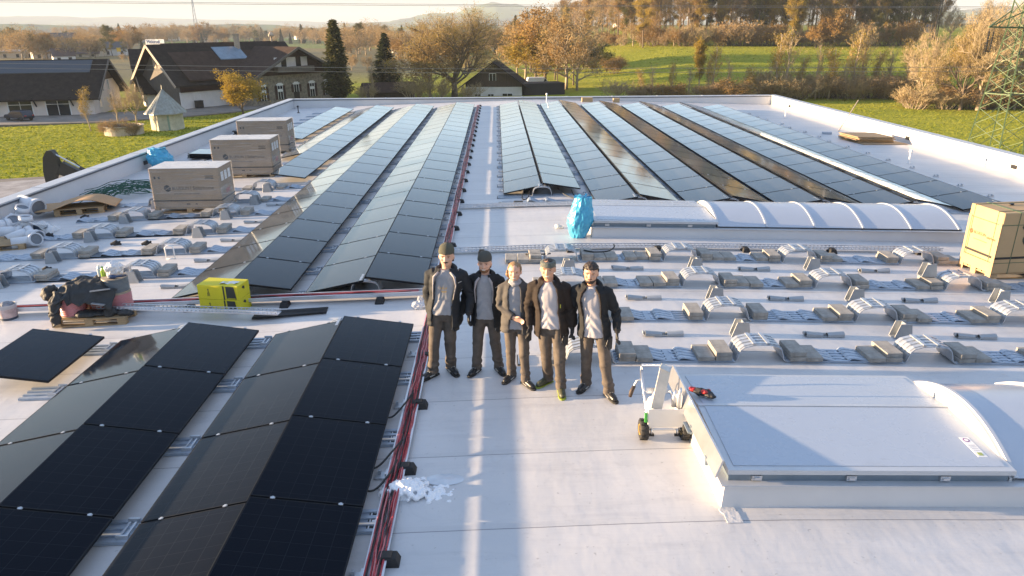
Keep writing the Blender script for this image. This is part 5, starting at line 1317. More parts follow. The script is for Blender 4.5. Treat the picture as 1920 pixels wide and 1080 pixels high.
# distant houses
FH=[]
hp=[ # x, ybase, width px, height px(eave), roof px, wall, roof, label
 (60,98,46,15,10,'grey','red','wide grey hall with a red roof above the dark trees'),
 (108,96,44,12,14,'grey','slate','slate-roofed hall beside the wide grey hall'),
 (150,110,54,9,16,'cream','plum','plum-roofed house with sunlit cream gable, beyond the farmhouse ridge'),
 (215,108,40,14,9,'white','slate','white house with hipped slate roof behind the yellow sign'),
 (120,116,30,9,10,'white','plum','low plum-roofed house right behind the farmhouse ridge'),
 (20,113,70,12,2,'cream','flat','long flat-roofed cream workshop behind the farmhouse'),
 (95,114,50,13,3,'white','flat','flat white workshop beside the cream one'),
 (815,88,34,6,9,'pink','brown','brown-roofed house glimpsed through the big bare tree'),
 (700,84,30,6,5,'pink','brown','low pinkish house left of the dark spruce'),
 (757,106,34,10,14,'white','brown','brown-roofed house right beside the dark spruce'),
 (922,72,26,7,6,'cream','brown','sunlit cream chalet on the slope left of the wood'),
 (931,98,12,7,5,'white','red','small white house with red roof beside the wood'),
 (865,78,16,5,4,'pink','brown','small house below the sunlit chalet'),
 (640,66,14,4,3,'white','brown','tiny white house on the far plain, behind the columnar conifer'),
 (905,82,14,5,4,'white','slate','small white house with slate roof below the sunlit chalet'),
 (1165,52,16,5,4,'white','brown','pale house glimpsed between wood trunks'),
 (1740,62,24,9,7,'grey','slate','small dark pavilion on the rise by the wood'),
 (250,78,26,5,3,'grey','slate','low grey hall half hidden by bare trees'),
]
rv=random.Random(31)
for i in range(26):
    x_=rv.choice([rv.uniform(0,330),rv.uniform(640,960),rv.uniform(380,640)]); yb_=rv.uniform(72,104) if not 250<x_<640 else rv.uniform(68,80); sc_=(yb_-55)/45
    hp.append((x_,yb_,rv.uniform(18,34)*sc_+5,rv.uniform(6,10)*sc_+1.5,rv.uniform(6,11)*sc_+1.5,rv.choice(['white','cream','pink','white']),rv.choice(['brown','plum','red','slate']),'small pitched-roof house among the trees of the distant village'))
WM={'grey':mat('far_grey',(.22,.22,.22),.9),'cream':mat('far_cream',(.55,.47,.36),.9),'white':M_PLASTER,'pink':mat('far_pink',(.40,.30,.26),.9)}
RM={'red':mat('far_red_tiles',(.10,.045,.035),.8),'slate':mat('far_slate',(.06,.065,.075),.7),'plum':mat('far_plum',(.075,.05,.055),.8),'brown':mat('far_brown',(.09,.055,.04),.8),'flat':mat('far_flat',(.35,.36,.38),.7)}
for (x,yb,wp_,ep,rpx,wl,rf_,lab) in hp:
    Dd=None
    d=ray(x,yb)
    P_=onterr(x,yb) if x>1000 else gp(x,yb,GZ-1.2)
    if P_.y>1500: 
        d=ray(x,yb); P_=CAM+d*(1500/d.y)
    Dp=math.hypot(P_.x,P_.y); s_=Dp/F
    wid=wp_*s_; he=ep*s_; hr=(ep+rpx)*s_
    A3=(1,.12) if rng.random()<.6 else (.8,.6)
    n_=max(2,int(wid/5)); wins=[('f',wid*(i+.5)/n_,he*.3,min(1.4,wid/n_*.4),he*.4,'w') for i in range(n_)]
    house('far_house',lab,'house',(P_.x-wid/2,P_.y),A3,(-A3[1],A3[0]),wid,wid*.6,he,max(hr,he+.4),wid*.04,WM[wl],RM[rf_],None,None,wins,z0=P_.z,group='distant village houses',detail=False)
# commercial building with a sign on top
P_=gp(288,112,GZ-1.2); s_=math.hypot(P_.x,P_.y)/F
t=thing('office_building','white two-storey office building with a long name sign on its roof','office building',(P_.x,P_.y,P_.z),-.25)
MB().box((4*s_,4*s_,4*s_),(66*s_,14*s_,18*s_)).build('wall',M_PLASTER,t); MB().box((4*s_,4*s_,13.6*s_),(70*s_,16*s_,1.2*s_)).build('roof',M_DARK,t)
MB().box((10*s_,5*s_,19*s_),(40*s_,10*s_,10*s_)).build('upper_storey',WM['white'],t)
for i in range(5): MB().box((-20*s_+10*s_*i,-3.1*s_,8*s_),(5*s_,.3*s_,5*s_)).build('window',M_WIN,t)
for i in range(3): MB().box((-2*s_+11*s_*i,-.1*s_,20*s_),(6*s_,.3*s_,4*s_)).build('window',M_WIN,t)
sg=MB().box((8*s_,0,27.5*s_),(34*s_,1*s_,7*s_)).build('sign_board',M_WHITE,t)
def text_obj(body,size,matl,parent,loc,rot,extr=.002,name='lettering',align='LEFT',sx=1.):
    cu=bpy.data.curves.new('txt','FONT'); cu.body=body; cu.size=size; cu.extrude=extr; cu.align_x=align; cu.resolution_u=2
    o=bpy.data.objects.new('tmp',cu); C.objects.link(o); bpy.context.view_layer.update()
    dg=bpy.context.evaluated_depsgraph_get(); me=bpy.data.meshes.new_from_object(o.evaluated_get(dg)); bpy.data.objects.remove(o); 
    me.materials.clear(); me.materials.append(matl)
    q=bpy.data.objects.new(name,me); C.objects.link(q); q.parent=parent; q.location=loc; q.rotation_euler=rot; q.scale=(sx,1,1); return q
text_obj('Meierstl',7.2*s_,mat('sign_blue',(.03,.06,.20),.5),sg,(-7*s_,-.7*s_,25*s_),(R(90),0,0),.1*s_)
# yellow sign and pole
P_=gp(226,112,GZ-1.); s_=math.hypot(P_.x,P_.y)/F
t=thing('pole_sign','yellow square sign on a pole among the distant houses','sign',(P_.x,P_.y,P_.z)); MB().tube([(0,0,0),(0,0,13*s_)],.5*s_,6).build('pole',M_ALU,t); MB().box((0,0,15*s_),(6*s_,.6*s_,6*s_)).build('board',mat('sign_yellow',(.75,.45,.02),.5),t)
# ------------------------------------------------------------------ parked car by the farmhouse
c=gp(38,228); t=thing('parked_car','dark estate car parked before the farmhouse garages','car',(c.x,c.y,GZ+.2),2.75)
M_CARP=mat('car_paint',(.02,.025,.04),.25,var=.05)
side=[(-2.2,.35),(-2.25,.7),(-2.1,.95),(-1.75,1.45),(-.2,1.5),(.55,1.35),(1.15,.98),(2.0,.85),(2.2,.6),(2.2,.35)]
MB().prism(side,-.85,.85,'Y').build('body',M_CARP,t,bevel=.06)
wn=MB(); wn.prism([(-1.95,1.0),(-1.65,1.4),(-.2,1.43),(.45,1.3),(.95,1.0)],-.865,.865,'Y'); wn.build('window_band',M_WIN,t)
for x_ in (-1.35,1.35):
    for y_ in (-.8,.8):
        w_=MB().lathe([(.33,-.1),(.35,-.06),(.35,.06),(.33,.1)],(x_,y_,.33),14,'Y').build('wheel',M_RUBBER,t)
for y_ in (-.6,.6): MB().box((-2.27,y_,.78),(.05,.3,.16)).build('tail_light',mat('tail_red',(.3,.02,.02),.3),t)
c=gp(1026,172); P_=Vector((c.x,c.y+12,GZ)); t=thing('white_van','white van roof showing over the black enclosure','van',(P_.x-1.5,P_.y-6,GZ),.1)
MB().prism([(-2.6,.4),(-2.6,2.2),(-2.4,2.6),(1.2,2.6),(2.0,1.7),(2.7,1.4),(2.7,.4)],-.95,.95,'Y').build('body',M_WHITE,t,bevel=.08)
MB().prism([(1.0,1.75),(1.25,2.45),(1.75,1.85)],-.965,.965,'Y').build('window_band',M_WIN,t)
for x_ in (-1.6,1.7):
    for y_ in (-.85,.85): MB().lathe([(.35,-.1),(.37,0),(.35,.1)],(x_,y_,.37),12,'Y').build('wheel',M_RUBBER,t)
# ------------------------------------------------------------------ excavator arm beyond the parapet
d=ray(100,312); P_=CAM+d*(60/d.y); t=thing('excavator','black excavator whose raised arm shows over the left parapet','excavator',(P_.x,P_.y,GZ))
M_EX=mat('excavator_black',(.018,.02,.022),.4,var=.3); zz=lambda y_: zat((P_.x,P_.y),y_)-GZ
stk=MB(); za,zb_=zz(281),zz(340)
stk.prism([(-.75,zb_-1.2),(-.05,zb_-1.2),(.05,zb_+.3),(.62,za-1.4),(.45,za-.35),(.25,za),(-.15,za-.05),(-.55,za-.6),(-.78,za-1.8)],-.28,.28,'Y'); stk.build('stick',M_EX,t)
bo=MB(); bo.prism([(.2,za-1.9),(.9,za-1.0),(2.6,za-2.0),(5.2,1.6),(4.6,.9),(2.2,za-2.75)],-.25,.25,'Y'); bo.build('boom',M_EX,t)
MB().tube([(.35,.0,za-.35),(2.3,0,za-1.55)],.07,8).build('ram_rod',M_ALU,t); MB().tube([(2.2,0,za-1.5),(4.2,0,za-2.6)],.14,8).build('ram_cylinder',M_EX,t)
MB().tube([(.55,.3,za-1.2),(1.0,.35,za-.75),(1.6,.3,za-1.0),(2.2,.25,za-1.6)],.05,6).build('hydraulic_hose',M_BLKC,t)
MB().prism([(1.75,za-2.35),(2.15,za-2.05),(2.35,za-2.35)],-.29,-.26,'Y').build('maker_badge',M_WHITE,t)
bk=MB().prism([(-.9,zb_-1.3),(.1,zb_-1.2),(.2,zb_-1.9),(-.5,zb_-2.3),(-1.1,zb_-1.9)],-.5,.5,'Y').build('bucket',M_EX,t)
MB().box((6.2,0,1.7),(2.8,2.2,1.5)).build('cab_body',M_EX,t,bevel=.15)
for y_ in (-1,1): MB().box((6.0,y_,.45),(3.4,.5,.9)).build('track',M_RUBBER,t,bevel=.2)
# ------------------------------------------------------------------ pylon, mast and power lines
c=gp(1861,292); t=thing('power_pylon','green steel lattice pylon rising beyond the sunlit parapet','pylon',(c.x,c.y,GZ),.35)
M_PYL=mat('pylon_green',(.07,.115,.055),.6,metal=.1,var=.2,scale=3)
zc=zat(c,52)-GZ; hw=lambda z: 1.85-(1.85-.85)*z/zc if z<zc else .85-.03*(z-zc)
br=MB(); lv=[0,1.6,3.2,4.8,6.3,7.7,9.0,10.2,11.3,12.3,zc]; lv=[q for q in lv if q<zc-.4]+[zc]; q=zc
while q<zc+14: q+=1.25; lv.append(q)
for sx in (-1,1):
    for sy in (-1,1):
        legs=MB()
        for a,e in zip(lv,lv[1:]): legs.bar((sx*hw(a),sy*hw(a),a),(sx*hw(e),sy*hw(e),e),.11)
        legs.build('leg',M_PYL,t)
for i,(a,e) in enumerate(zip(lv,lv[1:])):
    ha,he_=hw(a),hw(e)
    for (p1,p2) in (((-1,-1),(1,-1)),((1,-1),(1,1)),((1,1),(-1,1)),((-1,1),(-1,-1))):
        br.bar((p1[0]*ha,p1[1]*ha,a),(p2[0]*he_,p2[1]*he_,e),.045); br.bar((p2[0]*ha,p2[1]*ha,a),(p1[0]*he_,p1[1]*he_,e),.045)
        if i in (4,9): br.bar((p1[0]*ha,p1[1]*ha,a),(p2[0]*ha,p2[1]*ha,a),.1)
br.build('lattice_bracing',M_PYL,t)
for zq,ln_ in ((zc,4.6),(zc+7,4.0)):
    ar=MB()
    for s_ in (-1,1):
        tip=(s_*ln_,0,zq+.1)
        for sy in (-1,1):
            ar.bar((0,sy*.8,zq),tip,.13); ar.bar((s_*.8,sy*.8,zq+1.6),tip,.09)
            for k in (1,2,3):
                f_=k/4; ar.bar((s_*(.8+(ln_-.8)*f_),sy*.8*(1-f_),zq+.02),(s_*(.8+(ln_-.8)*max(0,f_-.2)),sy*.8*(1-f_),zq+1.6*(1-max(0,f_-.2))),.05)
    ar.build('crossarm',M_PYL,t)
    for s_ in (-1,1):
        iz=MB()
        for o_ in (-.3,.3): iz.lathe([(.03,0)]+[(.1 if k%2 else .04,-.3-.12*k) for k in range(14)]+[(.03,-2.1)],(s_*(ln_-.5)+o_,0,zq),8)
        iz.box((s_*(ln_-.5),0,zq-2.15),(.9,.06,.08)); iz.build('insulator',M_BLACKP,t)
c=gp(372,80,GZ-1.5); s_=c.y/F; t=thing('radio_mast','tall thin lattice mast standing beyond the barn roof','mast',(c.x,c.y,c.z))
mm=MB()
for sx in (-4,4): mm.bar((sx*s_,0,0),(sx*.2*s_,0,70*s_),.8*s_); mm.bar((sx*.2*s_,0,70*s_),(0,0,110*s_),.7*s_)
for k in range(10): 
    w0=4*(1-.08*k); mm.bar((-w0*s_,0,7*k*s_),(w0*.92*s_,0,7*(k+1)*s_),.4*s_)
mm.build('lattice',M_GALV,t); MB().box((0,0,71*s_),(3*s_,2*s_,3*s_)).build('antenna',M_GALV,t)
M_WIRE=mat('wire',(.25,.24,.24),.6,metal=.3)
for i,(ya,yb,Dd,lab) in enumerate(((2,14,150,'topmost overhead wire against the pale sky'),(5,12,150,'second overhead wire against the pale sky'),(118,128,92,'upper overhead wire crossing before the farm roofs'),(126,137,92,'lower overhead wire crossing before the farm roofs'))):
    pts=[]
    for k in range(25):
        x=-500+2900*k/24; 
        y=(3+ (x/960)*6 + (0 if i==0 else 2.6) - .000008*(x-900)**2*.3) if i<2 else ((121 if i==2 else 130)+ (8.5 if i==2 else 7)*(x/900)-(x-900)**2*3e-6 if x<900 else (129.5 if i==2 else 137)-(x-900)*.004)
        d=ray(x,y); pts.append(CAM+d*(Dd/d.y))
    tag(MB().tube(pts,.035 if i<2 else .024,5,cap=False).build('power_line',M_WIRE,smooth=True),lab,'power line','overhead power lines')
# ------------------------------------------------------------------ trees
def treemesh(seed,H,kind):
    """returns (trunk mesh, crown mesh) – trunk and limbs as tapered tubes, crown as fine twigs and leaf faces"""
    r=random.Random(seed); tr=MB(); cr=MB(); leaves=[]
    def twig(p,d,L,r0,depth,leafy):
        n=3; pts=[p]; q=p.copy(); dd=d.copy()
        for i in range(n):
            dd=(dd+Vector((r.uniform(-.22,.22),r.uniform(-.22,.22),r.uniform(-.05,.2)))).normalized(); q=q+dd*L/n; pts.append(q)
        if r0>.035: tr.tube(pts,[r0*(1-.6*i/n) for i in range(n+1)],5,cap=False)
        else:
            # flat three-sided sliver
            for a,e in zip(pts,pts[1:]):
                s_=(e-a).cross(Vector((r.uniform(-1,1),r.uniform(-1,1),.3)))
                if s_.length<1e-6: continue
                s_.normalize(); s_*=max(r0,.012)
                cr.add([a-s_,a+s_,e+s_*.6,e-s_*.6],[(0,1,2,3)])
        if depth<=0:
            if leafy:
                for k in range(leafy):
                    c=pts[1+r.randrange(n)]+Vector((r.gauss(0,.35),r.gauss(0,.35),r.gauss(0,.3)))*LS; leaf(c)
            return
        m=r.randint(*BR)
        for k in range(m):
            f_=r.uniform(.3,1); i=min(n-1,int(f_*n)); base=pts[i].lerp(pts[i+1],f_*n-i)
            ax=dd.orthogonal().normalized(); ax=Matrix.Rotation(r.uniform(0,6.283),3,dd)@ax
            nd=(dd*r.uniform(.5,1.0)+ax*r.uniform(.5,1.0)*SPR+Vector((0,0,UPB))).normalized()
            twig(base,nd,L*r.uniform(.45,.72),r0*.55,depth-1,leafy)
    def leaf(c):
        a=Vector((r.uniform(-1,1),r.uniform(-1,1),r.uniform(-1,1))).normalized(); b_=a.orthogonal().normalized(); a*=r.uniform(.5,1)*LF; b_*=r.uniform(.4,.8)*LF
        cr.mat(1).add([c-a,c+b_,c+a,c-b_],[(0,1,2,3)]); cr.mat(0)
    LS=1.;LF=.16;BR=(3,5);SPR=.9;UPB=.15
    z=Vector((0,0,1))
    if kind=='forest':      # tall straight trunk, twiggy narrow crown high up
        pts=[Vector((0,0,-.5))]; n=9
        for i in range(n): pts.append(Vector((pts[-1].x+r.uniform(-.2,.2),pts[-1].y+r.uniform(-.2,.2),H*(i+1)/n)))
        tr.tube(pts,[.24*(1-.85*i/n)*H/24+.02 for i in range(n+1)],6)
        BR=(3,4); SPR=.8; UPB=.35
        for k in range(44):
            f_=.22+.78*(k/44)**.8; i=min(n-1,int(f_*n)); p=pts[i].lerp(pts[i+1],f_*n-i)
            a=r.uniform(0,6.283); L=H*(.17 if f_<.85 else .10)*r.uniform(.6,1.1)*(.5 if f_<.35 else 1)
            twig(p,Vector((math.cos(a),math.sin(a),r.uniform(.4,1.1))).normalized(),L,.05,3,LEAFN)
    elif kind=='spread':
        BR=(4,5); LF=.11; SPR=1.0; UPB=.18
        tr.tube([(0,0,-.5),(.1,0,H*.12),(.0,.1,H*.25)],[.5*H/14,.4*H/14,.34*H/14],9)
        for k in range(9):
            a=6.283*k/9+r.uniform(-.3,.3); el=r.uniform(.35,1.6)
            twig(Vector((0,.05,H*r.uniform(.16,.26))),Vector((math.cos(a),math.sin(a),el)).normalized(),H*r.uniform(.42,.55),.2*H/14,5,LEAFN)
    elif kind=='slim':
        n=6; pts=[Vector((0,0,-.5))]
        for i in range(n): pts.append(Vector((pts[-1].x+r.uniform(-.25,.25),pts[-1].y+r.uniform(-.2,.2),H*.9*(i+1)/n)))
        tr.tube(pts,[.21*(1-.8*i/n)*H/12+.015 for i in range(n+1)],6); BR=(3,4); SPR=.85; UPB=.45
        for k in range(24):
            f_=.2+.8*k/34; i=min(n-1,int(f_*n)); p=pts[i].lerp(pts[i+1],f_*n-i); a=r.uniform(0,6.283)
            twig(p,Vector((math.cos(a)*.6,math.sin(a)*.6,1)).normalized(),H*.22*r.uniform(.5,1.15),.05,3,LEAFN)
    elif kind=='leafy':
        LF=.2; LS=1.1; BR=(3,5); SPR=.9; UPB=.2
        tr.tube([(0,0,-.5),(.1,.05,H*.2),(.05,.1,H*.45)],[.26*H/11,.2*H/11,.12*H/11],7)
        for k in range(16):
            a=6.283*k/16*2.6; f_=.12+.34*k/16
            twig(Vector((.06,.06,H*f_)),Vector((math.cos(a),math.sin(a),r.uniform(.5,1.5))).normalized(),H*r.uniform(.28,.42),.09*H/11,3,LEAFN)
    elif kind=='bush':
        LF=.10; LS=.8; BR=(4,5); SPR=.8; UPB=.3
        for k in range(22):
            a=r.uniform(0,6.283); s_=r.uniform(0,.25)*H
            twig(Vector((math.cos(a)*s_,math.sin(a)*s_,-.2)),Vector((math.cos(a)*.6,math.sin(a)*.6,1.1)).normalized(),H*r.uniform(.5,.75),.036,3,LEAFN)
    elif kind in('conifer','column'):
        tr.tube([(0,0,-.5),(0,0,H*.97)],[.2*H/14,.02],6)
        N=int(95 if kind=='conifer' else 200); LF=.2
        for k in range(N):
            f_=.05+.95*k/N; z_=H*f_; 
            rad=(H*.24*(1-f_)**.85+.12) if kind=='conifer' else (H*.19*(1-f_)**.62*(.8+.3*r.random())+.1)
            m=7 if kind=='conifer' else 6
            for j in range(m):
                a=r.uniform(0,6.283); L=rad*r.uniform(.65,1.1); dz=-.18 if kind=='conifer' else .9
                d=Vector((math.cos(a),math.sin(a),dz)).normalized(); e=Vector((0,0,z_))+d*L*(1 if kind=='conifer' else 1.0)
                cr.tube([(0,0,z_),tuple(e)],[.03,.01],3,cap=False)
                for q in range(int(5+L*4)):
                    g_=r.uniform(.25,1.05); c=Vector((0,0,z_))+d*L*g_+Vector((r.gauss(0,.13),r.gauss(0,.13),r.gauss(0,.12)-.05))
                    a_=Vector((d.x+r.uniform(-.6,.6),d.y+r.uniform(-.6,.6),r.uniform(-.5,.3))).normalized()*r.uniform(.2,.42); b_=a_.orthogonal().normalized()*r.uniform(.06,.13)
                    b_=Matrix.Rotation(r.uniform(0,6.28),3,a_.normalized())@b_
                    cr.mat(1).add([c-a_,c+b_,c+a_,c-b_],[(0,1,2,3)]); cr.mat(0)
    return tr,cr
M_BARK=mat('bark',(.15,.115,.085),.95,var=.35,scale=3,stretch=(3,3,.5)); M_BARKP=mat('pale_bark',(.38,.31,.22),.95,var=.3,scale=3,stretch=(3,3,.5))
def leafmat(nm,a,b_):
    m=mat(nm,a,.8,var=.2,scale=1.4,col2=b_,spec=.2); t=m.node_tree; b=t.nodes['Principled BSDF']
    tl=t.nodes.new('ShaderNodeBsdfTranslucent'); mx=t.nodes.new('ShaderNodeMixShader'); mx.inputs[0].default_value=.35
    cr=[n for n in t.nodes if n.type=='VALTORGB'][0]; t.links.new(cr.outputs[0],tl.inputs[0]); t.links.new(b.outputs[0],mx.inputs[1]); t.links.new(tl.outputs[0],mx.inputs[2]); t.links.new(mx.outputs[0],t.nodes['Material Output'].inputs[0]); return m
L_GOLD=leafmat('leaf_gold',(.30,.21,.035),(.40,.29,.05)); L_ORANGE=leafmat('leaf_orange',(.26,.155,.05),(.34,.21,.06)); L_BROWN=leafmat('leaf_brown',(.29,.19,.08),(.39,.26,.10)); L_GREEN=leafmat('leaf_green',(.09,.10,.03),(.17,.15,.04)); L_DGREEN=leafmat('needle_green',(.022,.034,.014),(.05,.06,.022)); L_OLIVE=leafmat('needle_olive',(.05,.06,.02),(.10,.095,.03))
TW_B=mat('twig_brown',(.29,.22,.15),.9,var=.2); TW_T=mat('twig_tan',(.36,.275,.15),.9,var=.2); TW_D=mat('twig_dark',(.09,.065,.05),.9,var=.2)
PROTO={}
def proto(key,seed,H,kind,leafn,bark,tw,lf):
    global LEAFN
    LEAFN=leafn; tr,cr=treemesh(seed,H,kind)
    root=bpy.data.objects.new('proto',None)
    a=tr.build('trunk',bark,None,smooth=True) if tr.f else None; b_=cr.build('crown',[tw,lf]); PROTO[key]=(a,b_,H)
    C.objects.unlink(a) if a else 0; C.objects.unlink(b_)
proto('forA',1,24,'forest',1,M_BARK,TW_B,L_BROWN); proto('forB',2,25,'forest',0,M_BARK,TW_B,L_BROWN); proto('forC',3,23,'forest',5,M_BARK,TW_B,L_ORANGE); proto('forG',4,22,'forest',7,M_BARK,TW_D,L_GREEN); proto('forY',5,20,'forest',9,M_BARK,TW_B,L_GOLD)
proto('spread',6,15,'spread',1,M_BARK,TW_T,L_GOLD); proto('spreadB',7,15,'spread',0,M_BARKP,TW_T,L_BROWN)
proto('slimA',8,12,'slim',1,M_BARKP,TW_T,L_GOLD); proto('slimB',9,12,'slim',0,M_BARKP,TW_T,L_BROWN); proto('slimY',10,11,'slim',7,M_BARKP,TW_T,L_GOLD)
proto('leafY',11,9,'leafy',9,M_BARK,TW_B,L_GOLD); proto('leafO',12,11,'leafy',9,M_BARK,TW_B,L_ORANGE); proto('leafT',13,11,'leafy',2,M_BARKP,TW_T,L_BROWN); proto('leafG',17,9,'leafy',9,M_BARK,TW_B,L_GREEN)
proto('bushB',14,3,'bush',1,M_BARK,TW_B,L_BROWN); proto('bushT',15,3,'bush',0,M_BARKP,TW_T,L_GOLD); proto('bushO',16,3,'bush',3,M_BARK,TW_B,L_ORANGE); proto('bushG',18,3,'bush',8,M_BARK,TW_D,L_GREEN)
proto('con',20,14,'conifer',0,M_BARK,TW_D,L_DGREEN); proto('col',21,17,'column',0,M_BARK,TW_D,L_OLIVE)
def tree(key,name,label,cat,P,H,rz=None,wide=1.,group=None,lean=0.):
    a,b_,H0=PROTO[key]; s_=H/H0
    t=thing(name,label,cat,tuple(P),rng.uniform(0,6.28) if rz is None else rz,group,ry=lean); t.scale=(s_*wide,s_*wide,s_)
    for q in (a,b_):
        if q is None: continue
        o=q.copy(); C.objects.link(o); o.parent=t
    return t
def tp(x,yb,yt,Dz=None):
    """tree foot on the terrain at a pixel, with the height that reaches row yt"""
    P=onterr(x,yb); return P,zat((P.x,P.y),yt)-P.z
# garden trees by the farmhouse
P,H=tp(171,246,160); tree('slimA','bare_tree','slim sunlit bare tree standing on the lawn before the farmhouse','tree',P,H,wide=.9)
P,H=tp(222,231,168); tree('slimB','bare_tree','bare pollard tree behind the pool, nearer the farmhouse gable','tree',P,H,wide=1.3)
P,H=tp(257,230,163); tree('spreadB','bare_tree','bushy bare tree between pool and garden hut','tree',P,H,wide=.8)
for x,w_,lab in ((199,1.1,'low brown shrub at the pool edge, away from the hut'),(227,1.2,'low brown shrub in front of the pool wall'),(249,1.1,'low brown shrub at the pool edge, nearest the hut')):
    P=gp(x,254); tree('bushB','shrub',lab,'shrub',P,1.5*w_,group='shrubs around the pool')
P,H=tp(457,216,138); tree('leafY','golden_tree','round golden-leaved tree at the corner of the farm','tree',P,H,wide=1.15)
P=gp(637,196); tree('col','columnar_conifer','tall columnar conifer beside the stone house','tree',P,zat(P,38)-GZ,wide=1.35)
P=gp(727,178); tree('con','spruce','dark spruce between the stone house and big bare tree','tree',P,zat(P,62)-GZ,wide=1.5)
P=gp(852,184); tree('spread','bare_tree','huge spreading bare tree with dark trunk behind the rear parapet','tree',P,zat(P,42)-GZ,rz=.6,wide=1.45)
P=gp(806,186); tree('leafT','bare_tree','smaller bare tree crowding the huge spreading one','tree',P,zat(P,75)-GZ,wide=1.2)
P=gp(700,186); tree('slimB','bare_tree','thin bare tree left of the dark spruce','tree',P,zat(P,110)-GZ,wide=1.1)
for x,yt,lab in ((687,162,'tan shrub between columnar conifer and shed'),(640,175,'shrub at the foot of the columnar conifer'),(775,150,'twiggy shrub right of the brown shed'),(820,150,'twiggy shrub under the huge bare tree'),(880,160,'twiggy shrub left of the chalet')):
    P=gp(x,188); tree('bushT','shrub',lab,'shrub',P,zat(P,yt)-GZ,wide=1.3,group='shrubs behind the rear parapet')
# copse to the right of the chalet
cop=[(985,150,42,'leafT','tan bare tree at the copse edge nearest the chalet'),(1003,160,60,'leafY','golden tree in front of the copse'),(1022,158,28,'leafO','tall orange tree in the copse'),(1045,165,45,'forC','slender orange-brown tree in the copse'),(1062,168,30,'leafT','broad tan tree over the black enclosure'),(1010,140,30,'leafO','orange tree at the back of the copse'),(1082,170,60,'leafT','grey-brown tree at the meadow side of the copse'),(970,140,60,'leafT','low tan tree behind the chalet roof'),(1040,150,20,'forA','tall bare tree at the back of the copse'),(1075,160,25,'forB','tall bare tree joining copse and wood'),(995,135,40,'leafO','rust-coloured tree behind the golden one')]
for x,yb,yt,k,lab in cop:
    P,H=tp(x,yb,yt); tree(k,'copse_tree',lab,'tree',P,H,wide=1.15,group='trees of the copse')
for x,yb,yt,k,lab in ((1112,128,92,'bushG','green shrub at the foot of the meadow slope'),(1137,132,102,'leafY','round yellow shrub on the meadow edge'),(1152,138,112,'bushO','orange shrub beside the round yellow one'),(1110,134,112,'leafY','yellow shrub beside the copse')):
    P,H=tp(x,yb,yt); tree(k,'shrub',lab,'shrub',P,H,wide=1.3,group='shrubs on the meadow edge')
P=onterr(967,92); tree('con','spruce','dark pointed spruce at the left end of the wood','tree',P,zat(P,28)-P.z,wide=1.)
P=gp(928,104); tree('con','spruce','small dark spruce above the chalet roof','tree',P,zat(P,83)-GZ,wide=.9)
# the wood along the top of the meadow
kinds=['forA','forB','forA','forC','forC','forA','forB','forY','forA','forY','forC','forG']
flab={'forA':'tall slender brown tree in the wood above the meadow','forB':'tall leafless tree in the wood above the meadow','forC':'orange-leaved tree in the wood above the meadow','forG':'dark green tree in the wood above the meadow','forY':'golden-leaved tree in the wood above the meadow'}
for i in range(190):
    x=1045+720*((i*.61803)%1)+rng.uniform(-6,6); row_=i%5
    yb=84-1.2*row_ + (6 if x<1120 else 0) - (12*sst(1680,1790,x))
    k=kinds[rng.randrange(len(kinds))]
    if 1600<x<1700 and row_<2 and rng.random()<.6: k='forG'
    P=onterr(x,yb); P.y+=row_*9; P.x+=row_*9*P.x/P.y; P.z=tz(P.x,P.y)
    tree(k,'forest_tree',flab[k],'tree',P,rng.uniform(19,28) if k!='forY' else rng.uniform(13,20),wide=rng.uniform(.85,1.2),group='trees of the wood above the meadow')
for x,yt,k,lab in ((1205,12,'forY','bright golden tree high in the wood'),(1562,20,'leafO','bright orange tree at the front of the wood, near its middle'),(1530,40,'leafO','rusty orange tree left of the brightest one'),(1640,30,'forG','dark green leafy tree at the front of the wood'),(1668,34,'forG','dark green tree beside another at the front of the wood'),(1600,45,'leafT','tan tree between orange and green ones'),(1480,5,'forY','golden tree near the pylon side of the wood')):
    P=onterr(x,90); tree(k,'forest_tree',lab,'tree',P,zat(P,yt)-P.z+ (8 if yt<15 else 0),group='trees of the wood above the meadow')
for i in range(42):
    x=1090+640*i/42+rng.uniform(-6,6); P=onterr(x,86-(8*sst(1690,1760,x))+ (5 if x<1130 else 0))
    k=['bushB','bushO','bushB','leafT','bushT'][rng.randrange(5)]
    H=rng.uniform(3.5,9)*(1.1 if k=='leafT' else .8)
    tree(k,'undergrowth_shrub','brown autumn shrub along the foot of the wood','shrub',P,H,wide=1.3,group='shrubs along the foot of the wood')
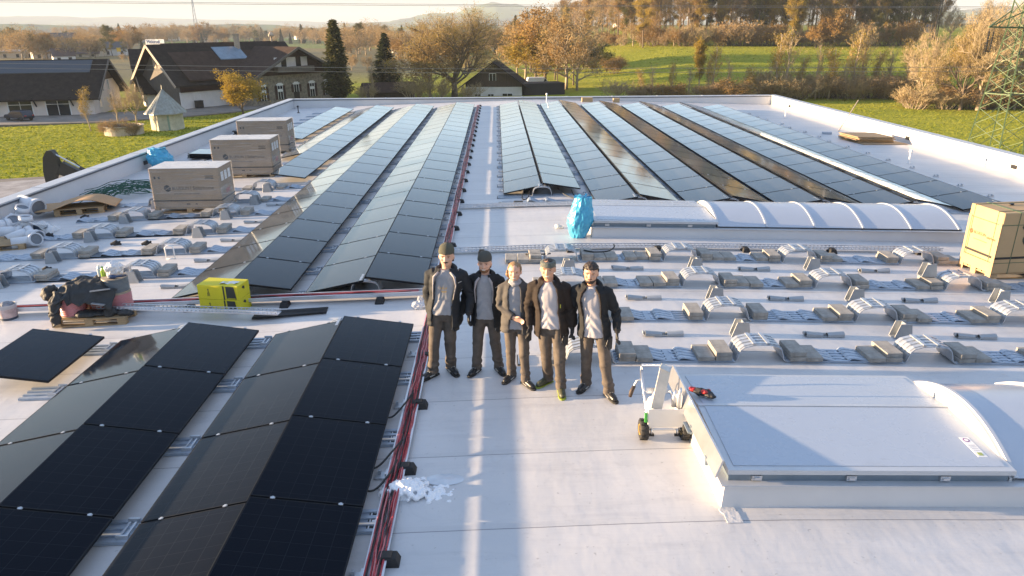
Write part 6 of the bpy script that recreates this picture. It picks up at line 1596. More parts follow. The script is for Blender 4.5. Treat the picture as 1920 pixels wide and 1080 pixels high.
# stream line: slim bare trees and brown scrub in front of the meadow
sl_=[(1198,188,125),(1222,186,118),(1260,184,112),(1290,182,120),(1310,170,70,'slimY'),(1325,182,100),(1338,184,78),(1362,186,105),(1405,186,120),(1440,186,118),(1455,185,50),(1468,186,60),(1500,184,100),(1528,186,72),(1553,186,80),(1576,185,110),(1600,180,50),(1614,178,48),(1640,178,88),(1663,178,85),(1690,180,70),(1735,190,58),(1768,190,120)]
for i,e in enumerate(sl_):
    x,yb,yt=e[:3]; k=e[3] if len(e)>3 else ('slimA','slimB')[i%2]
    P,H=tp(x,yb,yt); tree(k,'stream_tree',('feathery pale yellow tree on the stream bank, fullest of its line' if k=='slimY' else f'slim bare tree on the stream bank, {ORD[i]} from the copse'),'tree',P,H,wide=rng.uniform(.8,1.15),group='slim trees along the stream')
for x,yb,yt,k,lab,w_ in ((1800,207,60,'spread','gnarled bare tree left of the pylon, leaning trunk',.75),(1832,207,28,'spreadB','large bare tree with sunlit twigs before the pylon',.8),(1725,200,70,'spreadB','bushy bare tree at the stream bend',.7),(1868,205,20,'spreadB','bare tree half hidden behind the pylon',.7),(1900,206,50,'slimA','slim trunk right of the pylon',1.),(1780,75,18,'spreadB','pale bare tree on the rise beside the pavilion',.9),(1850,90,5,'spreadB','bare tree on the rise behind the pylon',.8)):
    P,H=tp(x,yb,yt); tree(k,'bare_tree',lab,'tree',P,H,wide=w_,group='bare trees near the pylon')
for i in range(64):
    x=1165+770*i/64+rng.uniform(-8,8); yb=190 if x<1690 else 206
    if 1440<x<1690: yb=186
    if x<1440 and i%2: continue
    if x>1690 and i%3==0: continue
    P=onterr(x,yb+rng.uniform(-5,1)); H=rng.uniform(2.2,4.2)*(.75 if x<1440 else 1)*(.9 if x>1690 else 1)
    k=['bushB','bushT','bushB','bushT','bushO'][rng.randrange(5)]
    tree(k,'stream_shrub','brown leafless scrub along the stream bank','shrub',P,H,wide=1.5,group='scrub along the stream')
# trees of the distant village
far=[(20,98,56,'leafG'),(45,100,60,'leafG'),(70,103,66,'forG'),(5,95,52,'leafG'),(95,106,74,'leafG'),(120,104,78,'leafT'),(150,88,52,'leafT'),(170,86,50,'leafT'),(195,84,48,'leafT'),(214,82,50,'leafT'),(228,82,44,'con'),(245,84,54,'leafT'),(275,84,50,'leafT'),(300,84,48,'leafT'),(322,84,50,'leafT'),(352,82,54,'leafT'),(267,92,70,'con'),(180,112,78,'leafO'),(232,120,104,'leafT'),(250,122,108,'leafT'),(400,84,66,'leafT'),(425,84,70,'leafT'),(445,82,68,'con'),(484,80,62,'con'),(500,84,70,'leafT'),(515,84,66,'leafT'),(530,82,72,'con'),(565,82,54,'leafT'),(588,82,52,'leafT'),(598,82,56,'con'),(545,82,62,'con'),(660,96,66,'leafT'),(676,96,70,'leafT'),(690,78,62,'con'),(705,78,60,'con'),(720,78,62,'con'),(770,76,62,'con'),(782,76,60,'con'),(795,78,62,'con'),(745,96,74,'leafO'),(790,98,76,'leafO'),(860,88,66,'leafT'),(900,96,78,'leafT'),(890,80,46,'con'),(940,80,66,'con'),(958,100,70,'leafT'),(805,92,60,'leafO'),(830,95,62,'leafO'),(660,140,100,'leafT'),(690,140,105,'leafT'),(1000,70,55,'con')]
fl={'leafG':'dark leafy tree','leafT':'hazy bare brown tree','con':'small dark conifer','leafO':'orange autumn tree','forG':'dull green tree'}
for i,(x,yb,yt,k) in enumerate(far):
    P=gp(x,yb,GZ-1.2)
    if P.y>900: d=ray(x,yb); P=CAM+d*(900/d.y)
    P.z=tz(P.x,P.y)
    H=max(3,zat((P.x,P.y),yt)-P.z); 
    tree(k,'village_tree',f'{fl[k]} in the hazy village beyond the farm','tree',P,H,wide=1.2 if k!='con' else .9,group='trees of the distant village')
r5=random.Random(21)
for i in range(235):
    x=-20+1020*r5.random(); yb=74+42*r5.random()**.9; k=r5.choice(['leafT','leafT','forA','leafT','con','leafO','forG'])
    if 250<x<620 and yb>84: yb=70+12*r5.random()
    P=gp(x,yb,GZ-1.2)
    if P.y>1000: d=ray(x,yb); P=CAM+d*(1000/d.y)
    P.z=tz(P.x,P.y); H=r5.uniform(7,15)*(1 if P.y<600 else 1.3)
    tree(k,'village_tree',f'{fl.get(k,"hazy bare brown tree")} in the hazy village beyond the farm','tree',P,H,wide=1.4 if k!='con' else .9,group='trees of the distant village')
# ------------------------------------------------------------------ goods and tools on the roof
M_CARD=mat('brown_cardboard',(.30,.22,.145),.85,var=.10,scale=3); M_CARDY=mat('fresh_cardboard',(.42,.29,.155),.8,var=.08,scale=2)
M_PALW=mat('pallet_wood',(.36,.25,.14),.85,var=.3,scale=7,stretch=(1,5,5)); M_PRINT=mat('print_ink',(.02,.02,.02),.8); M_PAPER=mat('label_paper',(.70,.70,.70),.7)
def wrapmat():
    m,t,b,o=newmat('stretch_wrap'); n=noi(t,o,3,5,.7,(.4,.4,9)); n2=noi(t,o,9,4,.7,(.5,.5,5))
    b.inputs['Base Color'].default_value=(.72,.72,.72,1); b.inputs['Roughness'].default_value=.22
    a=mth(t,'ADD',rng_(t,n,.42,.66,.06,.30),rng_(t,n2,.60,.72,0,.22)); t.links.new(a,b.inputs['Alpha']); bumpn(t,n,.5,.02,b); return m
M_WRAP=wrapmat(); M_FILM=mat('clear_film',(.7,.72,.74),.2,var=.1,scale=8,alpha=.45,bump=.6,bscale=14)
def pallet(t,w,d,h=.14):
    m=MB()
    for y in (-d/2+.05,0,d/2-.05): m.box((0,y,.011),(w,.10,.022))
    for x in (-w/2+.07,0,w/2-.07):
        for y in (-d/2+.05,0,d/2-.05): m.box((x,y,.022+.039),(.14,.098,.078))
        m.box((x,0,.11),(.14,d,.02))
    n=7
    for i in range(n): m.box((0,-d/2+.055+(d-.11)*i/(n-1),.131),(w,.095,.02))
    return m.build('pallet',M_PALW,t)
def logo_disc(parent,loc,r_,rot=(math.pi/2,0,0)):
    m=MB(); n=20
    for half in (0,1):
        pts=[(r_*math.cos(a),r_*math.sin(a)) for a in [math.pi*(half+i/n)+.6 for i in range(n+1)]]
        off=.09*r_*(1 if half==0 else -1); pts=[(p-off*math.sin(.6),q+off*math.cos(.6)) for p,q in pts]
        m.prism(pts,0,.003,'Z')
    o=m.build('logo',M_PRINT,parent); o.location=loc; o.rotation_euler=rot; return o
def wrapped(label,x,y,w,d,h,rz,flap=False):
    t=thing('wrapped_pallet',label,'pallet box',(x,y,zr(x)+.005),rz,'film-wrapped pallet boxes along the parapet')
    pallet(t,w,d); W2=w-.02
    c=MB().box((0,0,.145+(h-.145)/2),(W2,d-.02,h-.145)).build('carton',M_CARD,t,bevel=.012)
    f=-d/2+.0095
    cm=MB().box((0,f,.62*h),(.004,.004,h*.6))
    lid=MB().box((0,0,h*.28),(W2+.006,d-.014,.035)); lid.build('black_strap',M_PRINT,c)
    logo_disc(c,(-W2*.27,f-.001,h*.56),.085)
    text_obj('BLUESUN',.125,M_PRINT,c,(-W2*.205,f-.001,h*.525),(math.pi/2,0,0),.0015,sx=.9)
    text_obj('| Solarhome',.14,M_PRINT,c,(W2*.06,f-.001,h*.525),(math.pi/2,0,0),.0015,sx=.95)
    for i,(xx,zz,ww,hh) in enumerate(((W2*.36,h*.83,.24,.015),(W2*.36,h*.80,.22,.015),(W2*.36,h*.77,.24,.02),(-W2*.43,h*.8,.05,.07),(-W2*.37,h*.8,.05,.06),(0,h*.2,.10,.03),(W2*.12,h*.2,.06,.03),(0,h*.435,.7,.012))): MB().box((xx,f-.002,zz),(ww,.003,hh)).build('print_mark',M_PRINT,c)
    for i in range(3): MB().box((W2/2+.003,-d*.25+.25*d*i,h*.78),(.004,d*.17,h*.2)).build('paper_label',M_PAPER,c)
    MB().box((W2/2+.003,.05,h*.42),(.004,d*.3,.14)).build('paper_label',mat('label_red',(.35,.10,.08),.7),c)
    wm=MB(); nx=26
    def wf(u,v):
        # rounded rectangle loop
        per=2*(w+d); s_=u*per; hw_,hd_=w/2+.006,d/2+.006
        if s_<w: p=(-hw_+2*hw_*s_/w,-hd_)
        elif s_<w+d: p=(hw_,-hd_+2*hd_*(s_-w)/d)
        elif s_<2*w+d: p=(hw_-2*hw_*(s_-w-d)/w,hd_)
        else: p=(-hw_,hd_-2*hd_*(s_-2*w-d)/d)
        z=.10+(h-.09)*v; k=1+.006*mnoise.noise((p[0]*4,p[1]*4,z*14+x))
        return (p[0]*k,p[1]*k,z)
    wm.grid(wf,64,24)
    wm.grid(lambda u,v:(-w/2-.006+(w+.012)*u,-d/2-.006+(d+.012)*v,h+.012+.006*mnoise.noise((u*6,v*5,x))),14,8)
    wm.build('stretch_wrap',M_WRAP,t,smooth=True)
    tm=MB().box((0,0,h+.004),(w-.01,d-.01,.008)); tm.build('top_sheet',mat('top_film',(.62,.60,.58),.35,var=.1,scale=2,bump=.4,bscale=6),t)
    if flap:
        fl=MB(); fl.grid(lambda u,v:(w*.12+.26*u+.03*v,-.1+.30*v,h+.02+.16*math.sin(u*3.1)*(1-.6*v)+.03*mnoise.noise((u*5,v*4,0))),8,8); fl.build('loose_film',M_WRAP,t,smooth=True)
    tl=MB(); tl.grid(lambda u,v:(w/2+.01+.28*v*v*(1-.4*abs(u-.5))+.05*mnoise.noise((u*5,v*5,x)),-d/2+d*.8*u,h*.55*(1-v)**1.3+.02+.05*mnoise.noise((u*7,v*3,x+4))),12,12); tl.build('film_tail',M_WRAP,t,smooth=True)
    return t
wrapped('film-wrapped pallet box nearest the cardboard-topped pallet, loose film on top',-8.62,20.08,1.88,1.12,1.24,.02,True)
wrapped('middle film-wrapped pallet box, between the nearest and farthest ones',-8.72,24.98,2.02,1.15,1.30,.02)
wrapped('farthest film-wrapped pallet box, beside the outermost panel slope',-9.55,30.0,2.0,1.15,1.34,.03)
# fresh carton on a pallet, right
cx_,cy_=10.62,13.48; w,d,h=2.1,.88,1.36
t=thing('pallet_carton','fresh brown carton on its pallet, green and black straps, sunlit short side','carton',(cx_,cy_,zr(cx_)+.005),.10)
pallet(t,w,d); c=MB().box((0,0,.145+(h-.145)/2),(w,d,h-.145)).build('carton',M_CARDY,t,bevel=.012)
cs=MB()
for y_ in (-d/2+.0,): 
    for x_ in (-w/2+.05,w/2-.05): pass
for z_,dz_,m_ in ((.46,.045,M_PRINT),(1.12,.014,None),(.36,.012,None)):
    MB().box((0,0,z_),(w+.008,d+.008,dz_)).build('black_strap' if m_ else 'green_strap',m_ or mat('strap_green',(.05,.10,.05),.5),c)
for x_ in (-w*.34,w*.2): MB().box((x_,0,.145+(h-.14)/2),(.014,d+.010,h-.13)).build('green_strap',MATS['strap_green'],c)
for y_ in (-d*.33,d*.36): MB().box((0,y_,.145+(h-.14)/2),(w+.010,.012,h-.13)).build('green_strap',MATS['strap_green'],c)
for y_ in (-d/2+.035,d/2-.05): MB().box((-w/2-.004,y_,.60),(.014,.07,1.10)).build('edge_board',M_CARDY,t)
MB().box((-w/2-.006,0,.25),(.012,d*.98,.20)).build('edge_board',M_CARDY,t)
for y_ in (-d/2+.07,.02,d/2-.07): MB().box((-w/2-.006,y_,.075),(.012,.13,.15)).build('edge_board',M_CARDY,t)
rt=(math.pi/2,0,-math.pi/2); fx=-w/2-.0025
M_BRN=mat('print_brown',(.16,.08,.03),.8)
text_obj('BLUESUN',.085,M_BRN,c,(fx,.22,.80),rt,.0015,sx=.9); text_obj('solarhome',.085,M_BRN,c,(fx,-.12,.78),rt,.0015,sx=.72); lg=logo_disc(c,(fx-.001,.29,.83),.045,(math.pi/2,0,-math.pi/2)); lg.data.materials[0]=M_BRN
MB().box((fx-.002,.02,.70),(.003,.36,.008)).build('print_mark',M_BRN,c)
MB().box((fx-.002,.1,.33),(.003,.36,.07)).build('print_mark',mat('print_red',(.32,.12,.05),.8),c)
m=MB(); n=24
for (ex,ez,a_,b_,ro) in ((-.30,.80,.065,.105,.45),(-.17,.90,.055,.085,.45)):
    m.prism([(ex+a_*math.cos(q)*math.cos(ro)-b_*math.sin(q)*math.sin(ro),ez+a_*math.cos(q)*math.sin(ro)+b_*math.sin(q)*math.cos(ro)) for q in [6.283*i/n for i in range(n)]],-d/2-.006,-d/2-.002,'Y')
m.v=[Vector((v.x-.18,v.y,v.z)) for v in m.v]; m.build('logo',mat('logo_dark',(.02,.035,.03),.7),c)
text_obj('BLUESUN',.2,mat('print_dark',(.04,.035,.03),.8),c,(-.24,-d/2-.0035,.72),(math.pi/2,0,0),.0015); text_obj('Your solar home',.09,MATS['print_dark'],c,(-.28,-d/2-.0035,.56),(math.pi/2,0,0),.0015)
for i in range(2):
    MB().prism([(-.62+.08*i,1.07),(-.58+.08*i,1.02),(-.585+.08*i,1.14)],-d/2-.006,-d/2-.002,'Y').build('arrow_mark',MATS['logo_dark'],c)
b=MB().box((0,0,.02),(.12,.05,.03)).build('knife',M_BLACKP,bevel=.006); b.location=(cx_-.45,cy_+.1,zr(cx_)+h+.006); b.rotation_euler=(0,0,.4); tag(b,'small dark cutter lying on top of the fresh carton','knife')
b=MB().box((0,0,.02),(.16,.09,.035)).build('tape_roll',M_PALW,bevel=.01); b.location=(cx_-.2,cy_-.12,zr(cx_)+h+.006); tag(b,'small tan packet lying on the fresh carton lid','packet')
# flat stacks of panels by the left parapet
def stack(x,y,n,rz,lab,w=1.9,d=1.2):
    for i in range(n):
        o=dup(far0,(x+rng.uniform(-.04,.04),y+rng.uniform(-.04,.04),zr(x)+.05+.052*i),rot=(0,-SL if x>XC else SL*-1*-1,rz+rng.uniform(-.02,.02)),label=f'{lab}, {["lowest","second","third","fourth","top"][i]} of its flat stack',group='panels stacked flat by the parapet',scale=(w/PWD,d/PL,1)); o['category']='solar panel'
stack(-11.45,29.3,4,.0,'black panel behind the middle pallet box'); stack(-11.9,36.2,4,.05,'black panel behind the farthest pallet box',2.0,1.6)
p=MB().bar((0,0,0),(1.5,.55,.28),.05,.03).build('wood_batten',M_DARK); p.location=(-11.6,28.3,zr(-11.6)+.03); tag(p,'dark batten leaning on the panel stack behind the middle pallet box','batten')
# boards by the sunlit parapet
for i in range(4):
    b=MB().box((0,0,.022),(1.75,1.5,.044)).build('board',mat('sheet_board',(.30,.21,.12),.8,var=.2,scale=3),bevel=.004); b.location=(16.6+rng.uniform(-.06,.06),32.0+rng.uniform(-.06,.06),zr(16.6)+.04+.062*i); b.rotation_euler=(0,SL,.10+rng.uniform(-.05,.05)); tag(b,f'wood board by the sunlit parapet, {["lowest","second","third","top"][i]} of its flat stack','board','boards stacked by the sunlit parapet')
b=MB().box((0,0,.01),(2.2,1.7,.02)).build('board',MATS['sheet_board']); b.location=(16.8,31.7,zr(16.8)+.012); b.rotation_euler=(0,SL,.16); tag(b,'thin sheet under the board stack by the sunlit parapet','board')
P0=rp(1572,246,0); b=MB().tube([(P0.x,P0.y,P0.z),(XR+.15,P0.y+1.6,PT+.75)],.025,6).build('wood_pole',M_PALE); tag(b,'thin pale pole leaning outward over the sunlit parapet','pole')
b=MB().box((0,0,.05),(.42,.16,.1)).build('rail_piece',M_STRIP,bevel=.01); b.location=(15.7,34.0,zr(15.7)); tag(b,'short grey rail piece before the leaning pole','rail piece')
for i,(x,y,hh,lab) in enumerate(((15.35,26.2,.42,'thin white rod standing in the frosted strip, nearer the boards'),(16.2,40.5,.5,'white vent pipe in the far corner by the sunlit parapet'),(3.1,45.6,.55,'thin white rod behind the second far ridge'),(-12.3,45.3,.35,'dark short vent post near the shaded far corner'),(-12.5,37.8,.4,'dark short vent post midway along the shaded parapet'))):
    o=MB().lathe([(.09,0),(.09,.03),(.03,.035),(.03,hh),(.06,hh),(.06,hh+.08),(.01,hh+.1)],n=10).build('vent_post',M_WHITE if i<3 else M_BLACKP); o.location=(x,y,zr(x)); tag(o,lab,'vent post')
for i,(x,lab) in enumerate(((5.85,'small orange-lit carton lying against the rear parapet'),(7.75,'second small carton by the rear parapet, behind the third far ridge'))):
    o=MB().box((0,0,.13),(.7-.3*i,.35,.26)).build('small_carton',M_CARDY,bevel=.01); o.location=(x,47.4,zr(x)); tag(o,lab,'carton')
# blue bags
M_BAG=mat('blue_film',(.03,.27,.48),.33,var=.3,scale=7,col2=(.10,.48,.68),bump=.4,bscale=26,detail=6.)
def bag(label,x,y,h,r_,lean,knot,seed):
    t=thing('blue_bag',label,'rubbish bag',(x,y,zr(x)))
    m=MB(); n=90; k=60; vs=[]
    for i in range(k+1):
        f_=i/k; rr=r_*(.55+.55*math.sin(min(1,f_*1.15+.08)*2.6))*(1 if f_<.82 else (1-.12*((f_-.82)/.18)))
        for j in range(n):
            a=6.283185*j/n; crum=1+.13*mnoise.noise((math.cos(a)*1.9,math.sin(a)*1.9,f_*4+seed))+.09*mnoise.noise((math.cos(a)*5,math.sin(a)*5,f_*9+seed))+.05*math.sin(a*11+f_*5+2*mnoise.noise((a,f_*3,seed)))*max(0,f_-.45)*2+.03*mnoise.noise((math.cos(a)*11,math.sin(a)*11,f_*16+seed))
            vs.append((rr*crum*math.cos(a)+lean*f_**1.3,rr*crum*math.sin(a)*.85,h*f_+(.05*h*mnoise.noise((math.cos(a)*3,math.sin(a)*3,seed)) if i==k else 0)))
    fs=[(i*n+j,i*n+(j+1)%n,(i+1)*n+(j+1)%n,(i+1)*n+j) for i in range(k) for j in range(n)]+[tuple(range(n-1,-1,-1)),tuple(k*n+j for j in range(n))]
    m.add(vs,fs); m.build('film_sack',M_BAG,t,smooth=True)
    if knot:
        kn=MB(); 
        for q in range(14): a=rng.uniform(0,6.28); kn.add([(lean,0,h*.97),(lean+.04*math.cos(a),.04*math.sin(a),h*.97),(lean+r_*.9*math.cos(a+.3),r_*.6*math.sin(a+.3),h*rng.uniform(.98,1.06)),(lean+r_*.8*math.cos(a),r_*.6*math.sin(a),h*rng.uniform(.98,1.05))],[(0,1,2,3)])
        kn.build('ruffled_neck',M_BAG,t)
    return t
bag('tall crumpled light-blue bag leaning at the end of the rear skylight',1.83,15.68,.93,.26,.09,True,1.)
bag('round blue bag slumped against the shaded parapet',-12.75,27.2,.72,.42,-.1,True,5.)
b=MB()
for i in range(5): b.tube([(0,.03*i,.02+.012*i),(.1,.03*i-.01,.06),(.22,.03*i,.02)],[.02,.03,.015],6)
o=b.build('crumpled_film',M_FILM,smooth=True); o.location=(1.35,16.4,zr(1.3)); tag(o,'small crumpled film scrap left of the tall blue bag','film scrap')
# ------------------------------------------------------------------ cable-reel pallet
px,py=-7.05,11.75
t=thing('reel_pallet','wooden euro pallet carrying cable reels before the yellow boxes','pallet',(px,py,zr(px)+.004),.06)
pallet(t,1.22,.82)
top=zr(px)+.155
def reel(x,y,z,r_,h,m_,lab,tilt=0):
    t=thing('cable_reel',lab,'cable reel',(x,y,z),rng.uniform(0,3),'cable reels on the pallet',rx=tilt)
    MB().lathe([(r_,0),(r_,.012),(.02,.012)],n=26).build('flange',M_PALE,t,auto=40); MB().lathe([(r_,h-.012),(r_,h),(.03,h)],n=26).build('flange',M_PALE,t,auto=40)
    pr=[]; n=9
    for i in range(n*4+1):
        z_=.013+(h-.026)*i/(n*4); pr.append((r_*.93+.012*abs(math.sin(i*math.pi/4))+rng.uniform(-.004,.004),z_))
    MB().lathe([(.05,.013)]+pr+[(.05,h-.013)],n=26).build('winding',m_,t,smooth=True)
    return t
M_CPINK=mat('cable_pink',(.50,.20,.22),.4,var=.15,scale=30,stretch=(.2,.2,6)); M_CGREY=mat('cable_grey',(.13,.15,.17),.45,var=.25,scale=30,stretch=(.2,.2,6)); M_CORA=mat('cable_red',(.42,.10,.05),.4,var=.2,scale=30,stretch=(.2,.2,6))
reel(px-.33,py-.18,top,.20,.34,M_CPINK,'pink cable reel at the near corner of the pallet, under the jacket')
reel(px+.02,py+.05,top,.19,.36,M_CORA,'orange-red cable reel in the middle of the pallet')
reel(px+.33,py+.12,top,.21,.30,M_CPINK,'pink cable reel under the grey one')
reel(px+.32,py+.12,top+.305,.21,.27,M_CGREY,'grey cable reel stacked on a pink one')
reel(px-.25,py+.22,top,.20,.40,M_CGREY,'grey cable reel hidden behind the hanging jacket')
# jacket thrown over the reels
M_JK=mat('work_jacket',(.028,.03,.032),.7,var=.35,scale=14,bump=.4,bscale=30)
jk=MB()
def jf(u,v):
    x=-.62+1.05*u; y=-.42+.72*v
    z=.46+.10*math.sin(u*3.0)*(1-.3*v)+.05*mnoise.noise((u*5,v*5,1))+.045*mnoise.noise((u*11,v*9,4))
    if u<.16: z-=(.16-u)*1.2
    if v<.35: z-=(.35-v)**1.2*(1.0 if u>.3 else .55)
    if u>.8: z-=(u-.8)*.35
    return (x+.05*mnoise.noise((u*6,v*6,9)),y+.06*mnoise.noise((u*6,v*6,13)),z)
jk.grid(jf,40,30)
jt=thing('work_jacket','dark work jacket with reflective strips thrown over the cable reels','jacket',(px,py,top),.05)
o=jk.build('jacket_back',M_JK,jt,smooth=True); md=o.modifiers.new('s','SOLIDIFY'); md.thickness=.018
sv=MB(); sv.tube([(-.42,-.30,.42),(-.46,-.44,.28),(-.47,-.50,.08),(-.44,-.52,-.06)],[.10,.095,.085,.07],12); solid(sv,.012,'sleeve',M_JK,jt,wr=lambda c:.014*math.sin(c.z*42+6*mnoise.noise(c*7)))
hd_=MB(); ell(hd_,(-.68,-.12,.36),(.15,.15,.14)); hd_.tube([(-.55,-.15,.5),(-.66,-.2,.46),(-.76,-.12,.36)],[.06,.07,.05],10); solid(hd_,.014,'hood',M_JK,jt,wr=lambda c:.022*mnoise.noise(c*14))
rs=MB()
for (a,e) in (((.12,-.30),(.36,-.22)),((.15,-.42),(.34,-.40))): 
    ua,va=(a[0]+.62)/1.05,(a[1]+.42)/.72; ub,vb=(e[0]+.62)/1.05,(e[1]+.42)/.72
    pa,pb=Vector(jf(ua,va)),Vector(jf(ub,vb)); rs.bar(pa+Vector((0,-.03,.03)),pb+Vector((0,-.03,.03)),.05,.012)
rs.build('reflective_strip',mat('reflective',(.35,.37,.40),.3,metal=.5),jt)
def bottle(x,y,z,m1,m2,lab,h=.22):
    t=thing('bottle',lab,'bottle',(x,y,z)); MB().lathe([(.034,0),(.038,.02),(.038,h*.6),(.03,h*.75),(.014,h*.86),(.014,h*.92)],n=14).build('body',m1,t,smooth=True); MB().lathe([(.017,h*.9),(.017,h)],n=12).build('cap',m2,t)
bottle(px+.06,py+.16,top+.56,mat('bottle_clear',(.55,.6,.62),.15,var=.05),M_WHITE,'clear plastic bottle with white cap on the reels')
bottle(px+.13,py+.14,top+.56,mat('bottle_green',(.30,.46,.06),.3,var=.05),mat('cap_green',(.03,.20,.06),.4),'yellow-green bottle with green cap on the reels',.19)
pb=MB(); ell(pb,(0,0,.13),(.15,.13,.15),18); o=solid(pb,.012,'plastic_bag',mat('white_bag',(.68,.70,.74),.3,var=.08,alpha=.75),None,wr=lambda c:.035*mnoise.noise(c*14)+.02*mnoise.noise(c*30)); o.location=(px+.32,py+.16,top+.56); tag(o,'crumpled white plastic bag on the grey cable reel','plastic bag')
gl=MB(); ell(gl,(0,0,.03),(.08,.06,.035)); gl.tube([(.05,0,.03),(.16,.03,.04),(.24,.02,.05)],[.02,.025,.015],8); o=solid(gl,.008,'work_gloves',mat('glove_blue',(.02,.08,.22),.6,var=.5,col2=(.03,.03,.04),scale=9),None); o.location=(px+.36,py-.02,top+.58); tag(o,'blue and black work gloves on the grey cable reel','gloves')
tb=MB(); ell(tb,(0,0,.05),(.30,.13,.06)); ell(tb,(.35,.03,.06),(.12,.10,.09)); ell(tb,(.6,.05,.04),(.16,.1,.05)); o=solid(tb,.014,'tool_bag',M_JK,None,wr=lambda c:.03*mnoise.noise(c*10)); o.location=(px-.02,py-.28,top-.01); tag(o,'limp dark tool bag lying on the pallet front','tool bag')
b=MB().bar((0,0,0),(.95,.02,.0),.03,.02).build('wood_stick',M_PALE); b.location=(px-.42,py-.40,zr(px)+.075); b.rotation_euler=(0,0,.06); tag(b,'thin pale stick pushed into the reel pallet','stick')
# bucket, left edge
t=thing('bucket','pale labelled bucket with dark contents at the tray end','bucket',tuple(rp(18,597)))
MB().lathe([(.13,0),(.155,.26),(.162,.262),(.162,.275),(.145,.275),(.14,.2),(.0,.2)],n=24).build('body',mat('bucket_body',(.42,.43,.46),.4,var=.1),t,auto=40)
MB().lathe([(.1365,.05),(.1525,.21),(.1545,.212),(.1385,.048)],n=24).build('label_band',mat('bucket_label',(.45,.36,.36),.5,var=.35,scale=9),t,auto=40)
MB().lathe([(.132,.002),(.137,.045),(.139,.045),(.134,.0)],n=24).build('dark_band',mat('bucket_dark',(.05,.07,.10),.5),t,auto=40)
o=MB(); ell(o,(0,0,.24),(.12,.12,.07)); solid(o,.012,'rags',mat('rag',(.22,.22,.24),.9,var=.5,scale=12),t,wr=lambda c:.03*mnoise.noise(c*18))
# yellow boxes
M_YEL=mat('yellow_box',(.62,.54,.015),.6,var=.05,scale=3); M_BOXK=mat('box_black',(.03,.034,.03),.5)
A=rp(378,589); B_=rp(452,592); yw=(B_-A).length
for i in range(2):
    z=A.z+.005+i*.262; off=(.02,-.015)[i]*0
    t=thing('yellow_box',['yellow cardboard box with dark panels, lower of the two by the tray','yellow cardboard box with dark panels and tape, stacked on the other'][i],'box',((A.x+B_.x)/2,A.y+.2,z),math.atan2(B_.y-A.y,B_.x-A.x)+(.03 if i else 0),'yellow boxes')
    MB().box((0,0,.13),(yw,.40,.26)).build('carton',M_YEL,t,bevel=.008)
    MB().box((yw*.15,-.203,.13),(yw*.035,.004,.25)).build('stripe',M_BOXK,t)
    MB().prism([(yw*.21,.02),(yw*.45,.02),(yw*.41,.25),(yw*.21,.25)],-.205,-.2015,'Y').build('dark_panel',M_BOXK,t)
    MB().box((yw*.33,-.208,.035),(yw*.2,.003,.008)).build('text_line',M_YEL,t)
    MB().prism([(-.06,.19),(.02,.15),(.03,.20),(-.02,.22)],yw/2+.0015,yw/2+.005,'X').build('black_mark',M_BOXK,t)
    fg=MB().box((-yw*.23,-.203,.185),(.02,.003,.02)).box((-yw*.23,-.203,.15),(.012,.003,.05)).box((-yw*.245,-.203,.10),(.012,.003,.05)).box((-yw*.215,-.203,.10),(.012,.003,.05)).box((-yw*.23,-.203,.065),(.06,.003,.006)); fg.build('printed_figure',M_BOXK,t)
    if i: MB().grid(lambda u,v:(yw*.0+.3*u,-.12+.14*v+.03*u,.268+.02*math.sin(u*7)*math.sin(v*5+1)),10,6).build('tape_strip',M_PAPER,t,smooth=True)
# rubber mat
P_=rp(545,590); m=MB(); m.grid(lambda u,v:(-.62+1.24*u,-.17+.34*v+.06*u,.012+.05*max(0,math.sin(v*9+u*2))*(.3+u*.7)),20,16)
o=m.build('rubber_mat',M_RUBBER,smooth=True); md=o.modifiers.new('s','SOLIDIFY'); md.thickness=.012; o.location=(P_.x,P_.y,P_.z+.008); o.rotation_euler=(0,0,.1); tag(o,'folded black rubber mat at the end of the loose tray','rubber mat')
# clear bundle left of the tall man
o=MB(); ell(o,(0,0,.06),(.14,.09,.07)); ell(o,(.02,.02,.13),(.06,.05,.09)); q=solid(o,.01,'film_bundle',M_FILM,None,wr=lambda c:.03*mnoise.noise(c*22)); P_=rp(786,578); q.location=P_; tag(q,'small clear plastic bundle left of the tall man','film bundle')
# ------------------------------------------------------------------ hand cart by the front skylight
t=thing('hand_cart','silver two-wheeled hand cart with yellow rims parked against the front skylight','hand cart',(1.9,7.17,zr(1.9)),-.03)
M_RIM=mat('rim_yellow',(.62,.36,.02),.45,var=.05)
for s_ in (-1,1):
    wt=MB().lathe([(.07,-.045),(.115,-.05),(.135,-.035),(.138,0),(.135,.035),(.115,.05),(.07,.045)],(s_*.24,0,.138),22,'X')
    for k in range(22):
        a=6.283*k/22; wt.box((s_*.24+(.02 if k%2 else -.02),.136*math.sin(a),.138+.136*math.cos(a)),(.045,.016,.02),rx=-a)
    w_=wt.build('wheel',M_RUBBER,t,auto=50)
    rm=MB().lathe([(.02,-.035),(.072,-.047),(.076,-.03),(.076,.03),(.072,.047),(.02,.035)],(s_*.24,0,.138),18,'X')
    rm.build('rim',M_RIM,w_,auto=40)
MB().tube([(-.24,0,.138),(.24,0,.138)],.014,8).build('axle',M_ALU,t)
fr=MB()
for s_ in (-1,1):
    fr.tube([(s_*.17,-.02,.16),(s_*.19,.10,.30),(s_*.215,.42,.62),(s_*.215,.56,.74)] if s_<0 else [(s_*.17,-.02,.16),(s_*.19,.10,.30),(s_*.2,.25,.42)],.016,8)
    fr.tube([(s_*.15,-.03,.16),(s_*.15,-.03,.08)],.016,8)
fr.tube([(-.215,.56,.74),(-.20,.62,.79),(.10,.62,.79)],.016,8); fr.tube([(-.215,.46,.655),(-.27,.50,.60),(-.33,.46,.47)],.013,8); fr.tube([(-.2,.33,.53),(.1,.33,.53)],.012,8)
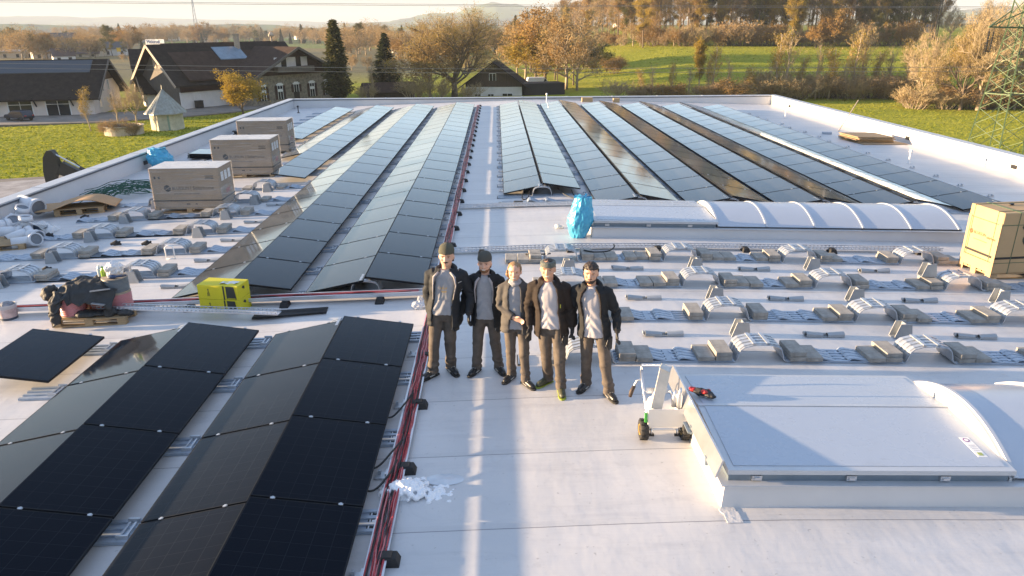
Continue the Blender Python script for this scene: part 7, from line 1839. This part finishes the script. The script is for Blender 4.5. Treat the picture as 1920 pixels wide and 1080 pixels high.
fr.build('frame',M_ALU,t,smooth=True)
MB().tube([(-.30,.48,.53),(-.335,.455,.455),(-.35,.44,.38)],[.022,.026,.02],10).build('handle_grip',mat('grip_brown',(.06,.04,.03),.6),t,smooth=True)
MB().box((0.015,-.055,.34),(.45,.012,.26),rx=-.12).build('front_plate',mat('plate_white',(.60,.58,.55),.5,var=.03),t,bevel=.006)
MB().box((-.23,-.05,.35),(.028,.03,.13),rx=-.12).build('green_tag',mat('tag_green',(.06,.36,.05),.5),t)
MB().bar((-.10,.05,.42),(.02,.28,.92),.13,.02,up=(0,1,0)).build('leaning_board',mat('board_cream',(.60,.54,.46),.6),t); MB().bar((.0,.25,.9),(.03,.28,.95),.135,.026,up=(0,1,0)).build('board_edge',M_GALV,t)
o=MB(); ell(o,(-.12,.14,.45),(.08,.07,.12)); ell(o,(-.06,.18,.55),(.06,.04,.07)); solid(o,.012,'paper_sack',M_WHITE,t,wr=lambda c:.03*mnoise.noise(c*16))
for (x,y,h_) in ((.17,.08,.30),(.12,.12,.24)): MB().lathe([(.034,0),(.036,.02),(.036,h_*.62),(.02,h_*.78),(.016,h_)],(x,y,.42),14).build('spray_can',M_ALU,t,smooth=True)
MB().bar((.08,.2,.62),(.14,.1,.44),.02).build('strut',M_ALU,t)
for x in (-.15,.15): MB().lathe([(.022,-.03),(.022,.03)],(x,-.03,.07),10,'X').build('foot_cap',M_RUBBER,t)
text_obj('STANLEY',.055,M_BLACKP,t,(-.17,.32,.525),(math.pi/2-.4,0,0),.001)
MB().box((-.05,.326,.545),(.26,.006,.075),rx=-.4).build('brand_plate',M_ALU,t)
t.scale=(1,.9,.86)
# red and black tool pouch on the lid
P_=rp(1316,741,.50); t=thing('tool_pouch','small red and black tool pouch lying on the vent lid','tool pouch',tuple(P_),-.5)
o=MB(); ell(o,(0,0,.04),(.13,.055,.045)); ell(o,(.1,-.03,.03),(.07,.04,.03)); solid(o,.007,'pouch',mat('pouch_black',(.02,.02,.022),.6),t,wr=lambda c:.012*mnoise.noise(c*30))
for (x,y,z,a,b_,c_) in ((-.11,0,.05,.05,.045,.03),(.03,-.03,.065,.04,.035,.025),(.06,.04,.05,.035,.03,.025)):
    o=MB(); ell(o,(x,y,z),(a,b_,c_)); solid(o,.006,'red_pocket',mat('pouch_red',(.45,.03,.03),.5),t,wr=lambda c:.006*mnoise.noise(c*40))
# snow heap
M_SNOW=mat('snow',(.82,.83,.86),.55,var=.05,scale=20,bump=.8,bscale=40)
sn=MB(); r2=random.Random(3); vl(sn,[(-.06,.0,-.01,.30,.17),(-.04,.01,.035,.2,.11),(-.02,.01,.075,.09,.06)],18)
for i in range(170):
    a=r2.uniform(0,6.28); rr=abs(r2.gauss(0,.15)); x=rr*math.cos(a)*1.2-.03; y=rr*math.sin(a)*.8; s_=r2.uniform(.016,.038)
    ell(sn,(x,y,max(.0,.10*(1-rr*3.2))+r2.uniform(0,.02)),(s_*1.15,s_,s_*.9),8)
for i in range(40):
    x=r2.gauss(.30,.06); y=r2.gauss(-.02,.08); s_=r2.uniform(.014,.034); ell(sn,(x,y,.008),(s_*1.2,s_,s_*.8),8)
o=solid(sn,.0075,'snow_heap',M_SNOW,None,smooth=2,wr=lambda c:.003*mnoise.noise(c*70)); o.location=(-.97,6.32,zr(-.97)-.005); tag(o,'small heap of crumbled snow beside the red cable tray','snow heap')
b=MB().lathe([(.16,0),(.18,.008),(.1,.016),(0,.018)],n=14).build('ice_patch',mat('wet_ice',(.55,.58,.62),.12,var=.1,scale=8)); b.location=(-.62,6.5,zr(-.6)+.001); b.scale=(1.2,.6,1); tag(b,'thin melting ice patch beside the snow heap','ice patch')
# white bent stand by the left rails
P_=rp(320,486); o=MB().tube([(-.08,0,0),(-.10,.02,.25),(-.05,.02,.30),(.06,.02,.30),(.09,.02,.25),(.10,0,0)],.014,8).tube([(-.09,0,.01),(.1,0,.01)],.014,6).build('bent_stand',M_WHITE,smooth=True); o.location=P_; tag(o,'white bent-wire stand before the arch on the box-side rail','wire stand')
# ------------------------------------------------------------------ pipe fittings, cardboard pallet, green hoses
M_PVC=mat('pvc_white',(.60,.62,.66),.32,var=.06,scale=3); M_BORESH=mat('pvc_bore_shade',(.14,.16,.19),.5)
def fitting(lab,pix,r_,L,rot,elbow=False,h=0.,plate=False):
    P_=rp(*pix); t=thing('pipe_fitting',lab,'pipe fitting',(P_.x,P_.y,P_.z+h),0,'white pipe fittings heaped by the parapet'); t.rotation_euler=rot
    def pipe(path,n=20):
        m=MB(); m.tube(path,r_,n,cap=False); m.tube([path[-1],path[0]][::-1],r_*.0+.0001,3,cap=False) if False else None
        o=m.build('pipe',M_PVC,t,auto=50); md=o.modifiers.new('s','SOLIDIFY'); md.thickness=.012; md.offset=-1; return o
    if elbow: path=[(-L*.5,0,0),(-.02,0,0),(L*.12,0,.03),(L*.22,0,.10),(L*.30,0,.2),(L*.4,0,.32)]
    else: path=[(-L/2,0,0),(L/2,0,0)]
    o=pipe(path)
    a,e=Vector(path[-2]),Vector(path[-1]); dd=(e-a).normalized()
    so_=MB().tube([e-dd*.14,e-dd*.015],r_*1.12,20,cap=False).build('socket',M_PVC,o,auto=50); md=so_.modifiers.new('s','SOLIDIFY'); md.thickness=.014; md.offset=-1
    MB().tube([e-dd*.05,e-dd*.04],r_*.97,16).build('bore_shade',M_BORESH,o)  # dark disc stands in for the shade inside the open pipe
    if plate: 
        pl=MB().lathe([(r_,.0),(r_*2.1,.01),(r_*2.1,.03),(r_,.04)],(0,0,0),4,'X').build('flange_plate',M_PVC,o)
    return t
fitting('large white pipe stub lying topmost with its dark opening towards the panels',(62,408),.21,.75,(0,.12,-.45),h=.36)
fitting('white pipe elbow below the topmost stub',(36,425),.15,.7,(.3,-.2,.4),True,.2)
fitting('white square-flanged outlet in the middle of the heap',(30,432),.17,.32,(0,-1.0,-.9),False,.2,True)
fitting('white pipe piece standing upright in the heap',(54,440),.14,.5,(0,-1.45,0),False,.25)
fitting('white pipe elbow pointing at the cardboard pallet',(62,450),.15,.6,(0,0,-.5),False,.12)
fitting('white double-socket pipe at the front of the heap',(18,446),.14,.75,(0,.0,.15),False,.15)
fitting('white pipe piece at the left edge of the photo',(3,438),.16,.5,(0,.1,.9),False,.2)
fitting('white elbow joint resting before the wooden pallet end',(52,462),.14,.6,(1.2,0,.5),True,.11)
fitting('short white socket on the heap top, beside the parapet',(14,415),.14,.5,(.2,-.4,1.1),False,.22)
fitting('white pipe branch half under the square-flanged outlet',(40,452),.14,.6,(0,-.2,.9),False,.14)
P_=rp(66,440); o=MB().lathe([(.20,0),(.26,.20),(.265,.2),(.25,.19),(.19,.02),(0,.02)],n=22).build('dark_tub',mat('tub_blue',(.03,.06,.10),.4),auto=40); o.location=P_; o.scale=(1.3,.9,1); tag(o,'dark tub under the clear sheeting beside the pipe heap','tub')
o=MB(); o.grid(lambda u,v:(-.5+1.0*u+.06*mnoise.noise((u*4,v*4,2)),-.35+.7*v,.42*math.sin(u*3.1)**.7*(1-.5*v)+.06*mnoise.noise((u*6,v*5,7))),22,16); q=o.build('plastic_sheet',M_FILM,smooth=True); q.location=rp(66,438); tag(q,'clear plastic sheet draped over the dark tub','plastic sheet')
P_=rp(10,462); t=thing('wood_pallet','wooden pallet at the left edge under the pipe heap','pallet',(P_.x,P_.y,P_.z),.2); pallet(t,1.2,.9)
P_=rp(143,403); t=thing('wood_pallet','dark weathered pallet under the bent cardboard sheet','pallet',(P_.x,P_.y+.35,P_.z),.3); q=pallet(t,1.25,.8); q.scale=(1,1,1.4)
o=MB(); o.grid(lambda u,v:(-1.0+2.0*u,-.55+1.1*v+.12*u,.23+.20*math.sin(max(0,(u-.22)/.78)*3.14159)**1.2*(1-.25*v)-.16*max(0,u-.75)*(1+v)-.03*(u<.2)),26,10); q=o.build('cardboard_sheet',mat('card_sheet',(.40,.25,.13),.85,var=.12,scale=2),smooth=True); md=q.modifiers.new('s','SOLIDIFY'); md.thickness=.012; q.location=(P_.x-.05,P_.y+.35,P_.z); q.rotation_euler=(0,0,.3); tag(q,'large bent cardboard sheet bulging over the weathered pallet','cardboard')
gh=MB(); r3=random.Random(11)
for i in range(34):
    x0=r3.uniform(-.9,.1); y0=r3.uniform(-1.,.6); L=r3.uniform(1.2,2.2); pts=[]
    for k in range(7):
        f_=k/6; pts.append((x0+L*f_,y0+.9*f_+.25*math.sin(f_*3+i)*.6,.05+.30*math.sin(f_*3.14)*r3.uniform(.3,1)+r3.uniform(0,.12)))
    gh.tube(pts,.011,5)
q=gh.build('hose_tangle',mat('green_hose',(.012,.085,.055),.45,var=.3,scale=9),smooth=True); P_=rp(205,372); q.location=P_; q.rotation_euler=(0,0,.25); tag(q,'tangle of thin dark-green hoses behind the bent cardboard','hose tangle')
# small black bundles on the box-side rails
for i,(px_,py_) in enumerate(((276,462),(218,462),(88,512),(160,412),(92,447))):
    P_=rp(px_,py_); o=MB(); o.tube([(-.12,0,.05),(0,.03,.10),(.12,0,.05)],[.03,.05,.025],8).tube([(-.05,-.03,.06),(.10,.04,.11)],[.03,.02],7).box((.02,0,.06),(.12,.08,.05),rz=.4); q=o.build('strap_bundle',M_RUBBER,smooth=False); q.location=P_; tag(q,f'small black strap bundle on a box-side rail, {ORD[i]} from the panel edge','strap bundle','black strap bundles')
